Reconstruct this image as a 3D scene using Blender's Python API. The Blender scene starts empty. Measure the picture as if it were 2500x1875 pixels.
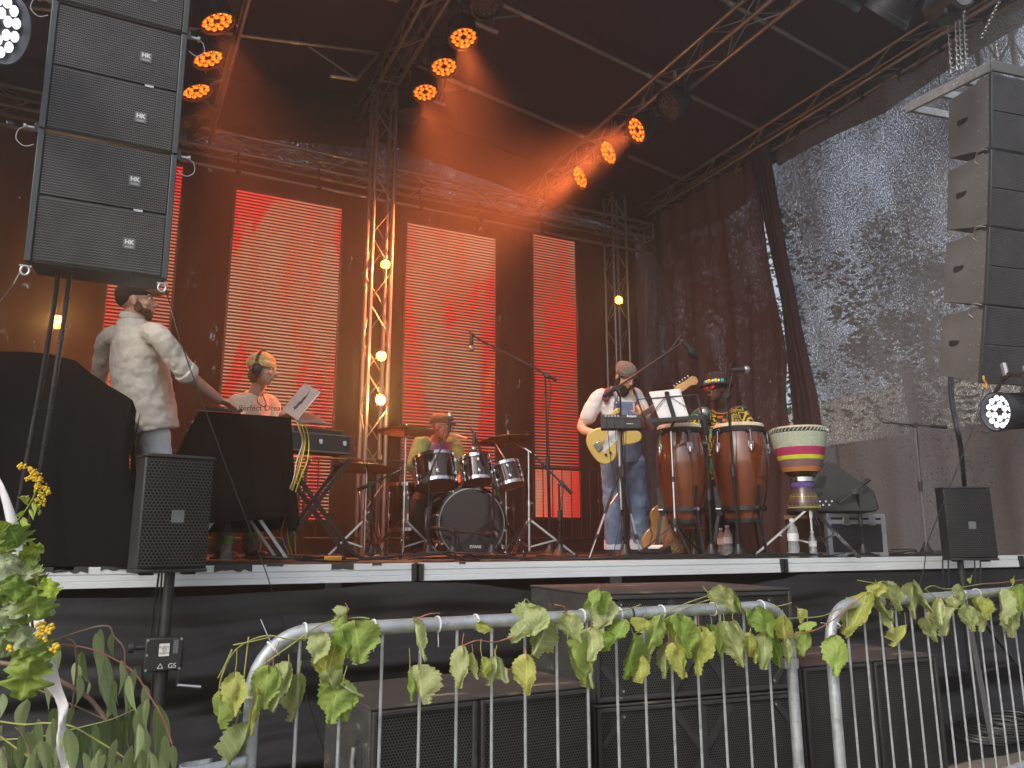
import bpy, bmesh, math, random
from mathutils import Vector, Matrix, noise
PI = math.pi
sc = bpy.context.scene
COL = sc.collection
R_ = math.radians
rnd = random.Random(7)

# ---------------------------------------------------------------- camera
PITCH, YAW, ROLL, FPX = R_(11.7), R_(26.2), R_(0.15), 1900.0
CAM = Vector((0, 0, 1.35))
_s, _c = math.sin(YAW), math.cos(YAW)
FW = Vector((_s * math.cos(PITCH), _c * math.cos(PITCH), math.sin(PITCH)))
RT = Vector((_c, -_s, 0))
UP = RT.cross(FW)
cam_data = bpy.data.cameras.new('camera')
cam_data.sensor_width = 36
cam_data.lens = FPX / 2500 * 36
cam_data.clip_start, cam_data.clip_end = 0.05, 500
cam = bpy.data.objects.new('camera', cam_data)
COL.objects.link(cam)
m3 = Matrix((RT, UP, -FW)).transposed() @ Matrix.Rotation(-ROLL, 3, 'Z')
cam.matrix_world = Matrix.Translation(CAM) @ m3.to_4x4()
sc.camera = cam

# ---------------------------------------------------------------- light
world = bpy.data.worlds.new('World')
sc.world = world
world.use_nodes = True
wn = world.node_tree.nodes
bg = wn['Background']
sky = wn.new('ShaderNodeTexSky')
sky.sky_type = 'NISHITA'
sky.sun_disc = False
SUN_EL, SUN_AZ = R_(38), R_(238)       # azimuth clockwise from +Y: behind the camera, to the left
sky.sun_elevation, sky.sun_rotation = SUN_EL, SUN_AZ
sky.air_density, sky.dust_density = 1.0, 3.0
hs = wn.new('ShaderNodeHueSaturation')          # thin bright cloud: paler than a clear sky
hs.inputs['Saturation'].default_value = .55
world.node_tree.links.new(sky.outputs[0], hs.inputs['Color'])
world.node_tree.links.new(hs.outputs[0], bg.inputs[0])
bg.inputs[1].default_value = 0.13
sun = bpy.data.lights.new('sun', 'SUN')
sun.energy, sun.angle, sun.color = 1.2, R_(12), (1, .95, .86)
sun_o = bpy.data.objects.new('sun', sun)
COL.objects.link(sun_o)
sd = Vector((math.sin(SUN_AZ) * math.cos(SUN_EL), math.cos(SUN_AZ) * math.cos(SUN_EL), math.sin(SUN_EL)))
sun_o.rotation_euler = sd.to_track_quat('Z', 'Y').to_euler()
sun_o.location = sd * 30
sc.view_settings.view_transform = 'Standard'
sc.view_settings.look = 'None'
sc.view_settings.exposure = 1.08
sc.view_settings.gamma = 1
sc.view_settings.use_curve_mapping = False
cy = sc.cycles
cy.use_denoising = True
cy.max_bounces = 6
cy.diffuse_bounces = 2
cy.glossy_bounces = 2
cy.transmission_bounces = 4
cy.transparent_max_bounces = 16
cy.volume_bounces = 0
cy.volume_step_rate = 4
cy.sample_clamp_indirect = 4
cy.sample_clamp_direct = 0
cy.caustics_reflective = cy.caustics_refractive = False

# ---------------------------------------------------------------- places
FZ = 1.25                              # stage floor
def ray(u, v): return FW + RT * ((u - 1250) / FPX) + UP * ((937.5 - v) / FPX)
def P(u, v, d): return CAM + ray(u, v) * d
def PX(u, v, X): r = ray(u, v); return CAM + r * ((X - CAM.x) / r.x)
def PY(u, v, Y): r = ray(u, v); return CAM + r * ((Y - CAM.y) / r.y)
def PZ(u, v, Z): r = ray(u, v); return CAM + r * ((Z - CAM.z) / r.z)
V = Vector

# ---------------------------------------------------------------- materials
def new_mat(name):
    m = bpy.data.materials.new(name); m.use_nodes = True
    nt = m.node_tree
    return m, nt, nt.nodes['Principled BSDF'], nt.nodes['Material Output']
def nd(nt, typ, **kw):
    n = nt.nodes.new(typ)
    for k, v in kw.items():
        if k.startswith('i_'):
            n.inputs[k[2:].replace('_', ' ')].default_value = v
        else:
            setattr(n, k, v)
    return n
def mth(nt, op, a, b=None, c=None):
    n = nt.nodes.new('ShaderNodeMath'); n.operation = op
    for i, x in enumerate((a, b, c)):
        if x is None: continue
        if isinstance(x, (int, float)): n.inputs[i].default_value = x
        else: nt.links.new(x, n.inputs[i])
    return n.outputs[0]
def mixc(nt, fac, a, b, mode='MIX'):
    n = nt.nodes.new('ShaderNodeMix'); n.data_type = 'RGBA'; n.blend_type = mode
    for key, x in ((0, fac), (6, a), (7, b)):
        if isinstance(x, (int, float)): n.inputs[key].default_value = x
        elif isinstance(x, tuple): n.inputs[key].default_value = (*x, 1) if len(x) == 3 else x
        else: nt.links.new(x, n.inputs[key])
    return n.outputs[2]
def coords(nt, scale=(1, 1, 1), which='Object', rot=(0, 0, 0)):
    t = nd(nt, 'ShaderNodeTexCoord'); mp = nd(nt, 'ShaderNodeMapping')
    mp.inputs['Scale'].default_value = scale
    mp.inputs['Rotation'].default_value = rot
    nt.links.new(t.outputs[which], mp.inputs[0])
    return mp.outputs[0]
def noise_n(nt, vec, scale, detail=3, rough=.6, dist=0):
    n = nd(nt, 'ShaderNodeTexNoise'); n.inputs['Scale'].default_value = scale
    n.inputs['Detail'].default_value = detail; n.inputs['Roughness'].default_value = rough
    n.inputs['Distortion'].default_value = dist
    if vec: nt.links.new(vec, n.inputs['Vector'])
    return n.outputs[0]
def ramp(nt, fac, stops):
    r = nd(nt, 'ShaderNodeValToRGB'); e = r.color_ramp.elements
    while len(e) < len(stops): e.new(.5)
    for i, (p, c) in enumerate(stops):
        e[i].position = p
        e[i].color = (c, c, c, 1) if isinstance(c, (int, float)) else (*c, 1)
    nt.links.new(fac, r.inputs[0]); return r.outputs[0]
def bump_n(nt, b, h, strength=.2, dist=.01):
    n = nd(nt, 'ShaderNodeBump'); n.inputs['Strength'].default_value = strength
    n.inputs['Distance'].default_value = dist
    nt.links.new(h, n.inputs['Height']); nt.links.new(n.outputs[0], b.inputs['Normal'])
def M(name, col, rough=.55, metal=0., var=.18, vs=6., bump=.15, bs=60., col2=None, wear=None, stretch=(1, 1, 1), coat=0., spec=None, sheen=0):
    """plain surface with blotchy tone, fine relief and optional second tone / wear"""
    m, nt, b, o = new_mat(name)
    vec = coords(nt, stretch)
    n1 = noise_n(nt, vec, vs, 5, .65)
    f = ramp(nt, n1, [(.3, 0.), (.72, 1.)])
    lo = tuple(x * (1 - var) for x in col); hi = col2 or tuple(min(1, x * (1 + var)) for x in col)
    c = mixc(nt, f, lo, hi)
    if wear:
        wcol, amt, wscale = wear
        n2 = noise_n(nt, vec, wscale, 8, .75)
        w = ramp(nt, n2, [(1 - amt - .04, 0.), (1 - amt + .06, 1.)])
        c = mixc(nt, w, c, wcol)
    nt.links.new(c, b.inputs['Base Color'])
    b.inputs['Metallic'].default_value = metal
    r = mth(nt, 'MULTIPLY_ADD', n1, .3, rough - .15)
    nt.links.new(r, b.inputs['Roughness'])
    b.inputs['Coat Weight'].default_value = coat
    b.inputs['Coat Roughness'].default_value = .06
    if spec is not None: b.inputs['Specular IOR Level'].default_value = spec
    if sheen:
        b.inputs['Sheen Weight'].default_value = sheen
    if bump: bump_n(nt, b, noise_n(nt, vec, bs, 4), bump, .006)
    return m
def perf(name, metal_col, hole_col, a, bb, r, kind='hex', plane='XZ', rough=.45, cloth=None):
    """perforated sheet: staggered holes a x bb apart in the face plane"""
    m, nt, b, o = new_mat(name)
    t = nd(nt, 'ShaderNodeTexCoord'); sx = nd(nt, 'ShaderNodeSeparateXYZ')
    nt.links.new(t.outputs['Object'], sx.inputs[0])
    x, y = sx.outputs[plane[0]], sx.outputs[plane[1]]
    x = mth(nt, 'DIVIDE', x, a); y = mth(nt, 'DIVIDE', y, bb)
    def cell(ox, oy, flip=1):
        fx = mth(nt, 'SUBTRACT', mth(nt, 'FRACT', mth(nt, 'ADD', x, ox + 100)), .5)
        fy = mth(nt, 'SUBTRACT', mth(nt, 'FRACT', mth(nt, 'ADD', y, oy + 100)), .5)
        fx = mth(nt, 'MULTIPLY', fx, a); fy = mth(nt, 'MULTIPLY', fy, bb * flip)
        if kind == 'tri':
            ax = mth(nt, 'MULTIPLY', mth(nt, 'ABSOLUTE', fx), .866)
            d = mth(nt, 'MAXIMUM', mth(nt, 'ADD', ax, mth(nt, 'MULTIPLY', fy, .5)), mth(nt, 'MULTIPLY', fy, -1.))
            return d
        ax = mth(nt, 'ABSOLUTE', fx); ay = mth(nt, 'ABSOLUTE', fy)
        return mth(nt, 'MAXIMUM', ax, mth(nt, 'ADD', mth(nt, 'MULTIPLY', ax, .5), mth(nt, 'MULTIPLY', ay, .866)))
    if kind == 'tri':
        d = mth(nt, 'MINIMUM', cell(0, 0, 1), cell(.5, -r / bb, -1))
    else:
        d = mth(nt, 'MINIMUM', cell(0, 0), cell(.5, .5))
    k = mth(nt, 'LESS_THAN', d, r)
    dirt = noise_n(nt, coords(nt), 5, 4, .7)
    mc = mixc(nt, ramp(nt, dirt, [(.35, 0.), (.75, 1.)]), tuple(c * .75 for c in metal_col), tuple(c * 1.3 for c in metal_col))
    c = mixc(nt, k, mc, hole_col)
    nt.links.new(c, b.inputs['Base Color'])
    b.inputs['Roughness'].default_value = rough
    sp = mth(nt, 'MULTIPLY', mth(nt, 'SUBTRACT', 1., k), .5)
    nt.links.new(sp, b.inputs['Specular IOR Level'])
    bump_n(nt, b, mth(nt, 'SUBTRACT', 1., k), .6, .004)
    return m
def mesh_cloth(name, col, open_lo, open_hi, weave=260., blot=1.6, flecks=0., streak=(1, 1, .25), rough=.9):
    """thin woven scrim: dark thread with openings that let what is behind show through"""
    m, nt, b, o = new_mat(name)
    vec = coords(nt)
    w = noise_n(nt, coords(nt, (1, 1, .42)), weave, 1, .5)
    big = noise_n(nt, coords(nt, streak), blot, 4, .6, .3)
    op = mth(nt, 'MULTIPLY_ADD', ramp(nt, big, [(.3, 0.), (.7, 1.)]), open_hi - open_lo, open_lo)
    thr = mth(nt, 'SUBTRACT', .5, mth(nt, 'MULTIPLY', mth(nt, 'SUBTRACT', op, .5), .5))
    k = mth(nt, 'MULTIPLY', mth(nt, 'SUBTRACT', w, thr), 3.2)
    kk = nd(nt, 'ShaderNodeClamp'); nt.links.new(k, kk.inputs[0]); k = kk.outputs[0]
    if flecks:
        fl = noise_n(nt, coords(nt, (1, 1, .35)), 9, 9, .8)
        gate = ramp(nt, noise_n(nt, vec, 1.1, 2), [(.44, 0.), (.60, 1.)])
        fk = mth(nt, 'MULTIPLY', ramp(nt, fl, [(.60, 0.), (.70, 1.)]), mth(nt, 'MULTIPLY', gate, flecks))
        k = mth(nt, 'MAXIMUM', k, fk)
    c = mixc(nt, ramp(nt, big, [(.25, 0.), (.8, 1.)]), tuple(x * .8 for x in col), tuple(x * 1.25 for x in col))
    nt.links.new(c, b.inputs['Base Color'])
    b.inputs['Roughness'].default_value = rough
    b.inputs['Specular IOR Level'].default_value = .15
    inv = mth(nt, 'SUBTRACT', 1., k)
    nt.links.new(inv, b.inputs['Alpha'])
    return m
def emis(name, col, strength, base=(.02, .02, .02)):
    m, nt, b, o = new_mat(name)
    b.inputs['Base Color'].default_value = (*base, 1)
    b.inputs['Emission Color'].default_value = (*col, 1)
    b.inputs['Emission Strength'].default_value = strength
    return m

MT = {}
MT['alu'] = M('stage_aluminium', (.66, .69, .71), .45, .12, .1, 3, .08, 90, stretch=(.3, 1, 1), wear=((.3, .3, .29), .28, 7))
MT['alu_groove'] = M('groove_shadow_metal', (.25, .26, .27), .5, .3)
MT['truss'] = M('truss_aluminium', (.34, .32, .31), .38, .8, .15, 6, .06, 120)
MT['galv'] = M('galvanised_steel', (.38, .41, .43), .46, .55, .14, 22, .15, 50, col2=(.52, .55, .57), wear=((.26, .28, .30), .40, 26))
MT['chrome'] = M('chrome', (.6, .61, .63), .18, 1., .06, 8, 0)
MT['steel'] = M('dull_steel', (.45, .45, .46), .38, .85, .12, 12, .05)
MT['blackmetal'] = M('black_metal', (.018, .018, .02), .42, 0, .3, 14, .1, 90)
MT['blackplastic'] = M('black_plastic', (.02, .02, .022), .5, 0, .25, 10, .12, 120)
MT['box_paint'] = M('textured_black_speaker_paint', (.022, .022, .023), .52, 0, .3, 4, .5, 220, wear=((.13, .12, .1), .22, 9))
MT['box_worn'] = M('worn_black_plywood', (.04, .038, .036), .7, 0, .4, 5, .5, 60, wear=((.20, .175, .14), .38, 6), stretch=(1, 1, 2.5))
MT['box_top'] = M('scuffed_plywood_lid', (.04, .037, .034), .75, 0, .4, 4, .5, 50, wear=((.24, .19, .13), .40, 4.5), stretch=(.5, 1.6, 1))
MT['side_dull'] = M('dull_edge_metal', (.16, .16, .16), .5, .5)
MT['rubber'] = M('rubber', (.012, .012, .012), .75, 0, .2, 10, .1)
MT['floor'] = M('black_stage_floor', (.03, .028, .028), .6, 0, .3, 2, .2, 40, wear=((.1, .09, .085), .25, 5))
MT['cloth'] = M('black_molton_cloth', (.0065, .006, .0065), .95, 0, .25, 2, .3, 300, spec=.06)
MT['tarp'] = M('black_tarpaulin', (.015, .014, .0145), .45, 0, .3, 3, .3, 160, spec=.34)
MT['canopy'] = M('black_canopy_red_bounce_tint', (.050, .022, .036), .75, 0, .3, 1.5, .4, 5, spec=.25)  # black fabric; the screens' red bounce is put into this maroon tint
MT['valance'] = M('opaque_black_flap', (.03, .026, .03), .85, 0, .25, 3, .2, 60, spec=.2)
MT['tape'] = M('black_gaffer_tape', (.02, .02, .02), .7, 0, .3, 20, .2)
MT['cable'] = M('black_cable', (.013, .013, .013), .45, 0, .2, 10, 0)
MT['white'] = M('white_plastic', (.75, .75, .75), .45, 0, .05, 10, .05)
MT['scrim_side'] = mesh_cloth('side_scrim', (.15, .145, .155), .42, .74, 135., 1.0, 0, (1, 1, .5))
MT['scrim_rear'] = mesh_cloth('rear_side_scrim', (.10, .05, .045), .10, .42, 130., 1.6, 0, (1, 1, .3))
MT['scrim_back'] = mesh_cloth('back_scrim_red_light_tint', (.07, .034, .028), -.9, -.7, 300., 1.6, .9, (1, 1, .3))  # black cloth; red-brown stage light is painted into its base colour
MT['scrim_gable'] = mesh_cloth('gable_scrim', (.08, .07, .07), .12, .5, 110., 1.4, 1.0)
MT['scrim_thin'] = mesh_cloth('thin_gable_scrim', (.1, .1, .1), .28, .48, 190., 1.4)
MT['scrim_edge'] = mesh_cloth('doubled_scrim_edge', (.08, .04, .038), -.35, .05, 120., 1.6, 0, (1, 1, .3))
MT['tri_grille'] = perf('triangle_perforated_grille', (.14, .137, .142), (.002, .002, .002), .0150, .0114, .0030, 'tri', 'XY')
MT['hex_grille'] = perf('hexagonal_grille', (.075, .075, .078), (.002, .002, .002), .0165, .0286, .0068, 'hex', 'XY')
MT['sub_grille'] = perf('subwoofer_grille', (.06, .06, .061), (.002, .002, .002), .0135, .0234, .0050, 'hex')

# ---------------------------------------------------------------- mesh builder
def frame(d, up=None):
    d = V(d).normalized(); up = V(up) if up is not None else V((0, 0, 1))
    if abs(d.dot(up)) > .97: up = V((1, 0, 0)) if abs(d.x) < .9 else V((0, 1, 0))
    x = up.cross(d).normalized(); return x, d.cross(x), d
class MB:
    def __init__(s): s.v, s.f, s.mi, s.cur = [], [], [], 0
    def add(s, vs, fs):
        n = len(s.v); s.v += [tuple(p) for p in vs]
        s.f += [tuple(i + n for i in q) for q in fs]; s.mi += [s.cur] * len(fs); return s
    def box(s, c, size, ax=None):
        x, y, z = ax or (V((1, 0, 0)), V((0, 1, 0)), V((0, 0, 1)))
        c = V(c); hx, hy, hz = (q / 2 for q in size)
        vs = [c + x * (i * hx) + y * (j * hy) + z * (k * hz) for k in (-1, 1) for j in (-1, 1) for i in (-1, 1)]
        return s.add(vs, [(0, 2, 3, 1), (4, 5, 7, 6), (0, 1, 5, 4), (2, 6, 7, 3), (0, 4, 6, 2), (1, 3, 7, 5)])
    def bb(s, x0, x1, y0, y1, z0, z1):
        return s.box(((x0 + x1) / 2, (y0 + y1) / 2, (z0 + z1) / 2), (abs(x1 - x0), abs(y1 - y0), abs(z1 - z0)))
    def bar(s, a, b, w, h, up=None):
        a, b = V(a), V(b); x, y, z = frame(b - a, up)
        return s.box((a + b) / 2, (w, h, (b - a).length), (x, y, z))
    def tube(s, pts, r, n=8, cap=True, sq=None, up=None):
        pts = [V(p) for p in pts]; m = len(pts); rs = r if isinstance(r, (list, tuple)) else [r] * m
        vs, fs = [], []; X = None
        for i, p in enumerate(pts):
            d = (pts[min(i + 1, m - 1)] - pts[max(i - 1, 0)])
            if d.length < 1e-9: d = V((0, 0, 1))
            d.normalize()
            if X is None: X = frame(d, up)[0]
            else:
                X = X - d * X.dot(d)
                X = X.normalized() if X.length > 1e-6 else frame(d, up)[0]
            Y = d.cross(X)
            q = sq[i] if isinstance(sq, list) else (sq or 1)
            vs += [p + X * (math.cos(2 * PI * k / n) * rs[i]) + Y * (math.sin(2 * PI * k / n) * rs[i] * q) for k in range(n)]
        for i in range(m - 1):
            for k in range(n):
                a, b = i * n + k, i * n + (k + 1) % n
                fs.append((a, b, b + n, a + n))
        if cap:
            fs.append(tuple(range(n - 1, -1, -1))); fs.append(tuple((m - 1) * n + k for k in range(n)))
        return s.add(vs, fs)
    def lathe(s, prof, n=24, c=(0, 0, 0), ax=None, close=False):
        x, y, z = ax or (V((1, 0, 0)), V((0, 1, 0)), V((0, 0, 1)))
        c = V(c); vs, fs = [], []
        for r, h in prof:
            vs += [c + x * (math.cos(2 * PI * k / n) * r) + y * (math.sin(2 * PI * k / n) * r) + z * h for k in range(n)]
        for i in range(len(prof) - 1):
            for k in range(n):
                a, b = i * n + k, i * n + (k + 1) % n
                fs.append((a, b, b + n, a + n))
        if not close:
            fs.append(tuple(range(n - 1, -1, -1))); fs.append(tuple((len(prof) - 1) * n + k for k in range(n)))
        else:
            L = len(prof) - 1
            for k in range(n):
                a, b = L * n + k, L * n + (k + 1) % n
                fs.append((a, b, (k + 1) % n, k))
        return s.add(vs, fs)
    def ball(s, c, r, n=12, m=8, ax=None):
        r = (r, r, r) if isinstance(r, (int, float)) else r
        x, y, z = ax or (V((1, 0, 0)), V((0, 1, 0)), V((0, 0, 1)))
        c = V(c); vs = [c - z * r[2]]; fs = []
        for i in range(1, m):
            t = PI * i / m
            for k in range(n):
                p = 2 * PI * k / n
                vs.append(c + x * (r[0] * math.sin(t) * math.cos(p)) + y * (r[1] * math.sin(t) * math.sin(p)) - z * (r[2] * math.cos(t)))
        vs.append(c + z * r[2]); L = len(vs) - 1
        for k in range(n):
            fs.append((0, 1 + (k + 1) % n, 1 + k)); fs.append((L, 1 + (m - 2) * n + k, 1 + (m - 2) * n + (k + 1) % n))
            for i in range(m - 2):
                a, b = 1 + i * n + k, 1 + i * n + (k + 1) % n
                fs.append((a, b, b + n, a + n))
        return s.add(vs, fs)
    def sheet(s, fn, nu, nv):
        vs = [fn(i / nu, j / nv) for j in range(nv + 1) for i in range(nu + 1)]
        fs = [(j * (nu + 1) + i, j * (nu + 1) + i + 1, (j + 1) * (nu + 1) + i + 1, (j + 1) * (nu + 1) + i) for j in range(nv) for i in range(nu)]
        return s.add(vs, fs)
    def prism(s, poly, a, x, y, z, depth):
        """flat outline (list of 2D) in plane x,y at origin a, extruded along z"""
        a, x, y, z = V(a), V(x), V(y), V(z); n = len(poly)
        vs = [a + x * p[0] + y * p[1] for p in poly] + [a + x * p[0] + y * p[1] + z * depth for p in poly]
        fs = [tuple(range(n - 1, -1, -1)), tuple(range(n, 2 * n))] + [(i, (i + 1) % n, n + (i + 1) % n, n + i) for i in range(n)]
        return s.add(vs, fs)
    def build(s, name, mat, parent=None, smooth=40, bevel=0, thick=0, kind=None, label=None):
        me = bpy.data.meshes.new(name); me.from_pydata(s.v, [], s.f)
        mats = mat if isinstance(mat, (list, tuple)) else [mat]
        for m in mats: me.materials.append(MT[m] if isinstance(m, str) else m)
        if len(mats) > 1: me.polygons.foreach_set('material_index', s.mi)
        if smooth:
            me.polygons.foreach_set('use_smooth', [True] * len(me.polygons))
            me.set_sharp_from_angle(angle=R_(smooth))
        me.update()
        o = bpy.data.objects.new(name, me); COL.objects.link(o)
        if parent is not None: o.parent = parent
        if thick:
            md = o.modifiers.new('thickness', 'SOLIDIFY'); md.thickness = thick
        if bevel:
            md = o.modifiers.new('bevel', 'BEVEL'); md.width = bevel; md.segments = 2; md.limit_method = 'ANGLE'
        if kind: o['kind'] = kind
        if label: o['label'] = label
        return o
def tag(o, label, cat, group=None):
    o['label'] = label; o['category'] = cat
    if group: o['group'] = group
    return o
def thing(name, label, cat, loc=(0, 0, 0), ax=None, group=None):
    o = bpy.data.objects.new(name, None); COL.objects.link(o)
    o.empty_display_size = .1
    mw = Matrix.Translation(V(loc))
    if ax: mw = mw @ Matrix((ax[0], ax[1], ax[2])).transposed().to_4x4()
    o.matrix_world = mw
    return tag(o, label, cat, group)
def rotz(a): return (V((math.cos(a), math.sin(a), 0)), V((-math.sin(a), math.cos(a), 0)), V((0, 0, 1)))
def copy_tree(o, parent=None):
    c = o.copy(); COL.objects.link(c)
    if parent: c.parent = parent
    for ch in list(o.children): copy_tree(ch, c)
    return c
def catmull(pts, k=6):
    pts = [V(p) for p in pts]; out = []
    for i in range(len(pts) - 1):
        p0, p1, p2, p3 = pts[max(i - 1, 0)], pts[i], pts[i + 1], pts[min(i + 2, len(pts) - 1)]
        for j in range(k):
            t = j / k
            out.append(.5 * ((2 * p1) + (p2 - p0) * t + (2 * p0 - 5 * p1 + 4 * p2 - p3) * t * t + (3 * p1 - p0 - 3 * p2 + p3) * t ** 3))
    return out + [pts[-1]]
def nz(x, y=0, z=0, s=1): return noise.noise(V((x * s, y * s, z * s)))
def text_mesh(name, body, size, loc, ax, mat, parent=None, depth=.001, align='CENTER', bold=0):
    cu = bpy.data.curves.new(name, 'FONT'); cu.body = body; cu.size = size; cu.extrude = depth
    cu.align_x = align; cu.align_y = 'CENTER'; cu.offset = bold
    tmp = bpy.data.objects.new('lettering_source', cu)
    me = bpy.data.meshes.new_from_object(tmp); bpy.data.objects.remove(tmp)
    o = bpy.data.objects.new(name, me); COL.objects.link(o)
    me.materials.clear(); me.materials.append(MT[mat] if isinstance(mat, str) else mat)
    mw = Matrix.Translation(V(loc)) @ Matrix((ax[0], ax[1], ax[2])).transposed().to_4x4()
    if parent is not None:
        o.parent = parent
    o.matrix_local = mw
    return o
# ================================================================ SETTING
def ground_h(x, y): return 0
g = MB(); g.sheet(lambda a, b: V((-30 + 75 * a, -25 + 75 * b, 0)), 24, 24)
MT['ground'] = M('trodden_gravel_ground', (.2, .17, .13), .9, 0, .3, 2, .4, 40, wear=((.3, .27, .2), .4, 12))
g.build('ground', 'ground', kind='structure')

stage = thing('stage', 'black stage floor with white aluminium edge', 'stage'); stage['kind'] = 'structure'
del stage['category']
SX0, SX1, SY0, SY1 = -3.2, 9.6, 4.4, 10.7
MB().bb(SX0, SX1, SY0 + .03, SY1, FZ - .1, FZ - .004).build('stage_floor', 'floor', stage)
joints = [-4.15, -1.3, 1.55, 4.39, 7.23, 10.1]
for i in range(len(joints) - 1):
    a, b = max(joints[i], SX0) + .022, min(joints[i + 1], SX1) - .022
    prof = [(0, FZ), (0, FZ - .034), (.007, FZ - .036), (.007, FZ - .040), (-.004, FZ - .042), (-.004, FZ - .066), (-.001, FZ - .069), (-.006, FZ - .072), (-.006, FZ - .1), (.045, FZ - .1), (.045, FZ)]
    MB().prism([(q[0], q[1]) for q in prof], (a, SY0, 0), (0, 1, 0), (0, 0, 1), (1, 0, 0), b - a).build('deck_edge', 'alu', stage)
    for x in (a, b):
        MB().bb(x - .014, x + .014, SY0 - .012, SY0 + .03, FZ - .098, FZ - .004).build('edge_bracket', 'blackmetal', stage)
MT['peeled'] = M('peeling_dark_tape', (.045, .043, .04), .8, 0, .5, 18, .3, 60)
def patch(u0, u1, v0, v1, seed):
    r = random.Random(seed); n = max(6, int((u1 - u0) / 9)); top, bot = [], []
    for i in range(n + 1):
        x = PY(u0 + (u1 - u0) * i / n, 1380, 4.4).x
        e = 0 if i in (0, n) else r.uniform(0, .6)
        zt = FZ + .003; zb = FZ - .034 * min(1, (v1 - v0) / 14) * (1 - e * .8)
        top.append((x, zt)); bot.append((x, zb))
    MB().prism(bot + top[::-1], (0, SY0 - .003, 0), (1, 0, 0), (0, 0, 1), (0, 1, 0), .006).build('tape_patch', 'peeled', stage)
for q in ((95, 215, 0, 12, 1), (245, 320, 0, 8, 2), (522, 615, 0, 14, 3), (808, 862, 0, 13, 4), (908, 930, 0, 6, 5), (130, 180, 0, 6, 6), (1120, 1135, 0, 4, 8), (650, 690, 0, 4, 9)):
    patch(*q)
# understructure and skirt
MT['wood_dark'] = M('dark_stained_timber', (.05, .03, .02), .8, 0, .4, 6, .3, 40)
for i in range(7):
    x = -2.9 + i * 2.0
    MB().bb(x, x + .1, SY0 + .35, SY0 + .45, 0, FZ - .1).build('stage_leg', 'steel', stage)
MB().bb(SX0, SX1, SY0 + .5, SY0 + .55, FZ - .3, FZ - .1).build('cross_beam', 'wood_dark', stage)
MB().bb(SX0, SX1, SY0 + .75, SY0 + .78, 0, FZ - .12).build('inner_board', 'wood_dark', stage)

tops = [(-3.2, 1.13), (-.6, 1.115), (.3, 1.10), (.9, 1.115), (1.48, 1.145), (1.75, 1.135), (2.4, 1.07), (3.1, 1.03), (3.9, 1.06), (4.3, 1.10), (4.55, 1.135), (6, 1.13), (9.6, 1.13)]
def skirt_top(x):
    for (a, za), (b, zb) in zip(tops, tops[1:]):
        if a <= x <= b:
            t = (x - a) / (b - a); t = t * t * (3 - 2 * t); return za + (zb - za) * t
    return 1.1
def skirt(a, b):
    x = SX0 + (SX1 - SX0) * a; zt = skirt_top(x)
    if b > .82:                                   # the cloth spills forward over the ground
        k = (b - .82) / .18
        return V((x, SY0 - .16 - .75 * k + .05 * nz(x * 2, k * 4), .012 + .03 * abs(nz(x * 3, k * 5, 6)) * (1 - .5 * k)))
    b = b / .82; z = zt * (1 - b) + .012 * b
    amp = min(1, b * 5)
    w = z + .10 * nz(x * .55, 2) + .05 * nz(x * 1.6, 5)
    y = SY0 - .03 - .13 * b + .085 * math.sin(w * 13 + 1.1 * math.sin(x * .8)) * amp * b + .045 * nz(x * .5, w * 5, 3) * amp + .026 * nz(x * 1.5, w * 16, 8) * amp
    for cx in (1.5, 4.5):
        dx = x - cx
        y -= .035 * math.sin(abs(dx) * 7 + b * 16) * math.exp(-abs(dx) * 1.1) * math.exp(-b * 2.2) * amp
    return V((x, y, max(z, .012)))
tag(MB().sheet(skirt, 300, 110).build('stage_skirt', 'tarp'), 'wrinkled black tarpaulin skirt hanging below the white stage edge', 'skirt')

# ---------------------------------------------------------------- trusses
def truss(label, A, B, w=.24, r=.025, rb=.008, pitch=.25, up=(0, 0, 1), group=None, name='truss', mat='truss', cat='truss', h=None):
    A, B = V(A), V(B); h = h or w; L = (B - A).length
    x, y, z = frame(B - A, up)
    t = thing(name, label, cat, A, (x, y, z), group)
    cs = [(-w / 2, -h / 2), (w / 2, -h / 2), (w / 2, h / 2), (-w / 2, h / 2)]
    for cx, cy_ in cs:
        MB().tube([(cx, cy_, 0), (cx, cy_, L)], r, 10).build('chord', mat, t)
    n = max(2, round(L / pitch)); k = 0; cnt = 0
    rest = MB()
    for f in range(4):
        a, b = cs[f], cs[(f + 1) % 4]
        for i in range(n):
            p, q = (a, b) if (i + f) % 2 else (b, a)
            m = MB().tube([(p[0], p[1], L * i / n + .03), (q[0], q[1], L * (i + 1) / n - .03)], rb, 6)
            cnt += 1
            if cnt <= 296: m.build('brace', mat, t)
    for zz in (0, L):
        m = MB()
        for f in range(4):
            a, b = cs[f], cs[(f + 1) % 4]; m.tube([(a[0], a[1], zz), (b[0], b[1], zz)], rb * 1.6, 6)
        m.build('end_frame', mat, t)
    return t
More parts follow.
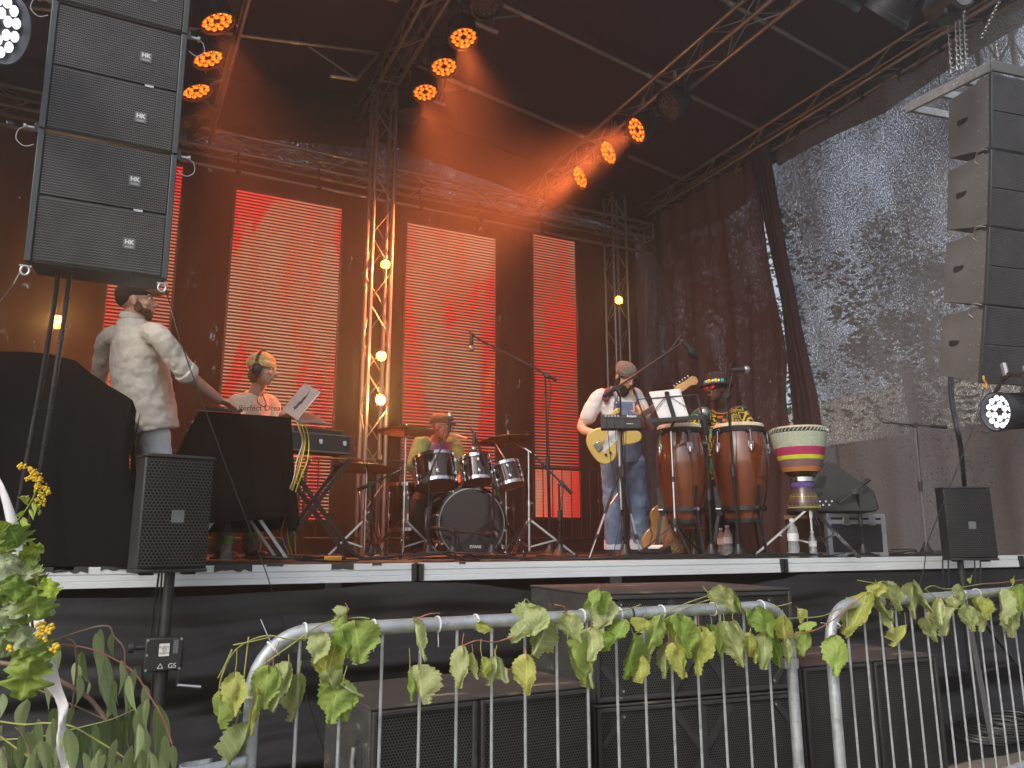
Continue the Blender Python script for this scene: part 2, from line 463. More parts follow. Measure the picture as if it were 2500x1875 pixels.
# roof girders that run from the audience side to the back of the stage
truss('box truss along the right eave above the side curtain, red light on its chords', (7.4, 3.6, 6.72), (7.4, 10.45, 6.78), group='roof trusses', pitch=.5)
truss('box truss of the right roof half that carries three lit amber lamps', (5.12, 3.4, 6.44), (5.12, 9.9, 6.46), group='roof trusses', pitch=.42)
truss('ridge truss in the middle of the roof ending on the lattice mast', (2.62, 4.2, 7.42), (2.62, 10.3, 7.42), group='roof trusses', pitch=.42)
truss('steeply receding roof truss next to the three amber lamps above the line array', (.56, 4.4, 6.5), (.44, 9.95, 6.5), group='roof trusses', pitch=.42)
truss('horizontal truss across the back above the red screens', (-2.6, 9.75, 6.33), (7.3, 9.75, 6.33), group='roof trusses', pitch=.42)
MB_p = MB().tube([(-2.2, 9.55, 5.93), (7.2, 9.55, 5.90)], .022, 10)
pipe = tag(MB_p.build('hanging_pipe', 'truss'), 'thin steel pipe under the back truss from which the screens hang', 'pipe')
for x in (-.1, .9, 1.9, 3.3, 4.2, 5.2, 6.3):
    MB().tube([(x, 9.55, 5.92), (x, 9.6, 6.2)], .012, 6).build('hanger', 'blackmetal', pipe)
    MB().lathe([(.03, -.03), (.03, .03)], 10, (x, 9.55, 5.915), (V((0, 1, 0)), V((0, 0, 1)), V((1, 0, 0)))).build('clamp', 'blackmetal', pipe)
truss('tall square lattice mast standing in the middle of the stage with three glowing lamps', (2.60, 9.08, FZ), (2.60, 9.08, 7.3), w=.25, pitch=.42, up=(0, -1, 0), name='truss_tower', cat='truss tower')
truss('lattice mast at the rear right corner of the stage behind the guitarist', (6.70, 9.85, FZ), (6.70, 9.85, 6.9), w=.25, pitch=.42, up=(0, -1, 0), name='truss_tower', cat='truss tower')
truss('bright lattice tower behind the top of the right speaker column', (8.05, 4.35, .05), (8.05, 4.35, 7.4), w=.36, r=.032, rb=.014, pitch=.42, up=(0, -1, 0), name='truss_tower', cat='truss tower')
b = MB(); b.bb(-.22, .22, -.22, .22, 0, .06)
t = thing('tower_crossbeam', 'square aluminium head frame on the bright tower at the upper right corner', 'crossbeam', (8.05, 4.35, 7.4))
b.build('plate', 'truss', t); MB().bb(-.9, -.24, -.05, .05, -.1, .0).build('arm', 'truss', t)
# V-shaped ridge knee pieces and roof purlins
def roof_z(x): return 7.72 - .16 * abs(x - 2.65)
def purlin(label, x0, x1, y, label_knee=None):
    p0, p1 = V((x0, y, roof_z(x0) - .08)), V((x1, y, roof_z(x1) - .08))
    t = thing('roof_pipe', label, 'pipe', p0, group='roof cross pipes')
    MB().tube([V((0, 0, 0)), p1 - p0], .028, 10).build('tube', 'truss', t)
    for f in (.22, .6):
        q = (p1 - p0) * f
        d = (p1 - p0).normalized()
        MB().tube([q - d * .05, q + d * .05], .034, 10).build('coupler', 'steel', t)
    near = p0 if abs(x0 - 2.65) < abs(x1 - 2.65) else p1
    s = 1 if near.x > 2.65 or near is p0 and x1 > x0 else -1
    a = near - p0
    MB().tube([a + V((s * .02, 0, -.02)), a + V((s * .3, 0, -.48))], .026, 8).build('knee_strut', 'truss', t)
    MB().tube([a + V((s * .28, 0, -.46)), a + V((s * .62, 0, -.50))], .028, 8).build('knee_foot', 'truss', t)
    MB().tube([a + V((s * .32, 0, -.44)), a + V((s * .9, 0, -.18))], .012, 6).build('brace', 'truss', t)
    MB().tube([a + V((s * .55, 0, -.47)), a + V((s * .62, 0, -.12))], .012, 6).build('brace', 'truss', t)
ords = ['rearmost', 'second from the back', 'third from the back', 'fourth from the back', 'foremost']
for i, y in enumerate((10.4, 8.85, 7.2, 5.7, 4.2)):
    purlin(f'{ords[i]} cross pipe under the right slope of the canopy', 2.75, 7.35, y)
    purlin(f'{ords[i]} cross pipe under the left slope of the canopy', 2.45, -2.4, y)
# canopy
def canopy(side):
    def fn(a, b):
        x = 2.65 + side * a * 5.1; y = 3.2 + 7.15 * b
        sag = .03 * math.sin(b * PI * 4.4) ** 2 + .03 * nz(x * 1.3, y * 1.1, 2) + .02 * nz(x * 3 + y, y * 3, 9)
        return V((x, y, roof_z(x) + .03 + sag))
    return fn
roof = thing('canopy_roof', 'black pitched fabric canopy covering the whole stage', 'canopy')
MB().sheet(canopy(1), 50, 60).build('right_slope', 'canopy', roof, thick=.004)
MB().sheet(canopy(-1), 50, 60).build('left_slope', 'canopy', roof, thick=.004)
def gable_flap(side):
    def fn(a, b):
        x = 2.65 + side * a * 4.95; dr = (.62 if side > 0 else .80) * (1 - .1 * a)
        return V((x, 10.08 + .01 * math.sin(x * 5), roof_z(x) + .10 - b * (dr + .1)))
    return fn
MB().sheet(gable_flap(1), 40, 4).build('gable_flap', 'valance', roof, thick=.003)
MB().sheet(gable_flap(-1), 40, 4).build('gable_flap', 'valance', roof, thick=.003)
MB().sheet(lambda a, b: V((7.76 + .02 * math.sin(a * 40), 3.3 + 7 * a, roof_z(7.76) + .02 - b * .35)), 60, 3).build('side_flap', 'valance', roof, thick=.003)

# ---------------------------------------------------------------- curtains
def back_fn(a, b):
    x = -4.5 + 11.7 * a; z = FZ + 5.1 * b
    return V((x, 10.0 + .05 * nz(x * 2.2, z * .3, 4) + .03 * nz(x * 6, z * .4), z))
tag(MB().sheet(back_fn, 260, 24).build('back_curtain', 'scrim_back'), 'black curtain hanging across the back between the red screens, red stage light tinted into its colour', 'curtain')
def strip(x0, x1, z0f, z1f, yy, seed):
    def fn(a, b):
        x = x0 + (x1 - x0) * a; z0, z1 = z0f(x), z1f(x)
        z = z0 + (z1 - z0) * b
        return V((x, yy + .03 * nz(x * 3, z * 1.5, seed), z))
    return fn
zt = lambda x: roof_z(x) + .0
tag(MB().sheet(strip(-4.4, 4.15, lambda x: 6.28, zt, 10.15, 1), 60, 12).build('gable_mesh', 'scrim_gable'), 'dark worn mesh filling the gable above the back truss, daylight flecks in it', 'mesh screen')
tag(MB().sheet(strip(4.16, 7.3, lambda x: 6.2, zt, 10.17, 2), 60, 12).build('gable_mesh', 'scrim_thin'), 'thin bright grey mesh triangle above the back truss right of the mast', 'mesh screen')
# side curtains at the right
def folds(y, z, amp, k, seed): return amp * (nz(y * k, z * .35, seed) + .5 * nz(y * k * 2.3, z * .6, seed + 3))
def side_front(a, b):
    z = FZ + .0 + (6.6 - FZ) * b
    y0 = 7.30 - .35 * (1 - b); y = y0 + (2.2 - y0) * a
    k = .10 if a < .12 else .05
    return V((7.47 + folds(y, z, .09, 1.6, 5) + k * math.sin(a * 90) * (a < .1) * .3, y, z))
def side_rear(a, b):
    z = FZ + (6.6 - FZ) * b
    y1 = 7.14 + .36 * max(0, (z - 3.7) / 2.9) - .26 * max(0, min(1, (2.8 - z) / 1.0)) + .04 * math.exp(-((z - 3.2) / .45) ** 2)
    y = 10.35 + (y1 - 10.35) * a
    return V((7.40 + folds(y, z, .14, 2.4, 11) + .03 * math.sin(y * 16 + z * .5), y, z))
tag(MB().sheet(side_front, 160, 50).build('side_curtain', 'scrim_side'), 'sheer grey scrim on the right side behind the djembe, bright sky behind it', 'curtain')
tag(MB().sheet(side_rear, 160, 50).build('side_curtain', 'scrim_rear'), 'gathered reddish side curtain in the rear right corner behind the conga player', 'curtain')
def gather(a, b):
    z = FZ + (6.75 - FZ) * b
    yh = 7.06 + .42 * max(0, (z - 4.3) / 2.4) ** 1.1 + .06 * max(0, min(1, (2.7 - z) / 1.0))
    w = .20 + .14 * max(0, (z - 5) / 1.7) + .20 * max(0, min(1, (4.2 - z) / 1.2))
    y = yh - w * a
    return V((7.36 + .05 * math.sin(a * 26 + b * 2), y, z))
tag(MB().sheet(gather, 40, 30).build('curtain_edge', 'scrim_edge'), 'dark doubled curtain edge hanging between the two right side curtains', 'curtain')
def val(a, b):
    y = 3.0 + 7.3 * a
    low = 6.28 + .10 * abs(math.sin(y * 1.15)) + (.12 if y > 7.2 else 0) - (.35 * min(1, max(0, (y - 7.3) / .5)) * (1 if y > 7.3 else 0))
    return V((7.56 + .03 * nz(y * 2, b), y, low + (6.92 - low) * b))
tag(MB().sheet(val, 90, 5).build('valance', 'valance', thick=.003), 'opaque black flap with scalloped lower edge under the right eave truss', 'valance')
# left side curtain, close behind the line array
def left_fn(a, b):
    y = 4.0 + 6.2 * a; z = FZ + 5.6 * b
    return V((-1.75 + folds(y, z, .12, 1.7, 21), y, z))
MT['curtain_red'] = M('brown_red_stage_curtain', (.045, .02, .017), .85, 0, .3, 2, .25, 200, stretch=(1, 1, .3), spec=.15)
tag(MB().sheet(left_fn, 120, 20).build('side_curtain', 'curtain_red'), 'brown-red side curtain behind the left speaker column', 'curtain')
# fastening cords of the right curtain
t = thing('lashing_pipe', 'pipe with short black straps that holds the top of the right side curtain', 'pipe', (7.43, 3.4, 6.56))
MB().tube([(0, 0, 0), (0, 3.4, .0), (0, 6.8, .05)], .02, 8).build('tube', 'truss', t)
for i in range(14):
    y = .25 + i * .5
    MB().lathe([(.036, -.02), (.036, .02)], 10, (0, y, .004 * i * .5), (V((0, 0, 1)), V((1, 0, 0)), V((0, 1, 0)))).build('strap', 'blackmetal', t)
    MB().ball((-.01, y + .02, -.07), .012, 8, 6).build('bungee_ball', 'rubber', t)
# outside world behind the right curtain
MT['facade'] = M('pale_render_wall', (.85, .83, .74), .8, 0, .08, 3)
MT['brickred'] = M('orange_brick', (.16, .085, .055), .8, 0, .2, 20)
MT['roofgrey'] = M('grey_roof', (.12, .12, .13), .7)
bld = thing('low_building', 'pale building with orange brick wall seen through the slit in the side curtain', 'building', (14.6, 4, 0))
MB().bb(0, 4, 0, 13, 0, 3.6).build('wall', 'brickred', bld)
MB().bb(-.06, 4.0, -.05, 13.05, 3.60, 4.65).build('fascia', 'facade', bld)
for r in range(10):
    for c_ in range(16):
        yy = 8.0 + c_ * .27 + (r % 2) * .13
        o = MB().bb(-.02, 0.0, yy, yy + .25, 3.46 - r * .085 - .07, 3.46 - r * .085)
        o.build('brick', 'brickred', bld)
MT['leafdark'] = M('dark_tree_foliage', (.05, .06, .04), .8, 0, .5, 3, 0)
MT['bark'] = M('bark', (.09, .07, .055), .9, 0, .3, 8, .5, 30)
def bg_tree(label, x, y, h, cr, seed):
    r = random.Random(seed); t = thing('broadleaf_tree', label, 'tree', (x, y, 0), group='trees beyond the side curtain')
    MB().tube([(0, 0, 0), (.1, .1, h * .3), (-.1, .2, h * .7)], [.28, .2, .08], 8).build('trunk', 'bark', t)
    m = MB()
    for i in range(46):
        a, b2 = r.uniform(0, 2 * PI), r.uniform(0, 1) ** .5
        c = V((math.cos(a) * cr * b2 * .8, math.sin(a) * cr * b2 * .8, h * r.uniform(.32, 1)))
        s_ = cr * r.uniform(.16, .34)
        for k in range(70):
            d = V((r.gauss(0, 1), r.gauss(0, 1), r.gauss(0, .8))).normalized() * s_ * r.uniform(.5, 1.1)
            n_ = V((r.gauss(0, 1), r.gauss(0, 1), r.gauss(0, 1))).normalized(); x_, y_, _z = frame(n_)
            q = .075; p = c + d
            m.add([p - x_ * q, p + y_ * q * .6, p + x_ * q, p - y_ * q * .6], [(0, 1, 2, 3)])
    m.build('crown', 'leafdark', t, smooth=0)
for i, (x, y, h, cr) in enumerate(((12.5, 13.5, 8.8, 2.0), (14.2, 10.2, 7.2, 1.9), (17.5, 8.4, 8.6, 1.9), (10.5, 17, 8.2, 2.4), (22.5, 15.5, 12.6, 3.0), (22, 3.2, 8, 2.4))):
    bg_tree(['tall dark tree seen dimly behind the rear side curtain', 'lower dark tree behind the middle of the side curtain', 'dark tree behind the right curtain near the speaker column', 'tree hidden behind the back corner of the stage', 'tallest tree far behind the building', 'tree beyond the far right speaker'][i], x, y, h, cr, 50 + i)

# ---------------------------------------------------------------- LED screens
def led_mat(name, seed, ox, warm):
    m, nt, b_, o = new_mat(name)
    t = nd(nt, 'ShaderNodeTexCoord'); mp = nd(nt, 'ShaderNodeMapping')
    mp.inputs['Location'].default_value = (ox, 0, 0); mp.inputs['Rotation'].default_value = (0, R_(28), 0)
    mp.inputs['Scale'].default_value = (1, 1, .28)
    nt.links.new(t.outputs['Object'], mp.inputs[0])
    n1 = noise_n(nt, mp.outputs[0], 1.9, 3, .55, .5)
    n2 = noise_n(nt, mp.outputs[0], .8, 2, .5, .8)
    c = ramp(nt, n1, [(.30, (1., .50, .30)), (.45, (1., .42, .24)), (.54, (1., .2, .11)), (.59, (1., .03, .035)), (.66, (1., .05, .03)), (.76, (1., .26, .06))])
    c = mixc(nt, ramp(nt, n2, [(.48, 0.), (.70, warm)]), c, (1., .035, .02))
    lv = ramp(nt, n1, [(.34, .75), (.50, .85), (.60, 1.3)])
    # single diodes along the strip
    sx = nd(nt, 'ShaderNodeSeparateXYZ'); nt.links.new(t.outputs['Object'], sx.inputs[0])
    fr = mth(nt, 'FRACT', mth(nt, 'DIVIDE', mth(nt, 'ADD', sx.outputs['X'], 50), .0125))
    di = mth(nt, 'MULTIPLY_ADD', mth(nt, 'LESS_THAN', fr, .62), .55, .6)
    nt.links.new(c, b_.inputs['Emission Color'])
    st = mth(nt, 'MULTIPLY', mth(nt, 'MULTIPLY', lv, di), .38)
    nt.links.new(st, b_.inputs['Emission Strength'])
    b_.inputs['Base Color'].default_value = (.03, .02, .02, 1)
    return m
MT['ledback'] = M('led_carrier_plate', (.05, .035, .032), .7, 0, .1, 4)
LEDY, LP_ = 9.38, .041
def led(label, x0, x1, z0, z1, seed, warm=.5, solid=None):
    t = thing('led_screen', label, 'led screen', ((x0 + x1) / 2, LEDY, z0), group='hanging red led screens')
    w, h = (x1 - x0) / 2, z1 - z0
    MB().bb(-w - .01, w + .01, .028, .05, -.02, h + .02).build('carrier_plate', 'ledback', t)
    fr = MB()
    for s_ in (-1, 1): fr.bb(s_ * w - .012, s_ * w + .012, -.006, .028, -.02, h + .02)
    fr.build('side_rail', 'blackmetal', t)
    m = MB(); n = int(h / LP_)
    for i in range(n):
        z = (i + .5) * LP_; th = .0063
        if solid and z < solid: th = .0182
        m.bb(-w + .014, w - .014, .004, .027, z - th, z + th)
    m.build('led_strips', led_mat('led_' + str(seed), seed, seed * 3.7, warm), t, smooth=0, kind='stuff')
led('narrow red screen behind the man in the linen shirt', -.40, .28, 2.0, 5.78, 1)
led('wide red screen behind the man in the yellow beanie', .87, 2.19, 1.64, 5.64, 2)
led('wide red screen behind the drummer', 3.05, 4.38, 1.66, 5.62, 3)
led('narrow bright red screen left of the guitarist', 4.95, 5.68, 1.72, 5.78, 4, 1., .64)
# ---------------------------------------------------------------- stage lamps
MT['lens_amber'] = emis('amber_lens', (1., .105, .004), 1.7)
MT['lens_core'] = emis('amber_led_core', (1., .42, .06), 2.6)
MT['lens_white'] = emis('white_lens', (.85, .88, 1.), 1.5)
MT['lens_off'] = M('unlit_glass_lens', (.06, .03, .03), .15, 0, .3, 30, 0, spec=.9)
def par(label, loc, dirv, lit, col=None, power=60, R=.152, group='round led stage lamps', hang=(0, 0, 1), spot=52):
    x, y, z = frame(dirv, hang)          # z points where the lamp shines
    t = thing('stage_lamp', label, 'stage lamp', loc, (x, y, z), group)
    MB().lathe([(R * .55, -.26), (R * .8, -.24), (R * .97, -.12), (R * 1.02, -.02), (R * 1.12, -.01), (R * 1.14, .03), (R * 1.04, .035), (R * 1.02, .0), (R * .98, -.005)], 28).build('housing', 'blackmetal', t)
    f = MB()
    for k in range(28):
        a = 2 * PI * k / 28; d = V((math.cos(a), math.sin(a), 0)); q = V((-d.y, d.x, 0))
        f.box(d * (R * .95) + V((0, 0, -.13)), (.022, .003, .17), (d, q, V((0, 0, 1))))
    f.build('cooling_fins', 'blackmetal', t)
    MB().lathe([(R * 1.0, -.012), (R * 1.0, -.004)], 24).build('face_plate', 'blackplastic', t)
    cells = [(R * .40, 6, .0), (R * .78, 12, .26)]
    for rr, n, off in cells:
        for k in range(n):
            a = 2 * PI * k / n + off; c = V((math.cos(a) * rr, math.sin(a) * rr, -.002))
            m = MB(); m.ball(c, (R * .175, R * .175, .012), 10, 6)
            ln = m.build('lens', {'amber': 'lens_amber', 'white': 'lens_white'}.get(lit, 'lens_off'), t)
            if lit == 'amber' and R > .1:
                MB().ball(c + V((.006, .006, .01)), (.006, .006, .004), 6, 4).build('led_core', 'lens_core', ln)
    # yoke up to the pipe
    up = V(hang).normalized()
    lx, ly, lz = up.dot(x), up.dot(y), up.dot(z); ul = V((lx, ly, lz))
    side = ul.cross(V((0, 0, 1)));
    side = side.normalized() if side.length > 1e-4 else V((1, 0, 0))
    base = V((0, 0, -.12)); top = base + ul * .27
    yk = MB()
    for s_ in (-1, 1):
        yk.bar(base + side * (s_ * R * 1.2), base + side * (s_ * R * 1.2) + ul * .2, .03, .006, side)
        yk.bar(base + side * (s_ * R * 1.2) + ul * .2, top + side * (s_ * .03), .03, .006)
    yk.bar(top - side * .05, top + side * .05, .03, .02)
    yk.build('yoke', 'blackmetal', t)
    MB().tube([top, top + ul * .1], .022, 8).build('clamp', 'steel', t)
    if lit in ('amber', 'white'):
        L = bpy.data.lights.new('lamp_beam', 'SPOT'); L.energy = power; L.spot_size = R_(spot); L.spot_blend = 1.0
        L.color = (1, .18, .045) if lit == 'amber' else (.85, .9, 1); L.shadow_soft_size = .1
        lo = bpy.data.objects.new('lamp_beam', L); COL.objects.link(lo); lo.parent = t
        lo.matrix_local = Matrix.Translation((0, 0, .06)) @ Matrix.Rotation(PI, 4, 'X')
    return t
PW = 80
for i, (u, v, lit) in enumerate(((532, 50, 'amber'), (510, 140, 'amber'), (481, 219, 'amber'), (467, 293, 'off'))):
    par(['uppermost of the amber lamps next to the left line array', 'middle amber lamp of the three next to the left line array', 'lowest lit amber lamp next to the left line array', 'unlit lamp under the three amber lamps by the left line array'][i],
        PZ(u, v, 6.16), (.38, -.06, -.9), lit, power=PW * 5)
for i, (u, v, lit) in enumerate(((1191, 12, 'off'), (1134, 91, 'amber'), (1086, 162, 'amber'), (1040, 224, 'amber'), (997, 282, 'off'))):
    par(['unlit red-tinted lamp at the top centre edge on the ridge truss', 'highest lit amber lamp on the ridge truss', 'middle lit amber lamp on the ridge truss', 'lowest lit amber lamp on the ridge truss', 'unlit lamp at the rear end of the ridge truss near the mast'][i],
        PX(u, v, 2.93), (.05, -.22, -.95), lit, power=PW * 8)
for i, (u, v, lit) in enumerate(((1634, 258, 'off'), (1557, 318, 'amber'), (1488, 373, 'amber'), (1419, 433, 'amber'), (1350, 486, 'off'))):
    par(['unlit lamp with visible round lenses on the right roof truss', 'upper lit amber lamp on the right roof truss', 'middle lit amber lamp on the right roof truss, beam below it', 'lower lit amber lamp on the right roof truss', 'unlit lamp lowest on the right roof truss in the orange haze'][i],
        PX(u, v, 5.02), (-.85, .12, -.55), lit, power=PW * 22)
par('black finned lamp seen from the side at the top right, nearest the speaker column', P(2168, 34, 5.6), -RT * .5 - UP * .8 + FW * .66, 'white', power=12, R=.16, group='front wash lamps')
par('black finned lamp cut by the top edge of the picture', P(2052, -8, 5.7), -RT * .5 - UP * .8 + FW * .62, 'white', power=12, R=.16, group='front wash lamps')
par('white lit led lamp hanging below the right speaker column', P(2440, 1008, 5.2), -RT * .98 - FW * .2 - UP * .03, 'white', power=12, R=.118, group='front wash lamps', hang=(.25, .25, 1))
par('large white lit lamp cut by the upper left picture edge', P(2, 62, 3.0), (.72, -.25, -.25), 'white', power=10, R=.125, group='front wash lamps', hang=(0, 0, 1))
# small bulbs on the masts
MT['bulb'] = emis('tungsten_bulb', (1., .52, .14), 60)
MT['amber_glass'] = M('amber_reflector', (.8, .35, .06), .25, .7, .1, 20, 0)
def bulb(label, loc, power, parent_dir=(-.3, -1, .0), R=.055):
    x, y, z = frame(parent_dir)
    t = thing('blinder_lamp', label, 'lamp', loc, (x, y, z), 'small tungsten lamps')
    MB().lathe([(.015, -.07), (.035, -.06), (R, .0), (R * 1.02, .006), (R * .95, .004), (.03, -.045), (.012, -.05)], 20, close=False).build('reflector', 'amber_glass', t)
    MB().ball((0, 0, -.005), .017, 10, 8).build('bulb', 'bulb', t)
    MB().tube([(0, 0, -.07), (0, 0, -.13), (.05, 0, -.13)], .012, 8).build('bracket', 'blackmetal', t)
    L = bpy.data.lights.new('bulb_glow', 'POINT'); L.energy = power; L.color = (1, .5, .14); L.shadow_soft_size = .03
    lo = bpy.data.objects.new('bulb_glow', L); COL.objects.link(lo); lo.parent = t; lo.location = (0, 0, .045)
for i, (u, v, p) in enumerate(((942, 645, 6), (931, 869, 11), (929, 976, 28), (141, 784, 16), (1511, 734, 5))):
    loc = PY(u, v, 8.88) if i != 3 else PY(u, v, 7.4)
    bulb(['uppermost small glowing lamp on the centre mast', 'middle small glowing lamp on the centre mast', 'brightest lowest glowing lamp on the centre mast', 'small glowing lamp left, behind the hanging cables', 'small amber lamp on the rear right mast'][i], loc, p)
# ---------------------------------------------------------------- haze
hz = MB().bb(-31, 46, -26, 51, -1, 15.5)
m_, nt_, b_, o_ = new_mat('stage_haze')
nt_.nodes.remove(b_)
pv = nd(nt_, 'ShaderNodeVolumePrincipled'); pv.inputs['Density'].default_value = .019
pv.inputs['Color'].default_value = (.86, .84, .84, 1); pv.inputs['Anisotropy'].default_value = .68
nt_.links.new(pv.outputs[0], o_.inputs['Volume'])
HAZE = True
if HAZE:
    hz.build('haze', m_, smooth=0, kind='stuff')
# ================================================================ helpers for figures
MWS = {}
def wthing(name, label, cat, loc, group=None):
    t = thing(name, label, cat, loc, None, group); MWS[t] = V(loc); return t
def wb(m, name, mat, t, off=None, **kw):
    """build from world coordinates under a thing placed at its base"""
    L = off if off is not None else MWS[t]
    m.v = [(p[0] - L.x, p[1] - L.y, p[2] - L.z) for p in m.v]
    return m.build(name, mat, t, **kw)
tex = bpy.data.textures.new('cloth_creases', 'CLOUDS'); tex.noise_scale = .06; tex.noise_depth = 3
tex2 = bpy.data.textures.new('skin_soft', 'CLOUDS'); tex2.noise_scale = .05
def fuse(o, vox, it=3, crease=0.):
    r = o.modifiers.new('fuse', 'REMESH'); r.mode = 'VOXEL'; r.voxel_size = vox; r.use_smooth_shade = True
    s_ = o.modifiers.new('soften', 'SMOOTH'); s_.factor = .5; s_.iterations = it
    if crease:
        d = o.modifiers.new('creases', 'DISPLACE'); d.texture = tex; d.strength = crease; d.mid_level = .5; d.texture_coords = 'LOCAL'
    return o
def limb(m, pts, rs, n=12, sub=4):
    c = catmull(pts, sub); k = len(c) - 1; R = []
    for i in range(k + 1):
        t = i / k * (len(rs) - 1); a = min(int(t), len(rs) - 2); R.append(rs[a] + (rs[a + 1] - rs[a]) * (t - a))
    m.tube(c, R, n); m.ball(c[0], R[0] * .98, n, 8); m.ball(c[-1], R[-1] * .98, n, 8)
def torso(m, rings, facing, n=18):
    pts = [r[0] for r in rings]
    m.tube(pts, [r[1] for r in rings], n, sq=[r[2] / r[1] for r in rings], up=facing)
def mid(a, b, t=.5): return V(a).lerp(V(b), t)
def head(m, c, look, up=(0, 0, 1), s=1., nose=1.):
    look = V(look).normalized(); up = V(up); side = look.cross(up).normalized(); up = side.cross(look)
    ax = (side, look, up); f = lambda a, b, h: V(c) + side * (a * s) + look * (b * s) + up * (h * s)
    m.ball(f(0, -.012, .035), (.076 * s, .095 * s, .085 * s), 18, 12, ax)
    m.ball(f(0, .022, -.03), (.062 * s, .07 * s, .085 * s), 16, 10, ax)
    m.ball(f(0, .052, -.088), (.032 * s, .028 * s, .026 * s), 10, 8, ax)
    m.ball(f(0, .035, -.072), (.05 * s, .045 * s, .03 * s), 12, 8, ax)
    m.tube([f(0, .082, .02), f(0, .102, -.01), f(0, .112 * nose, -.03)], [.009 * s, .011 * s, .016 * s], 8)
    m.ball(f(0, .100, -.033), (.018 * s, .012 * s, .010 * s), 8, 6, ax)
    m.ball(f(0, .078, .028), (.052 * s, .014 * s, .010 * s), 10, 6, ax)
    m.ball(f(0, .088, -.058), (.024 * s, .010 * s, .006 * s), 8, 6, ax)
    m.ball(f(0, .086, -.069), (.020 * s, .010 * s, .007 * s), 8, 6, ax)
    for q in (-1, 1):
        m.ball(f(q * .04, .06, -.025), (.022 * s, .022 * s, .02 * s), 8, 6, ax)
        m.ball(f(q * .077, -.005, -.012), (.010 * s, .020 * s, .032 * s), 8, 6, ax)
    return f, ax
def eyes(t, f, ax, s=1., mat='eye'):
    m = MB()
    for q in (-1, 1): m.ball(f(q * .03, .077, .008), (.013 * s, .010 * s, .009 * s), 10, 6, ax)
    wb(m, 'eyes', 'eye_white', t)
    m = MB()
    for q in (-1, 1): m.ball(f(q * .03, .085, .008), (.006 * s, .004 * s, .006 * s), 8, 6, ax)
    wb(m, 'pupils', 'blackplastic', t)
def hand(m, w, d, nrm, curl=.5, s=1., thumb=1):
    """palm, four unequal bent fingers and a thumb; w wrist, d along the hand, nrm out of the palm"""
    d = V(d).normalized(); nrm = V(nrm); nrm = (nrm - d * nrm.dot(d)).normalized(); sd = d.cross(nrm)
    w = V(w); m.ball(w + d * .045 * s, (.04 * s, .05 * s, .016 * s), 12, 8, (sd, d, nrm))
    for i, (o, L) in enumerate(((-.03, .068), (-.01, .078), (.01, .074), (.029, .058))):
        p = w + d * (.078 * s) + sd * (o * s); pts = [w + d * (.04 * s) + sd * (o * .7 * s), p]; a = 0; q = p
        for k in range(3):
            a += curl * (.55 + .25 * k); q = q + (d * math.cos(a) + nrm * math.sin(a)) * (L * s * (.42, .32, .26)[k]); pts.append(q)
        m.tube(pts, [.0095 * s, .0092 * s, .0085 * s, .008 * s, .0065 * s], 8); m.ball(q, .0068 * s, 8, 6)
    b = w + d * (.022 * s) - sd * (.026 * s * thumb)
    pts = [w + d * .01 * s, b, b + (d * .6 - sd * .75 * thumb + nrm * .25) * (.036 * s), b + (d * .95 - sd * .75 * thumb + nrm * .5) * (.064 * s)]
    m.tube(pts, [.014 * s, .0125 * s, .0105 * s, .0085 * s], 8); m.ball(pts[-1], .0085 * s, 8, 6)
def skin_mat(name, col, rough=.5):
    m, nt, b, o = new_mat(name)
    n = noise_n(nt, coords(nt), 14, 4)
    c = mixc(nt, ramp(nt, n, [(.3, 0.), (.7, 1.)]), tuple(x * .88 for x in col), tuple(min(1, x * f) for x, f in zip(col, (1.12, 1.02, .98))))
    nt.links.new(c, b.inputs['Base Color']); b.inputs['Roughness'].default_value = rough
    b.inputs['Subsurface Weight'].default_value = .0
    bump_n(nt, b, noise_n(nt, coords(nt), 160, 3), .12, .003)
    return m
MT['eye_white'] = M('eye_white', (.7, .68, .64), .3, 0, .03, 10, 0)
MT['skin_a'] = skin_mat('fair_skin', (.52, .30, .22))
MT['skin_b'] = skin_mat('pale_skin', (.56, .34, .25))
MT['skin_dark'] = skin_mat('dark_brown_skin', (.085, .04, .025), .42)
MT['skin_tan'] = skin_mat('tanned_skin', (.26, .13, .08))
MT['linen'] = M('beige_linen', (.58, .53, .46), .9, 0, .08, 3, .5, 30, col2=(.66, .61, .54), sheen=.2, stretch=(1, 1, .6))
MT['linen'].node_tree.nodes['Bump'].inputs['Distance'].default_value = .007
MT['jean_white'] = M('bleached_denim', (.76, .79, .80), .85, 0, .1, 5, .4, 220)
MT['denim'] = M('blue_denim', (.10, .155, .29), .85, 0, .35, 7, .4, 240, col2=(.22, .30, .44))
MT['denim_in'] = M('denim_turn_up', (.42, .48, .55), .9, 0, .15, 9, .4, 200)
MT['tee'] = M('white_cotton', (.66, .65, .63), .9, 0, .08, 4, .3, 200)
MT['tee_cream'] = M('cream_cotton', (.62, .56, .44), .9, 0, .08, 4, .3, 200)
MT['brown_cloth'] = M('brown_trousers', (.19, .13, .085), .9, 0, .2, 5, .3, 160)
MT['black_cloth'] = M('black_trousers', (.02, .018, .02), .9, 0, .3, 5, .3, 160)
MT['shoe'] = M('dark_shoes', (.03, .02, .018), .5, 0, .3, 12, .1)
MT['cap_brown'] = M('dark_brown_cap_cloth', (.035, .018, .016), .9, 0, .3, 12, .4, 200)
MT['cap_tan'] = M('tan_cap_peak', (.45, .32, .17), .8, 0, .15, 20, .3, 200)
MT['beard'] = M('brown_beard', (.12, .055, .03), .9, 0, .4, 60, .6, 200)
MT['beard_dark'] = M('black_beard', (.018, .012, .010), .9, 0, .4, 60, .6, 200)
MT['knit'] = M('mustard_knit', (.62, .46, .2), .95, 0, .25, 30, .7, 120, stretch=(1, 1, .4))
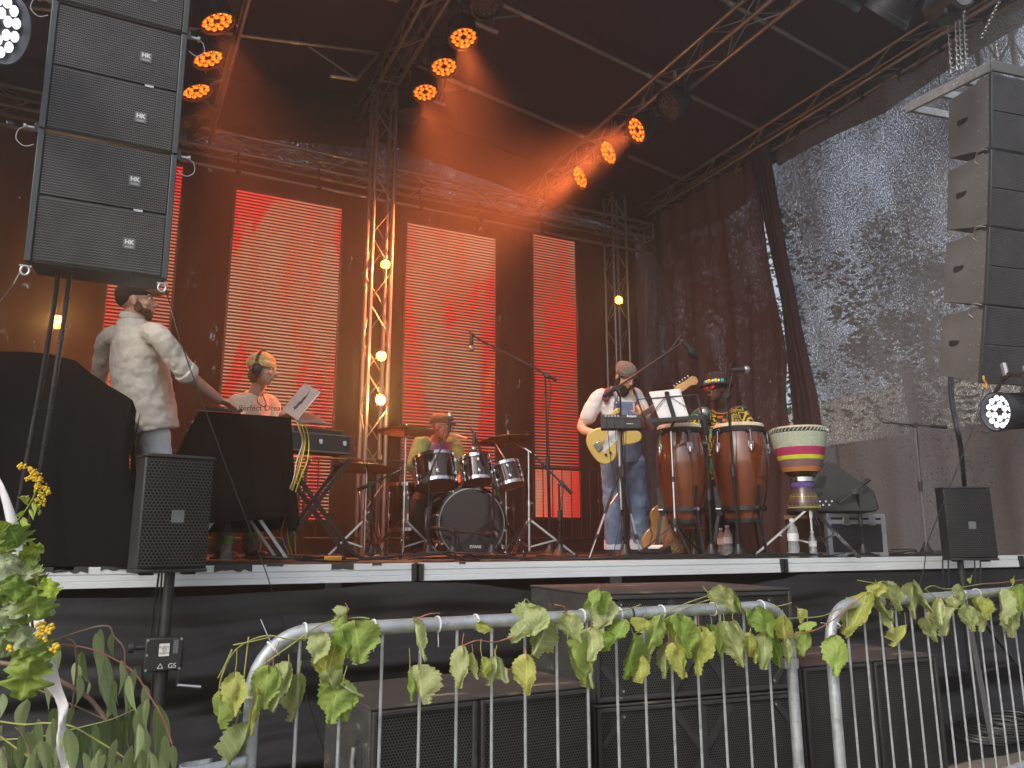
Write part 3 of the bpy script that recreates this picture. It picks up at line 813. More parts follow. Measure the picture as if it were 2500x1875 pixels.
MT['hair_fair'] = M('light_brown_hair', (.22, .13, .07), .7, 0, .35, 50, .5, 160, stretch=(1, 1, .2))
MT['tweed'] = M('grey_tweed', (.15, .125, .10), .95, 0, .3, 60, .5, 200)
MT['olive'] = M('olive_cap', (.13, .095, .05), .9, 0, .3, 30, .4, 200)
MT['green_cloth'] = M('green_sleeve', (.11, .25, .10), .85, 0, .15, 6, .3, 160)
MT['purple_cloth'] = M('purple_satin', (.16, .055, .16), .5, 0, .3, 6, .2, 100)
MT['purple_scarf'] = M('purple_patterned_scarf', (.14, .02, .05), .9, 0, .6, 60, .3, 100, col2=(.3, .1, .16))
def legs(t, J, mat, vox=.012, r=(.1, .075, .058, .05), crease=.02, hem=None):
    m = MB()
    hc = mid(J['hL'], J['hR'])
    m.ball(hc, (.17, .125, .13), 16, 10, (J['sd'], J['fc'], V((0, 0, 1))))
    for s_ in 'LR': limb(m, [J['h' + s_], J['k' + s_], J['a' + s_]], r)
    return fuse(wb(m, 'trousers', mat, t), vox, 4, crease)
def shoes(t, J, mat='shoe'):
    for s_ in 'LR':
        a = J['a' + s_]; d = V((J['td'].x, J['td'].y, 0)).normalized(); z = V((0, 0, 1))
        b = V((a.x, a.y, FZ))
        m = MB(); m.ball(b + d * .02 + z * .045, (.045, .07, .045), 12, 8, (d.cross(z), d, z)); m.ball(b + d * .11 + z * .03, (.046, .08, .032), 12, 8, (d.cross(z), d, z))
        m.box(b + d * .06 + z * .01, (.085, .26, .02), (d.cross(z), d, z))
        fuse(wb(m, 'shoe', mat, t), .009, 2)

# ================================================================ man in the linen shirt
def dj():
    d0 = 4.85
    base = P(372, 1368, d0); base.z = FZ
    t = wthing('person', 'man in a dark cap and rumpled beige linen shirt reaching to the covered table', 'person', base)
    fc = (RT * .75 + V((FW.x, FW.y, 0)) * .7).normalized(); sd = fc.cross(V((0, 0, 1)))
    J = dict(fc=fc, sd=sd, td=fc)
    sR, sL = P(392, 822, 4.66), P(262, 832, 4.98)
    eR, wR = P(452, 905, 4.72), P(532, 972, 4.92)
    eL, wL = P(243, 922, 5.1), P(300, 990, 5.35)
    neck, hc = P(322, 788, 4.85), P(334, 736, 4.86)
    pel = P(362, 1065, 4.86)
    J['hR'], J['hL'] = pel + sd * .085, pel - sd * .085
    J['aR'], J['aL'] = V(base) + sd * .11 + V((0, 0, .1)), V(base) - sd * .11 + V((0, 0, .1))
    J['kR'], J['kL'] = mid(J['hR'], J['aR'], .5) + fc * .02, mid(J['hL'], J['aL'], .5) + fc * .02
    look = (RT * .93 + V((FW.x, FW.y, 0)) * .3 + V((0, 0, .16))).normalized()
    m = MB()
    f, ax = head(m, hc, look, (0, 0, 1), 1.03)
    limb(m, [P(326, 800, 4.85), mid(neck, hc, .45)], [.068, .06])
    torso(m, [(pel, .15, .11), (mid(pel, neck, .3), .15, .12), (mid(pel, neck, .65), .16, .125), (mid(pel, neck, .88), .15, .1), (mid(pel, neck, 1.0), .07, .065)], fc)
    limb(m, [sR, eR, wR], [.055, .043, .029]); limb(m, [sL, eL, wL], [.055, .043, .029])
    hd = (P(560, 985, 5.0) - wR).normalized()
    hand(m, wR, hd, V((0, 0, -1)), .35, 1.05, 1); hand(m, wL, (P(290, 1000, 5.45) - wL), V((0, 0, -1)), .4, 1, -1)
    for s_ in 'LR': limb(m, [J['h' + s_], J['k' + s_], J['a' + s_]], [.08, .055, .04])
    fuse(wb(m, 'body', 'skin_a', t), .0065, 2)
    eyes(t, f, ax)
    m = MB()
    hem = P(366, 1052, 4.84); yoke = mid(neck, hem, .12)
    torso(m, [(hem, .205, .165), (mid(hem, neck, .15), .205, .17), (mid(hem, neck, .40), .205, .168), (mid(hem, neck, .66), .222, .158), (mid(hem, neck, .84), .20, .13), (mid(hem, neck, .96), .11, .1), (P(322, 777, 4.85), .078, .08)], fc, 24)
    limb(m, [mid(sR, neck, .35), sR, mid(sR, eR, .55), mid(sR, eR, 1.0)], [.068, .068, .066, .062])
    limb(m, [mid(sL, neck, .35), sL, mid(sL, eL, .6), eL], [.066, .066, .062, .056])
    fuse(wb(m, 'shirt', 'linen', t), .009, 2, .019)
    m = MB()
    ce = mid(eR, wR, .06); x, y, z = frame(wR - eR)
    m.lathe([(.046, -.03), (.068, -.03), (.071, .0), (.067, .03), (.046, .03)], 20, ce, (x, y, z), close=True)
    fuse(wb(m, 'rolled_cuff', 'linen', t), .008, 2, .012)
    m = MB(); m.lathe([(.072, -.02), (.078, .0), (.070, .022), (.062, .02), (.064, -.02)], 20, P(325, 772, 4.85), frame((hc - neck)), close=True)
    wb(m, 'collar', 'linen', t)
    legs(t, J, 'jean_white', .012, (.105, .085, .07, .062))
    shoes(t, J)
    # cap
    m = MB(); m.ball(f(0, -.014, .058), (.089, .108, .077), 20, 12, ax)
    m.ball(f(0, -.05, .03), (.083, .07, .06), 16, 10, ax)
    fuse(wb(m, 'cap', 'cap_brown', t), .008, 3)
    m = MB(); m.ball(f(0, .105, .052), (.07, .085, .009), 18, 6, ax)
    wb(m, 'cap_peak', 'cap_tan', t)
    m = MB(); m.ball(f(0, .036, -.066), (.060, .052, .038), 14, 8, ax); m.ball(f(0, .056, -.092), (.036, .031, .026), 10, 8, ax)
    for q in (-1, 1): m.ball(f(q * .062, .012, -.045), (.014, .028, .04), 8, 6, ax)
    m.ball(f(0, .088, -.05), (.03, .012, .006), 8, 5, ax)
    fuse(wb(m, 'beard', 'beard', t), .008, 2, .006)
dj()
# ================================================================ man in the yellow beanie
def beanie_man():
    base = P(560, 1362, 6.1); base.z = FZ
    t = wthing('person', 'man in a mustard knitted beanie and headphones behind the laptop', 'person', base)
    fc = (RT * .8 - V((FW.x, FW.y, 0)) * .45).normalized(); sd = fc.cross(V((0, 0, 1)))
    J = dict(fc=fc, sd=sd, td=fc)
    hc, neck = P(642, 902, 6.0), P(622, 962, 6.05)
    sR, sL = P(575, 992, 5.95), P(660, 992, 6.2)
    pel = P(575, 1170, 6.1)
    eR, eL = P(590, 1060, 5.85), P(672, 1050, 6.1); wR, wL = P(640, 1040, 5.65), P(690, 1010, 5.9)
    J['hR'], J['hL'] = pel + sd * .085, pel - sd * .085
    J['aR'], J['aL'] = V(base) + sd * .1 + V((0, 0, .1)), V(base) - sd * .1 + fc * .12 + V((0, 0, .1))
    J['kR'], J['kL'] = mid(J['hR'], J['aR']) + fc * .05, mid(J['hL'], J['aL']) + fc * .05
    look = (RT * .97 - V((FW.x, FW.y, 0)) * .1 + V((0, 0, -.08))).normalized()
    m = MB(); f, ax = head(m, hc, look, (0, 0, 1), 1.02, 1.08)
    limb(m, [neck + V((0, 0, -.05)), mid(neck, hc, .5)], [.062, .055])
    torso(m, [(pel, .14, .1), (mid(pel, neck, .5), .15, .11), (mid(pel, neck, .85), .15, .09), (neck, .06, .06)], fc)
    limb(m, [sR, eR, wR], [.05, .04, .028]); limb(m, [sL, eL, wL], [.05, .04, .028])
    hand(m, wR, RT * .8 + V((0, 0, -.2)), V((0, 0, -1)), .4); hand(m, wL, RT, V((0, 0, -1)), .4, 1, -1)
    fuse(wb(m, 'body', 'skin_b', t), .0075, 2); eyes(t, f, ax)
    m = MB()
    torso(m, [(mid(pel, neck, .02), .17, .14), (mid(pel, neck, .4), .165, .14), (mid(pel, neck, .72), .185, .14), (mid(pel, neck, .9), .16, .11), (mid(pel, neck, 1.02), .075, .075)], fc, 20)
    limb(m, [mid(sR, neck, .3), sR, mid(sR, eR, .8)], [.08, .082, .075]); limb(m, [mid(sL, neck, .3), sL, mid(sL, eL, .8)], [.08, .08, .07])
    fuse(wb(m, 'shirt', 'tee_cream', t), .010, 3, .018)
    legs(t, J, 'brown_cloth', .012, (.11, .10, .085, .08)); shoes(t, J)
    m = MB(); m.ball(f(0, -.02, .062), (.09, .108, .082), 20, 12, ax); m.ball(f(0, -.075, .055), (.07, .06, .07), 14, 8, ax)
    m.lathe([(.084, -.022), (.1, -.02), (.1, .022), (.086, .025)], 24, f(0, -.004, .03), (ax[0], ax[1], ax[2]), close=True)
    fuse(wb(m, 'beanie', 'knit', t), .008, 2, .006)
    m = MB(); m.ball(f(0, -.05, -.035), (.082, .06, .07), 14, 8, ax); m.ball(f(0, -.02, -.005), (.083, .05, .04), 14, 8, ax)
    fuse(wb(m, 'hair', 'hair_fair', t), .008, 2, .008)
    hp = wthing('headphones', 'black headphones worn over the mustard beanie', 'headphones', hc)
    m = MB(); arc = [f(math.sin(a) * .112, -.012, .02 + math.cos(a) * .128) for a in [(-1.35 + 2.7 * i / 16) for i in range(17)]]
    m.tube(arc, .012, 8, sq=.5); wb(m, 'headband', 'blackplastic', hp)
    for q in (-1, 1):
        m = MB(); m.ball(f(q * .098, -.008, -.012), (.024, .042, .048), 16, 10, ax); wb(m, 'ear_cup', 'blackplastic', hp)
    text_mesh('shirt_print', 'Perfect Dreamer', .06, P(650, 995, 5.82) - base, (RT, UP, -FW), 'brown_cloth', t, .001)
    m = MB(); c = catmull([f(-.06, .02, -.1), P(628, 975, 5.86), P(645, 992, 5.80), P(650, 985, 5.82), P(640, 960, 5.9)], 5)
    wb(m.tube(c, .004, 6), 'cord', 'cable', hp)
beanie_man()
# ================================================================ drummer
def drummer():
    base = P(1065, 1350, 7.4); base.z = FZ
    t = wthing('person', 'drummer in an olive flat cap with green and purple shirt behind the toms', 'person', base)
    fc = (RT * .55 - V((FW.x, FW.y, 0)) * .8).normalized(); sd = fc.cross(V((0, 0, 1)))
    J = dict(fc=fc, sd=sd, td=fc)
    hc, neck = P(1078, 1042, 7.1), P(1066, 1074, 7.2)
    sR, sL = P(1028, 1086, 7.15), P(1105, 1086, 7.35); pel = P(1062, 1215, 7.4)
    eR, eL = P(1010, 1145, 7.0), P(1125, 1150, 7.2); wR, wL = P(1045, 1192, 6.95), P(1120, 1175, 7.05)
    J['hR'], J['hL'] = pel + sd * .09, pel - sd * .09
    J['kR'], J['kL'] = P(1020, 1225, 7.05), P(1120, 1232, 7.1)
    J['aR'], J['aL'] = P(1015, 1330, 7.1), P(1125, 1330, 7.1)
    for k in ('aR', 'aL'): J[k].z = FZ + .1
    look = (RT * .9 - V((FW.x, FW.y, 0)) * .4 + V((0, 0, -.12))).normalized()
    m = MB(); f, ax = head(m, hc, look)
    limb(m, [neck, mid(neck, hc, .5)], [.06, .055])
    torso(m, [(pel, .15, .12), (mid(pel, neck, .5), .16, .13), (mid(pel, neck, .85), .15, .1), (neck, .06, .06)], fc)
    limb(m, [sR, eR, wR], [.052, .042, .03]); limb(m, [sL, eL, wL], [.052, .042, .03])
    hand(m, wR, RT * .5 - FW * .5, V((0, 0, -1)), .9); hand(m, wL, -RT * .2 - FW * .8, V((0, 0, -1)), .9, 1, -1)
    fuse(wb(m, 'body', 'skin_tan', t), .009, 2); eyes(t, f, ax)
    m = MB(); torso(m, [(mid(pel, neck, .0), .18, .15), (mid(pel, neck, .5), .175, .15), (mid(pel, neck, .85), .16, .12), (neck, .075, .075)], fc, 20)
    fuse(wb(m, 'shirt', 'purple_cloth', t), .011, 3, .018)
    for nm, s_, e in (('r', sR, eR), ('l', sL, eL)):
        m = MB(); limb(m, [mid(s_, neck, .15), s_, mid(s_, e, .85)], [.078, .085, .08]); fuse(wb(m, 'sleeve', 'green_cloth', t), .010, 3, .014)
    legs(t, J, 'black_cloth', .013, (.1, .085, .07, .06)); shoes(t, J)
    m = MB(); m.ball(f(0, -.01, .07), (.098, .115, .062), 20, 10, ax); m.ball(f(0, .085, .045), (.07, .055, .012), 14, 6, ax); m.ball(f(0, -.03, .05), (.09, .1, .05), 16, 8, ax)
    fuse(wb(m, 'flat_cap', 'olive', t), .008, 2, .008)
    m = MB()
    for q in (-1, 1):
        m.lathe([(.021, -.002), (.025, -.002), (.025, .002), (.021, .002)], 16, f(q * .032, .098, .004), (ax[0], ax[2], ax[1]), close=True)
        m.tube([f(q * .055, .095, .006), f(q * .078, .0, .004)], .002, 6)
    m.tube([f(-.01, .1, .006), f(.01, .1, .006)], .002, 6); wb(m, 'glasses', 'steel', t)
    fl = wthing('wooden_flute', 'tapered wooden pipe sticking out in front of the drummer mouth', 'flute', f(0, .12, -.06))
    a, b = f(0, .10, -.06), P(1140, 1070, 6.95)
    wb(MB().tube([a, b], [.02, .008], 12), 'pipe_body', 'cap_tan', fl)
drummer()
# ================================================================ guitarist
def guitarist():
    D = 6.9
    base = P(1528, 1356, D); base.z = FZ
    t = wthing('person', 'bearded guitarist in denim dungarees, white shirt and grey cap looking down', 'person', base)
    fc = (-V((FW.x, FW.y, 0)) + RT * .22).normalized(); sd = fc.cross(V((0, 0, 1)))
    J = dict(fc=fc, sd=sd, td=fc)
    hc, neck = P(1526, 920, 6.82), P(1514, 958, 6.92)
    sR, sL = P(1461, 972, 6.9), P(1553, 968, 6.95); pel = P(1520, 1128, 6.92)
    eR, eL = P(1420, 1045, 6.85), P(1580, 1040, 6.85); wR, wL = P(1476, 1062, 6.55), P(1572, 1018, 6.6)
    J['hR'], J['hL'] = pel + sd * .09, pel - sd * .09
    for s_, u in (('R', 1498), ('L', 1560)):
        J['k' + s_] = P(u, 1232, 6.85); J['a' + s_] = P(u + 2, 1335, 6.9); J['a' + s_].z = FZ + .09
    look = (-V((FW.x, FW.y, 0)) * .75 + RT * .45 + V((0, 0, -.62))).normalized()
    m = MB(); f, ax = head(m, hc, look, (0, 0, 1), 1.03)
    limb(m, [neck + V((0, 0, -.04)), mid(neck, hc, .4)], [.062, .056])
    torso(m, [(pel, .15, .11), (mid(pel, neck, .4), .15, .11), (mid(pel, neck, .75), .165, .115), (mid(pel, neck, .92), .14, .09), (neck, .06, .06)], fc)
    limb(m, [sR, eR, wR], [.055, .046, .03]); limb(m, [sL, eL, wL], [.055, .045, .03])
    hand(m, wR, (P(1500, 1072, 6.5) - wR), -FW * -1, .6, 1, 1)
    hand(m, wL, (UP * .8 - RT * .3), -RT * .2 + FW * .9, 1.0, 1, -1)
    fuse(wb(m, 'body', 'skin_b', t), .0075, 2); eyes(t, f, ax)
    m = MB(); torso(m, [(mid(pel, neck, .15), .17, .135), (mid(pel, neck, .5), .175, .135), (mid(pel, neck, .8), .19, .13), (mid(pel, neck, .95), .16, .1), (neck + V((0, 0, .02)), .08, .08)], fc, 20)
    limb(m, [mid(sR, neck, .3), sR, mid(sR, eR, .62)], [.066, .070, .076]); limb(m, [mid(sL, neck, .3), sL, mid(sL, eL, .62)], [.066, .068, .07])
    fuse(wb(m, 'shirt', 'tee', t), .010, 3, .02)
    legs(t, J, 'denim', .012, (.118, .10, .088, .085), .022); shoes(t, J)
    for s_ in 'LR':
        a = J['a' + s_]; m = MB(); m.lathe([(.07, -.03), (.094, -.03), (.096, .0), (.094, .055), (.07, .055)], 20, a, close=True); wb(m, 'turn_up', 'denim_in', t)
    # bib with straps
    m = MB()
    ctr = mid(pel, neck, .55) + fc * .06
    torso(m, [(mid(pel, neck, .0), .172, .142), (mid(pel, neck, .3), .172, .146), (mid(pel, neck, .45), .15, .148)], fc, 20)
    m.prism([(-.13, -.1), (.13, -.1), (.115, .16), (-.115, .16)], mid(pel, neck, .6) + fc * .128 + V((0, 0, -.02)), sd, V((0, 0, 1)), fc, .03)
    fuse(wb(m, 'bib', 'denim', t), .009, 2, .008)
    for q in (-1, 1):
        m = MB(); top = mid(pel, neck, .96)
        c = catmull([mid(pel, neck, .78) + fc * .152 + sd * (q * .1), mid(pel, neck, .9) + fc * .14 + sd * (q * .1), top + sd * (q * .095) + fc * .03 + V((0, 0, .05)), top + sd * (q * .08) - fc * .09], 5)
        m.tube(c, .022, 8, sq=.3, up=sd); wb(m, 'strap', 'denim', t)
        wb(MB().ball(mid(pel, neck, .79) + fc * .172 + sd * (q * .1), .013, 10, 6), 'button', 'chrome', t)
    m = MB(); m.box(mid(pel, neck, .62) + fc * .166, (.12, .012, .1), (sd, fc, V((0, 0, 1)))); wb(m, 'bib_pocket', 'denim', t)
    m = MB(); m.ball(f(0, -.014, .058), (.092, .112, .07), 20, 12, ax); m.lathe([(.08, -.02), (.1, -.02), (.1, .022), (.085, .026)], 24, f(0, -.002, .035), ax, close=True)
    fuse(wb(m, 'cap', 'tweed', t), .008, 2, .008)
    m = MB(); m.ball(f(0, .045, -.072), (.06, .052, .05), 14, 8, ax); m.ball(f(0, .065, -.115), (.042, .035, .05), 12, 8, ax)
    for q in (-1, 1): m.ball(f(q * .066, .01, -.045), (.016, .03, .045), 8, 6, ax)
    fuse(wb(m, 'beard', 'beard_dark', t), .008, 2, .008)
    m = MB()
    for q in (-1, 1):
        m.lathe([(.02, -.002), (.024, -.002), (.024, .002), (.02, .002)], 16, f(q * .032, .1, .004), (ax[0], ax[2], ax[1]), close=True)
        m.tube([f(q * .055, .095, .006), f(q * .08, .0, .004)], .0025, 6)
    wb(m, 'glasses', 'blackmetal', t)
    m = MB(); m.ball(P(1487, 958, 6.82), (.05, .045, .04), 12, 8); m.ball(P(1478, 972, 6.8), (.035, .03, .04), 10, 8); m.lathe([(.07, -.02), (.085, 0), (.07, .025), (.05, 0)], 16, neck + V((0, 0, .02)), close=True)
    fuse(wb(m, 'neck_scarf', 'purple_scarf', t), .009, 2, .015)
    # ---------------- guitar
    a, b = P(1492, 1068, 6.50), P(1672, 942, 6.42)
    x = (b - a).normalized(); n = (-FW * 1.0 + UP * .12); n = (n - x * n.dot(x)).normalized(); y = n.cross(x)
    g_ = thing('electric_guitar', 'cream yellow offset electric guitar held by the man in dungarees', 'guitar', a, (x, y, n))
    out = [(-.20, -.02), (-.185, .07), (-.13, .125), (-.05, .12), (.0, .095), (.06, .10), (.12, .15), (.17, .155), (.185, .12), (.15, .06), (.14, .02), (.15, -.02), (.19, -.07), (.20, -.12), (.165, -.15), (.10, -.135), (.04, -.105), (-.02, -.12), (-.09, -.155), (-.16, -.145), (-.195, -.09)]
    poly = [(p.x, p.y) for p in catmull([(q[0], q[1], 0) for q in out + out[:1]], 4)[:-1]]
    poly = [(p[0] * 1.08, p[1] * 1.08) for p in poly]
    MT['cream_lacquer'] = M('cream_lacquer', (.66, .47, .13), .22, 0, .05, 4, 0, coat=.6)
    MT['maple'] = M('maple_neck', (.60, .34, .14), .35, 0, .12, 8, .05, coat=.3)
    MT['rosewood'] = M('rosewood', (.04, .025, .02), .5, 0, .2, 20, .1)
    MB().prism(poly, (0, 0, -.022), (1, 0, 0), (0, 1, 0), (0, 0, 1), .04).build('guitar_body', 'cream_lacquer', g_, bevel=.008)
    MB().prism([(-.12, -.07), (-.02, -.055), (.08, -.04), (.12, -.02), (.12, .05), (.02, .055), (-.06, .0), (-.12, -.03)], (0, 0, .0185), (1, 0, 0), (0, 1, 0), (0, 0, 1), .003).build('pickguard', 'white', g_)
    MB().bb(.1, .64, -.024, .024, .004, .022).build('neck', 'maple', g_, bevel=.004)
    MB().bb(.1, .62, -.023, .023, .0225, .027).build('fretboard', 'rosewood', g_)
    for i in range(18):
        MB().bb(.62 - .5 * (1 - .944 ** i) * 1.6, .6218 - .5 * (1 - .944 ** i) * 1.6, -.023, .023, .0271, .0295).build('fret', 'chrome', g_)
    hp_ = [(.62, -.022), (.66, -.03), (.78, -.028), (.82, -.05), (.85, -.035), (.855, .005), (.83, .03), (.76, .028), (.68, .036), (.62, .022)]
    MB().prism(hp_, (0, 0, -.002), (1, 0, 0), (0, 1, 0), (0, 0, 1), .016).build('headstock', 'maple', g_, bevel=.003)
    for i in range(6): MB().ball((.67 + i * .027, .046, .006), (.008, .012, .006), 8, 6).build('tuning_peg', 'chrome', g_)
    for i, yy in enumerate((-.018, -.011, -.004, .003, .010, .017)): MB().tube([(-.14, yy, .032), (.68, yy * .8, .03)], .0008, 4).build('string', 'steel', g_)
    for xx in (-.02, .06): MB().bb(xx, xx + .022, -.04, .035, .02, .03).build('pickup', 'white', g_, bevel=.004)
    MB().bb(-.16, -.1, -.035, .035, .0215, .032).build('bridge', 'chrome', g_, bevel=.003)
    for xx, yy in ((-.08, -.1), (-.12, -.09)): MB().lathe([(.011, .02), (.011, .034), (.008, .036)], 12, (xx, yy, 0)).build('knob', 'blackplastic', g_)
    st = catmull([P(1548, 1008, 6.46), P(1546, 985, 6.62), P(1543, 962, 6.74), P(1541, 948, 6.84), P(1543, 948, 6.98), P(1540, 975, 7.1)], 5)
    wb(MB().tube(st, .028, 8, sq=.15, up=sd), 'guitar_strap', 'cream_lacquer', t)
guitarist()
# ================================================================ conga player
def patterned(name):
    m, nt, b, o = new_mat(name)
    vec = coords(nt, (1, 1, 1))
    w = nd(nt, 'ShaderNodeTexVoronoi'); w.distance = 'CHEBYCHEV'; w.inputs['Scale'].default_value = 9; nt.links.new(vec, w.inputs['Vector'])
    s_ = mth(nt, 'FRACT', mth(nt, 'MULTIPLY', w.outputs['Distance'], 5.))
    k = mth(nt, 'LESS_THAN', s_, .55)
    big = nd(nt, 'ShaderNodeTexVoronoi'); big.inputs['Scale'].default_value = 4.5; nt.links.new(vec, big.inputs['Vector'])
    sep = nd(nt, 'ShaderNodeSeparateColor'); nt.links.new(big.outputs['Color'], sep.inputs[0])
    colr = ramp(nt, sep.outputs[0], [(0., (.5, .33, .03)), (.62, (.5, .33, .03)), (.64, (.16, .03, .12)), (.8, (.16, .03, .12)), (.82, (.04, .22, .12)), (.92, (.04, .22, .12)), (.94, (.5, .09, .03))])
    for n_ in nt.nodes:
        if n_.type == 'VALTORGB': n_.color_ramp.interpolation = 'CONSTANT'
    c = mixc(nt, k, colr, (.012, .01, .012)); nt.links.new(c, b.inputs['Base Color']); b.inputs['Roughness'].default_value = .9
    return m
MT['wax_print'] = patterned('african_wax_print_cloth')
def conga_player():
    D = 7.0
    base = P(1758, 1352, D); base.z = FZ
    t = wthing('person', 'conga player in a black hat, red sunglasses and bright patterned shirt', 'person', base)
    fc = (-V((FW.x, FW.y, 0)) - RT * .25).normalized(); sd = fc.cross(V((0, 0, 1)))
    J = dict(fc=fc, sd=sd, td=fc)
    hc, neck = P(1748, 952, 6.9), P(1762, 1000, 7.0); pel = P(1760, 1160, 7.05)
    sR, sL = P(1707, 1022, 6.95), P(1812, 1018, 7.05)
    eR, eL = P(1682, 1078, 6.85), P(1830, 1078, 6.9); wR, wL = P(1672, 1046, 6.55), P(1795, 1046, 6.5)
    J['hR'], J['hL'] = pel + sd * .09, pel - sd * .09
    for s_, u in (('R', 1738), ('L', 1775)):
        J['k' + s_] = P(u, 1255, 6.95); J['a' + s_] = P(u, 1345, 7.0); J['a' + s_].z = FZ + .09
    look = (-V((FW.x, FW.y, 0)) * .62 - RT * .8 + V((0, 0, -.02))).normalized()
    m = MB(); f, ax = head(m, hc, look, (0, 0, 1), 1.02)
    limb(m, [neck + V((0, 0, -.04)), mid(neck, hc, .4)], [.06, .056])
    torso(m, [(pel, .15, .11), (mid(pel, neck, .5), .15, .11), (mid(pel, neck, .85), .15, .1), (neck, .06, .06)], fc)
    limb(m, [sR, eR, wR], [.052, .042, .03]); limb(m, [sL, eL, wL], [.052, .042, .03])
    hand(m, wR, -FW * .8 + RT * .1, V((0, 0, -1)), .3); hand(m, wL, -FW * .8 - RT * .2, V((0, 0, -1)), .3, 1, -1)
    fuse(wb(m, 'body', 'skin_dark', t), .0075, 2); eyes(t, f, ax)
    m = MB(); torso(m, [(mid(pel, neck, -.05), .185, .15), (mid(pel, neck, .5), .18, .145), (mid(pel, neck, .85), .175, .125), (mid(pel, neck, .97), .11, .09)], fc, 20)
    limb(m, [mid(sR, neck, .25), sR, mid(sR, eR, .95)], [.078, .082, .08]); limb(m, [mid(sL, neck, .25), sL, mid(sL, eL, .95)], [.078, .082, .08])
    fuse(wb(m, 'shirt', 'wax_print', t), .010, 3, .02)
    m = MB(); m.prism([(-.05, .1), (.05, .1), (.035, -.12), (-.02, -.16)], mid(pel, neck, .8) + fc * .128, sd, V((0, 0, 1)), fc, .02); fuse(wb(m, 'undershirt', 'black_cloth', t), .008, 2)
    legs(t, J, 'black_cloth', .013, (.1, .085, .075, .07)); shoes(t, J)
    m = MB(); m.lathe([(.086, .015), (.096, .02), (.1, .06), (.095, .105), (.07, .128), (.02, .135)], 28, f(0, -.008, .02), ax)
    m.lathe([(.08, .0), (.125, -.004), (.148, -.012), (.148, -.006), (.12, .008), (.08, .014)], 32, f(0, -.008, .035), ax, close=True)
    fuse(wb(m, 'hat', 'cap_brown', t), .007, 2)
    cols = [('hat_yellow', (.7, .45, .05)), ('hat_white', (.8, .8, .75)), ('hat_teal', (.03, .35, .32))]
    for n_, c_ in cols: MT[n_] = M(n_, c_, .7, 0, .05, 10, 0)
    for i, (a, mt, w_) in enumerate(((-.9, 'hat_white', .01), (-.62, 'hat_yellow', .018), (-.35, 'hat_white', .011), (.0, 'hat_yellow', .022), (.28, 'hat_white', .011), (.62, 'hat_teal', .028), (.95, 'hat_white', .011), (-1.25, 'hat_teal', .02))):
        d = ax[1] * math.cos(a) + ax[0] * math.sin(a)
        wb(MB().ball(f(0, -.008, .062) + d * .1, (w_, .008, .014 if w_ < .012 else .02), 8, 6, (d.cross(ax[2]), d, ax[2])), 'hat_badge', mt, t)
    MT['red_lens'] = M('red_mirror_lens', (.6, .04, .03), .1, .3, .1, 10, 0)
    m = MB()
    for q in (-1, 1): m.ball(f(q * .034, .098, .006), (.028, .008, .021), 12, 8, ax)
    wb(m, 'sunglass_lenses', 'red_lens', t)
    m = MB()
    for q in (-1, 1): m.bar(f(q * .062, .09, .012), f(q * .084, -.01, .008), .004, .013)
    m.bar(f(-.062, .1, .024), f(.062, .1, .024), .006, .006); wb(m, 'sunglass_frame', 'blackplastic', t)
    MT['bead'] = M('orange_beads', (.6, .14, .02), .3, 0, .1, 10, 0)
    m = MB()
    for i in range(14):
        a = -1.3 + 2.6 * i / 13; m.ball(mid(pel, neck, .98) + fc * (.09 + .03 * math.cos(a)) + sd * (.085 * math.sin(a)) + V((0, 0, -.05 * math.cos(a))), .009, 8, 6)
    m.ball(mid(pel, neck, .78) + fc * .155 - sd * .02, .02, 10, 8); wb(m, 'necklace', 'bead', t)
    for k, (uu, vv, mt, a, b) in enumerate(((1752, 1040, 'hat_yellow', .03, .05), (1738, 1055, 'hat_teal', .04, .04), (1758, 1020, 'bead', .05, .02))):
        wb(MB().box(P(uu, vv, 6.8), (a, .01, b), (RT, FW, UP)), 'shirt_panel', mt, t, bevel=.003)
conga_player()
# ================================================================ STAGE GEAR
def floor_pt(u, d, v=1355):
    p = P(u, v, d); p.z = FZ; return p
MT['amber_shell'] = M('sunburst_lacquered_wood', (.13, .030, .010), .16, 0, .35, 5, 0, coat=1., col2=(.22, .06, .018), stretch=(1, 1, .25))
MT['black_lacquer'] = M('black_lacquer', (.014, .011, .012), .12, 0, .2, 4, 0, coat=1.)
MT['drum_skin'] = M('drum_skin', (.62, .52, .36), .6, 0, .12, 9, .1)
MT['resonant_skin'] = M('amber_resonant_skin', (.30, .17, .09), .4, 0, .12, 9, .05)
MT['bronze'] = M('cymbal_bronze', (.13, .08, .045), .3, .9, .2, 30, .1, 200)
MT['black_head'] = M('glossy_black_drum_head', (.02, .02, .024), .10, 0, .1, 4, 0, coat=.8)
def hoop(m, r, z, c=(0, 0, 0), ax=None, h=.02, t=.008, n=32):
    m.lathe([(r - t * .3, z - h), (r + t, z - h), (r + t, z + h), (r - t * .3, z + h)], n, c, ax, close=True)
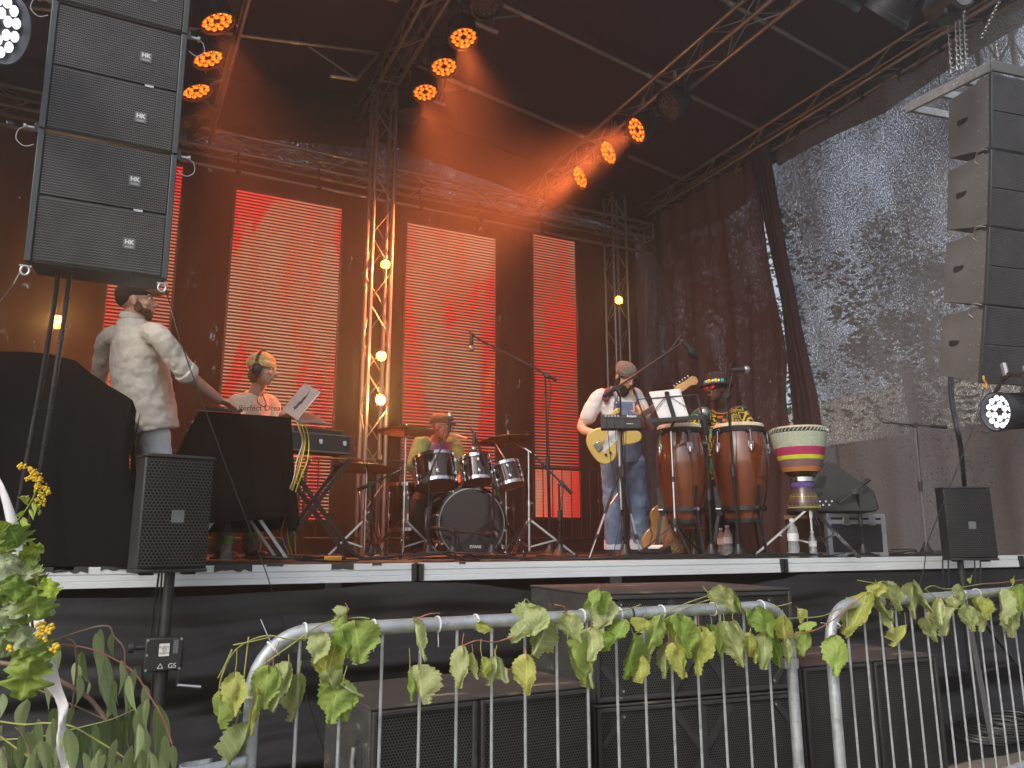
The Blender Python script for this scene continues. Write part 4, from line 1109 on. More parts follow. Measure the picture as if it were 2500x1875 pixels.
def drum(label, top, axis, R, H, shell, skin, nlug=6, hoopmat='chrome', badge=True, name='drum', group=None, bottom='resonant_skin'):
    """axis points from the struck head into the drum"""
    x, y, z = frame(axis, FW)
    t = thing(name, label, 'drum', top, (x, y, z), group)
    MB().lathe([(R, .008), (R, H - .008)], 40).build('shell', shell, t)
    MB().lathe([(R * .99, -.002), (R * .995, .006)], 40).build('batter_head', skin, t)
    MB().lathe([(R * .99, H - .006), (R * .99, H + .002)], 40).build('bottom_head', bottom, t)
    for zz in (.008, H - .008):
        m = MB(); hoop(m, R + .004, zz, h=.014); m.build('hoop', hoopmat, t)
    for k in range(nlug):
        a = 2 * PI * k / nlug + .3; d = V((math.cos(a), math.sin(a), 0)); q = V((-d.y, d.x, 0))
        for zz in (H * .27, H * .73):
            MB().box(d * (R + .012) + V((0, 0, zz)), (.022, .026, H * .17), (d, q, V((0, 0, 1)))).build('lug', 'chrome', t, bevel=.006)
        MB().tube([d * (R + .016) + V((0, 0, -.008)), d * (R + .016) + V((0, 0, H + .008))], .0032, 6).build('tension_rod', 'chrome', t)
    return t
def tripod_legs(t, top, n, spread, h, mat='chrome', r=.011, double=True, rot=.4, brace=True):
    for k in range(n):
        a = rot + 2 * PI * k / n; d = V((math.cos(a), math.sin(a), 0)); q = V((-d.y, d.x, 0))
        foot = d * spread + V((0, 0, .012)); up = V((0, 0, h))
        m = MB()
        if double:
            for s_ in (-1, 1): m.bar(up + q * (s_ * .011) + d * .02, foot + q * (s_ * .011), .016, .003, q)
        else: m.tube([up + d * .02, foot], r, 8)
        m.build('leg', mat, t)
        MB().tube([foot - V((0, 0, .012)), foot + V((0, 0, .02))], .016, 8).build('rubber_foot', 'rubber', t)
        if brace: MB().bar(V((0, 0, h * .28)), (up + d * .02).lerp(foot, .55), .014, .003, q).build('leg_brace', mat, t)
def cymbal_stand(label, base, top, R, tilt=(0, 0, 1), boom=None, name='cymbal_stand', group='cymbals on stands', rot=.4, spread=.3):
    t = thing(name, label, 'cymbal', base, None, group)
    up = V(top) - V(base); hub = V((0, 0, up.z)) if boom is None else V((boom[0], boom[1], boom[2]))
    tripod_legs(t, None, 3, spread, .3, rot=rot)
    MB().tube([(0, 0, .05), (0, 0, hub.z * .5)], .0135, 10).build('lower_tube', 'chrome', t)
    MB().tube([(0, 0, hub.z * .5), (0, 0, hub.z)], .010, 10).build('upper_tube', 'chrome', t)
    for zz in (.3, hub.z * .5): MB().lathe([(.022, -.02), (.022, .02)], 12, (0, 0, zz)).build('collar', 'chrome', t)
    MB().ball((.028, 0, hub.z * .5), (.016, .008, .012), 8, 6).build('wing_screw', 'chrome', t)
    if boom is not None:
        MB().tube([hub, up], .008, 8).build('boom_arm', 'chrome', t)
        MB().tube([hub, hub + (hub - up) * .35], .008, 8).build('boom_tail', 'chrome', t)
    else:
        MB().tube([hub, up], .008, 8).build('boom_arm', 'chrome', t)
    x, y, z = frame(tilt)
    MB().lathe([(.0, .03), (.02, .03), (.045, .018), (.06, .012), (R * .7, .004), (R, -.012), (R, -.0135), (R * .7, .0025), (.06, .0105), (.0, .0105)], 48, up, (x, y, z)).build('cymbal', 'bronze', t)
    MB().tube([up, up + z * .06], .005, 6).build('spindle', 'chrome', t)
    MB().ball(up + z * .05, (.012, .012, .008), 8, 6).build('wing_nut', 'chrome', t)
    return t
# drum kit
ty = V((0, 1, 0))
bd = P(1151, 1277, 6.85)
def bass():
    x, y, z = frame((.06, 1, 0), (0, 0, 1))
    t = thing('bass_drum', 'black bass drum with a glossy black front head lettered EVANS', 'drum', bd, (x, y, z))
    R, H = .305, .42
    MB().lathe([(R, .02), (R, H)], 48).build('shell', 'black_lacquer', t)
    MB().lathe([(R * .97, -.0), (R * .97, .01)], 48).build('front_head', 'black_head', t)
    MB().lathe([(R * .97, H), (R * .97, H + .008)], 48).build('batter_head', 'drum_skin', t)
    for zz in (.012, H):
        m = MB(); hoop(m, R + .01, zz, h=.022, t=.016, n=48); m.build('hoop', 'black_lacquer', t)
        m = MB(); hoop(m, R - .004, zz - .018, h=.006, t=.008, n=48); m.build('flesh_hoop', 'chrome', t)
    for k in range(8):
        a = 2 * PI * k / 8 + .2; d = V((math.cos(a), math.sin(a), 0)); q = V((-d.y, d.x, 0))
        MB().box(d * (R + .014) + V((0, 0, .12)), (.024, .028, .06), (d, q, V((0, 0, 1)))).build('lug', 'chrome', t, bevel=.006)
        MB().tube([d * (R + .022) + V((0, 0, -.02)), d * (R + .022) + V((0, 0, .12))], .0035, 6).build('tension_rod', 'chrome', t)
        MB().box(d * (R + .020) + V((0, 0, -.008)), (.03, .02, .012), (d, q, V((0, 0, 1)))).build('claw_hook', 'chrome', t, bevel=.003)
    # front is -z; right as seen from the audience is local -x or +x
    rs = 1 if x.dot(RT) > 0 else -1; us = 1 if y.z > 0 else -1
    hc = V((rs * .13, us * -.11, 0))
    m = MB(); m.lathe([(.052, -.006), (.064, -.006), (.064, .0), (.052, .0)], 28, hc, close=True); m.build('port_ring', 'rubber', t)
    MB().lathe([(.052, -.004), (.052, -.001)], 24, hc).build('port_hole', 'blackplastic', t)
    text_mesh('head_lettering', 'EVANS', .036, (rs * .035, us * -.205, -.003), (V((rs, 0, 0)), V((0, us, 0)), V((0, 0, -1))), 'white', t, .0005, bold=.001)
    for s_ in (-1, 1):
        MB().tube([(s_ * .24, us * -.09, .1), (s_ * .36, us * -.29, .03)], .007, 8).build('spur', 'chrome', t)
        MB().box((s_ * .245, us * -.08, .1), (.03, .04, .04)).build('spur_bracket', 'chrome', t, bevel=.006)
    MB().box((0, us * (R + .02), .2), (.07, .025, .07)).build('tom_mount', 'chrome', t, bevel=.008)
    for s_ in (-1, 1): MB().tube([(s_ * .03, us * R, .2), (s_ * .035, us * (R + .25), .2), (s_ * .12, us * (R + .3), .2)], .011, 10).build('tom_arm', 'chrome', t)
bass()
tilt = V((.05, .32, -1)).normalized()
def tom(label, u, v, d, R, H, ax, badge):
    c = P(u, v, d); a = V(ax).normalized(); t = drum(label, c - a * H / 2, a, R, H, 'black_lacquer', 'drum_skin', 6, name='tom_drum', group='toms of the drum kit')
    return t
tom('largest tom of the drum kit, left one above the bass drum', 1062, 1152, 6.72, .178, .25, (.02, -.30, -1), 1)
tom('smallest middle tom above the bass drum', 1163, 1148, 6.82, .128, .22, (-.0, -.28, -1), 1)
tom('tilted right tom next to the bass drum', 1238, 1160, 6.85, .118, .20, (.16, -.30, -1), 1)
for u, v, d, w in ((1062, 1135, 6.52, .05), (1213, 1152, 6.72, .045)):
    pass
drum('tall black floor tom left of the bass drum', P(992, 1182, 7.25), (0, 0, -1), .175, .42, 'black_lacquer', 'drum_skin', 6, name='floor_tom')
ft = [o for o in COL.objects if o.name.startswith('floor_tom')][0]
for k in range(3):
    a = k * 2.1 + .5; d = V((math.cos(a), math.sin(a), 0))
    MB().tube([d * .2 + V((0, 0, .25)), d * .2 + V((0, 0, .62)), d * .215 + V((0, 0, .655))], .006, 8).build('leg', 'chrome', ft)
    MB().box(d * .195 + V((0, 0, .28)), (.03, .03, .05)).build('leg_bracket', 'chrome', ft, bevel=.006)
def ps(u, v, d): return P(u, v, d)
b0 = floor_pt(982, 6.4)
cymbal_stand('crash cymbal on a chrome tripod stand left of the toms', b0, ps(993, 1050, 6.5), .245, (.02, .04, 1), spread=.36, rot=.15)
b0 = floor_pt(887, 6.5)
cymbal_stand('low wide cymbal in front of the centre mast', b0, ps(890, 1140, 6.5), .265, (.06, .06, 1), rot=.9)
b0 = floor_pt(1291, 6.5)
cymbal_stand('crash cymbal on a boom arm right of the toms', b0, ps(1241, 1068, 6.75), .2, (-.04, .06, 1), boom=(0, 0, (P(1291, 1095, 6.5).z - FZ)), rot=-.3, spread=.4)
b0 = floor_pt(1234, 7.1)
cymbal_stand('hi-hat cymbal behind the right tom', b0, ps(1207, 1078, 7.3), .17, (.02, .04, 1), boom=(0, 0, (P(1234, 1120, 7.1).z - FZ)), spread=.25, rot=.8)
# ---------------------------------------------------------------- microphones and stands
def mic(parent, tip, d, L=.16, R=.022, headmat='steel', shield=False, wind=False):
    d = V(d).normalized(); tip = V(tip); a = tip - d * L; ax = frame(d)
    MB().lathe([(R * .45, 0), (R * .6, .01), (R * .78, L * .62), (R * .95, L * .72)], 16, a, ax).build('microphone_body', 'blackplastic', parent)
    if wind: MB().ball(tip - d * .02, (R * 1.5, R * 1.5, R * 2.2), 16, 10, ax).build('windshield', 'rubber', parent)
    else: MB().ball(tip - d * .02, (R * 1.15, R * 1.15, R * 1.25), 14, 10, ax).build('microphone_grille', headmat, parent)
def mic_stand(label, base, joint, boom_a=None, boom_b=None, mic_d=None, base_kind='round', mat='blackmetal', group='microphone stands', **mk):
    B = V(base); t = thing('microphone_stand', label, 'microphone stand', B, None, group)
    j = V(joint) - B
    if base_kind == 'round':
        MB().lathe([(.125, 0), (.125, .012), (.06, .03), (.028, .08), (.018, .12)], 24).build('cast_base', 'blackmetal', t)
    else:
        for k in range(3):
            a = .5 + k * 2 * PI / 3; d = V((math.cos(a), math.sin(a), 0))
            MB().tube([(0, 0, .11), d * .3 + V((0, 0, .015))], .008, 8).build('leg', 'blackmetal', t)
        MB().lathe([(.03, .06), (.03, .15), (.016, .17)], 14).build('leg_hub', 'blackmetal', t)
    h = mid(V((0, 0, .1)), j, .5)
    MB().tube([(0, 0, .05), h], .0115, 10).build('lower_tube', mat, t)
    MB().tube([h, j], .0085, 10).build('upper_tube', mat, t)
    MB().tube([h - V((0, 0, .05)), h + V((0, 0, .04))], .018, 10).build('clutch', 'blackplastic', t)
    if boom_a is not None:
        a, b = V(boom_a) - B, V(boom_b) - B; dd = (b - a).normalized()
        MB().tube([a, b], .0075, 8).build('boom', 'blackmetal', t)
        MB().tube([a, a + dd * min(.14, (b - a).length * .25)], .016, 10).build('counterweight', 'rubber', t)
        cp = a + dd * max(0, min((b - a).length, (j - a).dot(dd)))
        MB().lathe([(.024, -.02), (.024, .02)], 14, cp, frame(dd.cross(V((0, 0, 1))))).build('swivel', 'blackplastic', t)
        MB().tube([j, cp], .012, 8).build('neck', 'blackplastic', t)
        if mic_d is not None: mic(t, b + V(mic_d).normalized() * .14, mic_d, **mk)
        mm = (a + b) / 2
        c = catmull([b, b + V((-.03, 0, .04)), b - dd * .2 + V((0, .01, -.02)), mm + V((.0, .012, .012)), cp + V((.02, 0, -.03)), mid(j, h) + V((.016, .0, 0)), h + V((.02, 0, 0)), V((.02, .01, .25)), V((.1, .06, .01))], 5)
        MB().tube(c, .0035, 6).build('microphone_cable', 'cable', t)
    elif mic_d is not None:
        mic(t, j + V(mic_d).normalized() * .12, mic_d, **mk)
    return t
def ms(label, ub, db, uj, vj, ba=None, bb=None, **k):
    base = floor_pt(ub, db); j = P(uj, vj, db)
    a = P(*ba) if ba else None; b = P(*bb) if bb else None
    return mic_stand(label, base, j, a, b, **k)
ms('black microphone stand pointing up in front of the largest tom', 1045, 6.2, 1047, 1172, (1036, 1182, 6.2), (1096, 1050, 6.3), mic_d=(.1, .1, 1))
ms('black microphone stand in front of the smallest tom', 1200, 6.2, 1203, 1180, (1222, 1220, 6.2), (1158, 1060, 6.3), mic_d=(-.0, .1, -1))
ms('black microphone stand with a rising boom below the low cymbal', 905, 6.35, 908, 1185, (872, 1196, 6.35), (982, 1145, 6.4))
ms('short black microphone stand in front of the bass drum', 1105, 6.1, 1106, 1300, (1050, 1288, 6.1), (1185, 1305, 6.25), mic_d=(1, .6, -.05), R=.03)
ms('tall black microphone stand in front of the narrow screen with a hanging microphone', 1342, 6.9, 1331, 922, (1360, 929, 6.9), (1152, 818, 7.0), mic_d=(-.05, 0, -1), R=.024)
ms('black microphone stand with a falling boom right of the drum kit', 1367, 6.5, 1364, 1185, (1396, 1206, 6.5), (1300, 1108, 6.6))
ms('tall black microphone stand with long boom in front of the guitarist', 1526, 6.0, 1514, 968, (1474, 968, 5.95), (1668, 836, 6.2), mic_d=(.75, 0, -.7), R=.026, wind=True)
ms('microphone stand between the two congas, its microphone seen edge on', 1737, 6.0, 1724, 1085, (1722, 1095, 6.0), (1720, 1045, 6.0), mic_d=(.05, .1, 1), R=.034, L=.2)
ms('vocal microphone stand with a silver microphone in front of the right conga', 1803, 6.05, 1776, 968, (1772, 985, 6.05), (1790, 905, 6.05), mic_d=(.9, -.1, .1), R=.028)
ms('microphone stand without microphone, boom level, right of the monitor wedge', 2262, 7.0, 2233, 1046, (2311, 1046, 6.95), (2155, 1034, 7.05), mat='steel')
ms('low microphone stand with a slanting boom in front of the monitor wedge', 2107, 6.5, 2094, 1212, (2122, 1172, 6.45), (2050, 1232, 6.5))
# ---------------------------------------------------------------- congas
def conga(label, u, vt, d, R):
    top = P(u, vt, d); H = .765
    t = thing('conga', label, 'drum', top - V((0, 0, H)), None, 'pair of tall congas')
    prof = [(R * .68, 0), (R * .74, .05), (R * .82, .13), (R * .98, .28), (R * 1.07, .42), (R * 1.09, .50), (R * 1.05, .58), (R * .98, .66), (R * .93, H)]
    pf = []
    c = catmull([(r, h, 0) for r, h in prof], 4)
    MB().lathe([(p.x, p.y) for p in c], 56).build('shell', 'amber_shell', t)
    m = MB(); m.lathe([(R * .95, H - .055), (R * 1.02, H - .055), (R * 1.045, H - .02), (R * .98, H - .012)], 48, close=True); m.build('comfort_rim', 'blackmetal', t)
    MB().lathe([(R * .98, H - .02), (R * .985, H + .004), (R * .94, H + .016), (R * .5, H + .019), (.001, H + .019)], 48).build('drum_head', 'drum_skin', t)
    MB().lathe([(R * .675, -.012), (R * .70, -.012), (R * .72, .022), (R * .69, .022)], 40, close=True).build('bottom_band', 'blackmetal', t)
    a0 = math.atan2(-FW.y, -FW.x)
    for k in range(5):
        a = a0 + .12 + k * 2 * PI / 5; dd = V((math.cos(a), math.sin(a), 0)); q = V((-dd.y, dd.x, 0))
        MB().box(dd * (R * 1.03) + V((0, 0, H - .05)), (.018, .05, .04), (dd, q, V((0, 0, 1)))).build('hoop_ear', 'blackmetal', t, bevel=.008)
        MB().tube([dd * (R * 1.07) + V((0, 0, H - .05)), dd * (R * 1.12) + V((0, 0, H - .19))], .006, 8).build('tension_hook', 'chrome', t)
        pts = [(-.024, .0), (.024, 0), (.024, -.045), (0, -.08), (-.024, -.045)]
        MB().prism(pts, dd * (R * 1.06) + V((0, 0, H - .145)), q, V((0, 0, 1)), dd, .012).build('side_plate', 'steel', t, bevel=.003)
        MB().lathe([(.011, -.03), (.013, .0), (.008, .02)], 10, dd * (R * 1.115) + V((0, 0, H - .19))).build('lug_nut', 'chrome', t)
    s_ = thing('conga_stand', label.replace('conga', 'black conga stand under the conga', 1), 'drum stand', V((top.x, top.y, FZ)), None, 'black conga stands')
    s_['label'] = 'black three-legged stand that carries the ' + ('left' if u < 1700 else 'right') + ' conga'
    zc = top.z - H - FZ
    m = MB(); hoop(m, R * .84, zc + .1, h=.017, t=.008, n=40); m.build('ring', 'blackmetal', s_)
    for k in range(3):
        a = a0 + .35 + k * 2 * PI / 3; dd = V((math.cos(a), math.sin(a), 0)); q = V((-dd.y, dd.x, 0))
        MB().bar(dd * (R * .90) + V((0, 0, zc + .05)), dd * (R * 1.0) + V((0, 0, zc + .28)), .045, .012, q).build('upright', 'blackmetal', s_)
        MB().bar(dd * (R * .92) + V((0, 0, zc + .1)), dd * (R * 1.28) + V((0, 0, .01)), .026, .012, q).build('leg', 'blackmetal', s_)
        MB().lathe([(.014, -.02), (.014, .02)], 10, dd * (R * .96) + V((0, 0, zc + .1)), frame(dd)).build('clamp_bolt', 'chrome', s_)
conga('brown sunburst conga standing left, behind the music stand', 1660, 1046, 6.4, .19)
conga('brown sunburst conga standing right, next to the djembe', 1802, 1044, 6.4, .205)
# ---------------------------------------------------------------- djembe
top = P(1948, 1048, 5.95); H = .62; R = .203
t = thing('djembe', 'goblet djembe bound with green, magenta and yellow cord', 'drum', top - V((0, 0, H)))
def col(n, c): MT[n] = M(n, c, .85, 0, .2, 60, .5, 200)
col('cord_sage', (.42, .46, .35)); col('cord_magenta', (.42, .03, .11)); col('cord_yellow', (.55, .6, .02)); col('cord_plum', (.22, .11, .12)); col('cord_orange', (.42, .16, .04)); col('cord_dark', (.03, .03, .035)); col('band_purple', (.09, .05, .2))
MT['djembe_wood'] = M('painted_dark_wood', (.06, .03, .02), .35, 0, .3, 10, .1, coat=.4)
MT['skin_goat'] = M('mottled_goat_skin', (.55, .43, .31), .7, 0, .2, 12, .3, wear=((.2, .13, .08), .4, 14))
bw = [(R * .93, H - .01, 'cord_dark'), (R * .985, H - .05, 'cord_dark')]
MB().lathe([(.115, 0), (.12, .012), (.11, .06), (.088, .13), (.072, .2), (.075, .25), (.105, .27), (R * .60, .31), (R * .74, .39), (R * .90, .51), (R * .98, H - .01)], 48).build('wooden_body', 'djembe_wood', t)
MB().lathe([(R * .99, H - .03), (R * .985, H), (R * .7, H + .006), (.001, H + .006)], 48).build('drum_head', 'skin_goat', t)
def bandr(z): return R * (.99 - .30 * max(0, (.58 - z) / .25) ** 1.3)
for n_, z0, z1, mt in (('knot_ring', H - .045, H - .015, 'cord_dark'), ('sage_cord', H - .155, H - .045, 'cord_sage'), ('magenta_cord', H - .215, H - .155, 'cord_magenta'), ('yellow_cord', H - .245, H - .215, 'cord_yellow'), ('plum_cord', H - .30, H - .245, 'cord_plum'), ('orange_cord', H - .335, H - .30, 'cord_orange')):
    m = MB(); k = max(2, int((z1 - z0) / .007))
    for i in range(k):
        z = z0 + (i + .5) * (z1 - z0) / k; rr = bandr(z) + .004
        m.lathe([(rr - .004, z - .0036), (rr + .003, z - .003), (rr + .004, z), (rr + .003, z + .003), (rr - .004, z + .0036)], 40, close=True)
    m.build(n_, mt, t)
m = MB()
for k in range(44):
    a = 2 * PI * k / 44; m.tube([(math.cos(a) * (R + .006), math.sin(a) * (R + .006), H - .04), (math.cos(a + .09) * (R + .009), math.sin(a + .09) * (R + .009), H - .018)], .004, 6)
m.build('knot_loops', 'cord_sage', t, kind='stuff')
MB().lathe([(.084, .17), (.086, .19), (.078, .225), (.07, .225)], 32, close=True).build('purple_band', 'band_purple', t)
for z, mt in ((.02, 'cord_yellow'), (.05, 'cord_dark'), (.075, 'cord_orange'), (.1, 'cord_yellow'), (.125, 'cord_plum')):
    rr = .121 - (z - .012) * .28
    m = MB(); m.lathe([(rr - .002, z - .004), (rr + .003, z), (rr - .002, z + .004)], 32, close=True); m.build('painted_ring', mt, t)
m = MB()
for z in (.035, .062, .088, .112):
    for k in range(22):
        a = 2 * PI * k / 22; rr = .122 - (z - .012) * .28; m.ball((math.cos(a) * rr, math.sin(a) * rr, z), .003, 5, 4)
m.build('stud_dots', 'drum_skin', t, kind='stuff')
st = thing('djembe_stand', 'chrome double-braced tripod stand that holds the djembe', 'drum stand', floor_pt(1985, 6.2))
hz_ = top.z - H + .24 - FZ
tripod_legs(st, None, 3, .46, .38, rot=.45)
MB().tube([(0, 0, .04), (0, 0, hz_)], .0145, 12).build('centre_tube', 'chrome', st)
for zz in (.12, .33, hz_ - .1): MB().lathe([(.024, -.022), (.024, .022)], 12, (0, 0, zz)).build('collar', 'chrome', st)
off = top - V((0, 0, H)) - V(floor_pt(1985, 6.2)); ring_c = V((off.x, off.y, hz_ - .01))
m = MB(); m.lathe([(.078, -.016), (.09, -.016), (.09, .016), (.078, .016)], 28, ring_c, close=True); m.build('holding_ring', 'chrome', st)
MB().bar((0, 0, hz_), ring_c + (V((0, 0, hz_)) - ring_c).normalized() * .1, .03, .03).build('ring_arm', 'chrome', st)
# ---------------------------------------------------------------- table, laptop, controller
tp = P(495, 1003, 5.0); tq = P(700, 1003, 5.0); TY = tp.y; TZ = tp.z; tx0 = tp.x; tx1 = PY(706, 1003, TY).x
td_ = .62
t = thing('covered_table', 'stand-up table draped with a black cloth hanging to the knees', 'table', ((tx0 + tx1) / 2, TY, FZ))
w_, hgt = (tx1 - tx0) / 2, TZ - FZ
MB().bb(-w_ + .02, w_ - .02, .02, td_ - .02, hgt - .04, hgt - .008).build('table_top', 'blackplastic', t)
def dr(a, b):
    # perimeter: front flaring left, right side, back
    per = [(-w_ - .02, td_), (-w_ - .02, .0), (w_ + .01, -.01), (w_ + .02, td_), (-w_ - .02, td_)]
    seg = a * 4; i = min(3, int(seg)); f_ = seg - i
    x = per[i][0] + (per[i + 1][0] - per[i][0]) * f_; y = per[i][1] + (per[i + 1][1] - per[i][1]) * f_
    drop = .70 + .05 * math.sin(a * 9) + (.1 * (i == 1) * (f_ > .85)) + (.06 if i == 2 else 0)
    z = hgt - b * drop; fl = b * .10
    nxy = V(((x) / w_, (y - td_ / 2) / (td_ / 2), 0)); 
    ox = (.10 * b if x > 0 else -.34 * b * (1 - .55 * b) * (1 if i in (0, 1) and (i == 0 or f_ < .5) else 1) * (1 - f_ if i == 1 else 1)) + .018 * math.sin(a * 60) * b * (1 if i != 1 else .5)
    oy = (-.03 * b - .022 * math.sin(a * 46 + 1) * b - .03 * nz(a * 14, b * 3)) if i == 1 else .02 * math.sin(a * 70) * b
    return V((x + ox, y + oy, z))
m = MB(); m.sheet(dr, 160, 24); cl = m.build('tablecloth', 'cloth', t, thick=.002)
MB().bb(-w_ - .02, w_ + .02, -.01, td_, hgt - .006, hgt).build('cloth_top', 'cloth', t)
for s_ in (-1, 1):
    MB().bar((-.32 * s_, .1, .02), (.32 * s_, .1, hgt - .05), .035, .02).build('cross_leg', 'steel', t)
    MB().bar((-.32 * s_, .5, .02), (.32 * s_, .5, hgt - .05), .035, .02).build('cross_leg', 'steel', t)
MT['device'] = M('dark_device_metal', (.02, .02, .021), .4, .3, .1, 10, .05)
MT['red_edge'] = M('copper_red_edge', (.35, .07, .03), .4, .4, .1, 10, 0)
c0 = P(496, 994, 5.02); c1 = P(592, 996, 5.02)
t = thing('dj_controller', 'flat black controller on the left end of the covered table', 'controller', (0, 0, 0))
t.location = ((c0.x + c1.x) / 2, c0.y + .14, TZ); ww = (c1.x - c0.x) / 2
MB().bb(-ww - .03, ww, -.16, .16, .004, .03).build('case', 'device', t, bevel=.004)
MB().bb(-ww - .034, ww + .002, -.164, -.158, .002, .008).build('copper_edge', 'red_edge', t)
for i in range(8):
    MB().lathe([(.012, .03), (.012, .045), (.009, .048)], 12, (-ww + .03 + (i % 4) * .07, -.08 + (i // 4) * .12, 0)).build('knob', 'blackplastic', t)
# laptop with its lid towards the audience
lb = P(706, 1005, 5.15)
MT['laptop_alu'] = M('silver_laptop_lid', (.50, .46, .48), .38, .5, .05, 4, 0)
lx = (RT * .5 - FW * .55); lx.z = 0; lx.normalize()
hz2 = V((0, 0, 1)); ln_ = lx.cross(hz2).normalized()
t = thing('laptop', 'open silver laptop on the covered table with a black zigzag sticker on its lid', 'laptop', P(714, 1002, 5.25), None)
bl, br_, tl_, tr_ = P(690, 1000, 5.32) , P(722, 1022, 5.08), P(739, 925, 5.45), P(775, 948, 5.2)
lo_ = t.location.copy()
xx = (br_ - bl).normalized(); yy = (tl_ - bl); yy = (yy - xx * yy.dot(xx)).normalized(); zz = xx.cross(yy)
W_, H_ = .33, .235; o0 = bl - lo_
m = MB(); m.prism([(0, 0), (W_, 0), (W_, H_), (0, H_)], o0, xx, yy, zz, .007); m.build('lid', 'laptop_alu', t, bevel=.003)
MB().prism([(.01, .01), (W_ - .01, .01), (W_ - .01, H_ - .01), (.01, H_ - .01)], o0 - zz * .0015, xx, yy, zz, .001).build('screen', 'blackplastic', t)
zg = [(.135, .05), (.155, .075), (.15, .10), (.17, .12), (.165, .145), (.185, .165), (.18, .205), (.21, .15), (.2, .13), (.215, .11), (.195, .09), (.2, .065), (.18, .04), (.155, .055)]
for sgn, off_ in ((1, .0072),):
    MB().prism([(p[0], p[1]) for p in zg], o0 + zz * off_, xx, yy, zz, .0008).build('sticker', 'tape', t)
bd_ = -(zz - V((0, 0, 1)) * zz.z).normalized()
MB().prism([(0, 0), (W_, 0), (W_, .23), (0, .23)], o0 - V((0, 0, .004)), xx, bd_, xx.cross(bd_), .012).build('keyboard_half', 'laptop_alu', t, bevel=.003)
# yellow, white, orange leads down the right end of the table
for i, (mt, c_, off_) in enumerate((('lead_yellow', (.6, .62, .05), 0), ('lead_yellow2', (.6, .62, .05), 9), ('lead_white', (.6, .6, .55), -7), ('lead_orange', (.6, .16, .04), -3))):
    MT[mt] = M(mt, c_, .5, 0, .05, 10, 0)
    pts = [P(724 + off_ * .3, 1020, 5.15), P(738 + off_, 1040 + i * 4, 5.15), P(745 + off_, 1080, 5.2), P(735 + off_ * 1.6, 1125, 5.15), P(724 + off_, 1165, 5.12), P(712 + off_, 1200, 5.15), P(708 + off_ * .7, 1240, 5.2), P(700 + off_ * 2, 1300, 5.3), P(712 + off_, 1352, 5.4)]
    o = MB().tube(catmull(pts, 6), .004, 6).build('audio_lead', mt)
    tag(o, ['bright yellow audio lead hanging at the table end', 'second yellow lead looping outwards at the table end', 'white audio lead hanging from the laptop', 'orange audio lead along the tablecloth edge'][i], 'cable', 'leads hanging from the table')
# keyboard case on X stand
kb = P(806, 1085, 6.2)
t = thing('keyboard_case', 'long black flight case with silver edges behind the table, on a cross stand', 'case', kb, (V((.98, .2, 0)).normalized(), V((-.2, .98, 0)).normalized(), V((0, 0, 1))))
MB().bb(-.42, .10, -.14, .14, -.075, .06).build('case_body', 'blackplastic', t)
for z in (-.075, .06):
    MB().bb(-.425, .105, -.145, -.138, z - .006, z + .006).build('edge_profile', 'side_dull', t)
    MB().bb(.10, .107, -.145, .145, z - .006, z + .006).build('edge_profile', 'side_dull', t)
for x in (-.16, .04): MB().bb(x, x + .03, -.15, -.140, -.02, .02).build('latch', 'chrome', t, bevel=.003)
MB().bb(-.4, .05, -.12, .12, .07, .105).build('synthesizer', 'device', t, bevel=.005)
t = thing('cross_stand', 'black cross-shaped keyboard stand right of the covered table', 'stand', floor_pt(765, 6.15))
zt_ = kb.z - .1 - FZ
for yy in (-.14, .14):
    MB().bar((-.3, yy, .02), (.22, yy, zt_), .03, .03).build('cross_bar', 'blackmetal', t)
    MB().bar((.3, yy + .03, .02), (-.3, yy + .03, zt_), .03, .03).build('cross_bar', 'blackmetal', t)
for x, z in ((-.3, .02), (.3, .02)): MB().bar((x, -.2, z), (x, .2, z), .03, .03).build('foot_bar', 'blackmetal', t)
# water bottles
MT['pet'] = M('clear_plastic', (.6, .66, .68), .12, 0, .05, 10, .2, 40, spec=.8); MT['pet'].node_tree.nodes['Principled BSDF'].inputs['Alpha'].default_value = .32
MT['green_label'] = M('green_bottle_label', (.25, .5, .08), .5, 0, .1, 10, 0)
def bottle(label, p, h=.24, lab='white', cap='white'):
    t = thing('water_bottle', label, 'bottle', p, None, 'water bottles on the stage')
    r = h * .145
    MB().lathe([(r * .9, 0), (r, .01), (r, h * .3), (r * .92, h * .36), (r, h * .42), (r, h * .62), (r * .8, h * .76), (r * .42, h * .88), (r * .42, h * .93)], 20).build('bottle_body', 'pet', t)
    m = MB(); m.lathe([(r * 1.01, h * .42), (r * 1.01, h * .62)], 20); m.build('paper_label', lab, t)
    MB().lathe([(r * .46, h * .92), (r * .46, h)], 14).build('screw_cap', cap, t)
bottle('clear bottle with green label on the floor left of the table legs', floor_pt(551, 5.3), .27, 'green_label', 'olive')
bottle('water bottle between the conga legs, left of two', floor_pt(1762, 6.6), .24)
bottle('water bottle between the conga legs, right of two', floor_pt(1778, 6.5), .26)
bottle('water bottle standing under the djembe', floor_pt(1938, 6.1), .3)
bottle('water bottle lying open right of the djembe stand foot', floor_pt(1985, 6.0), .2)
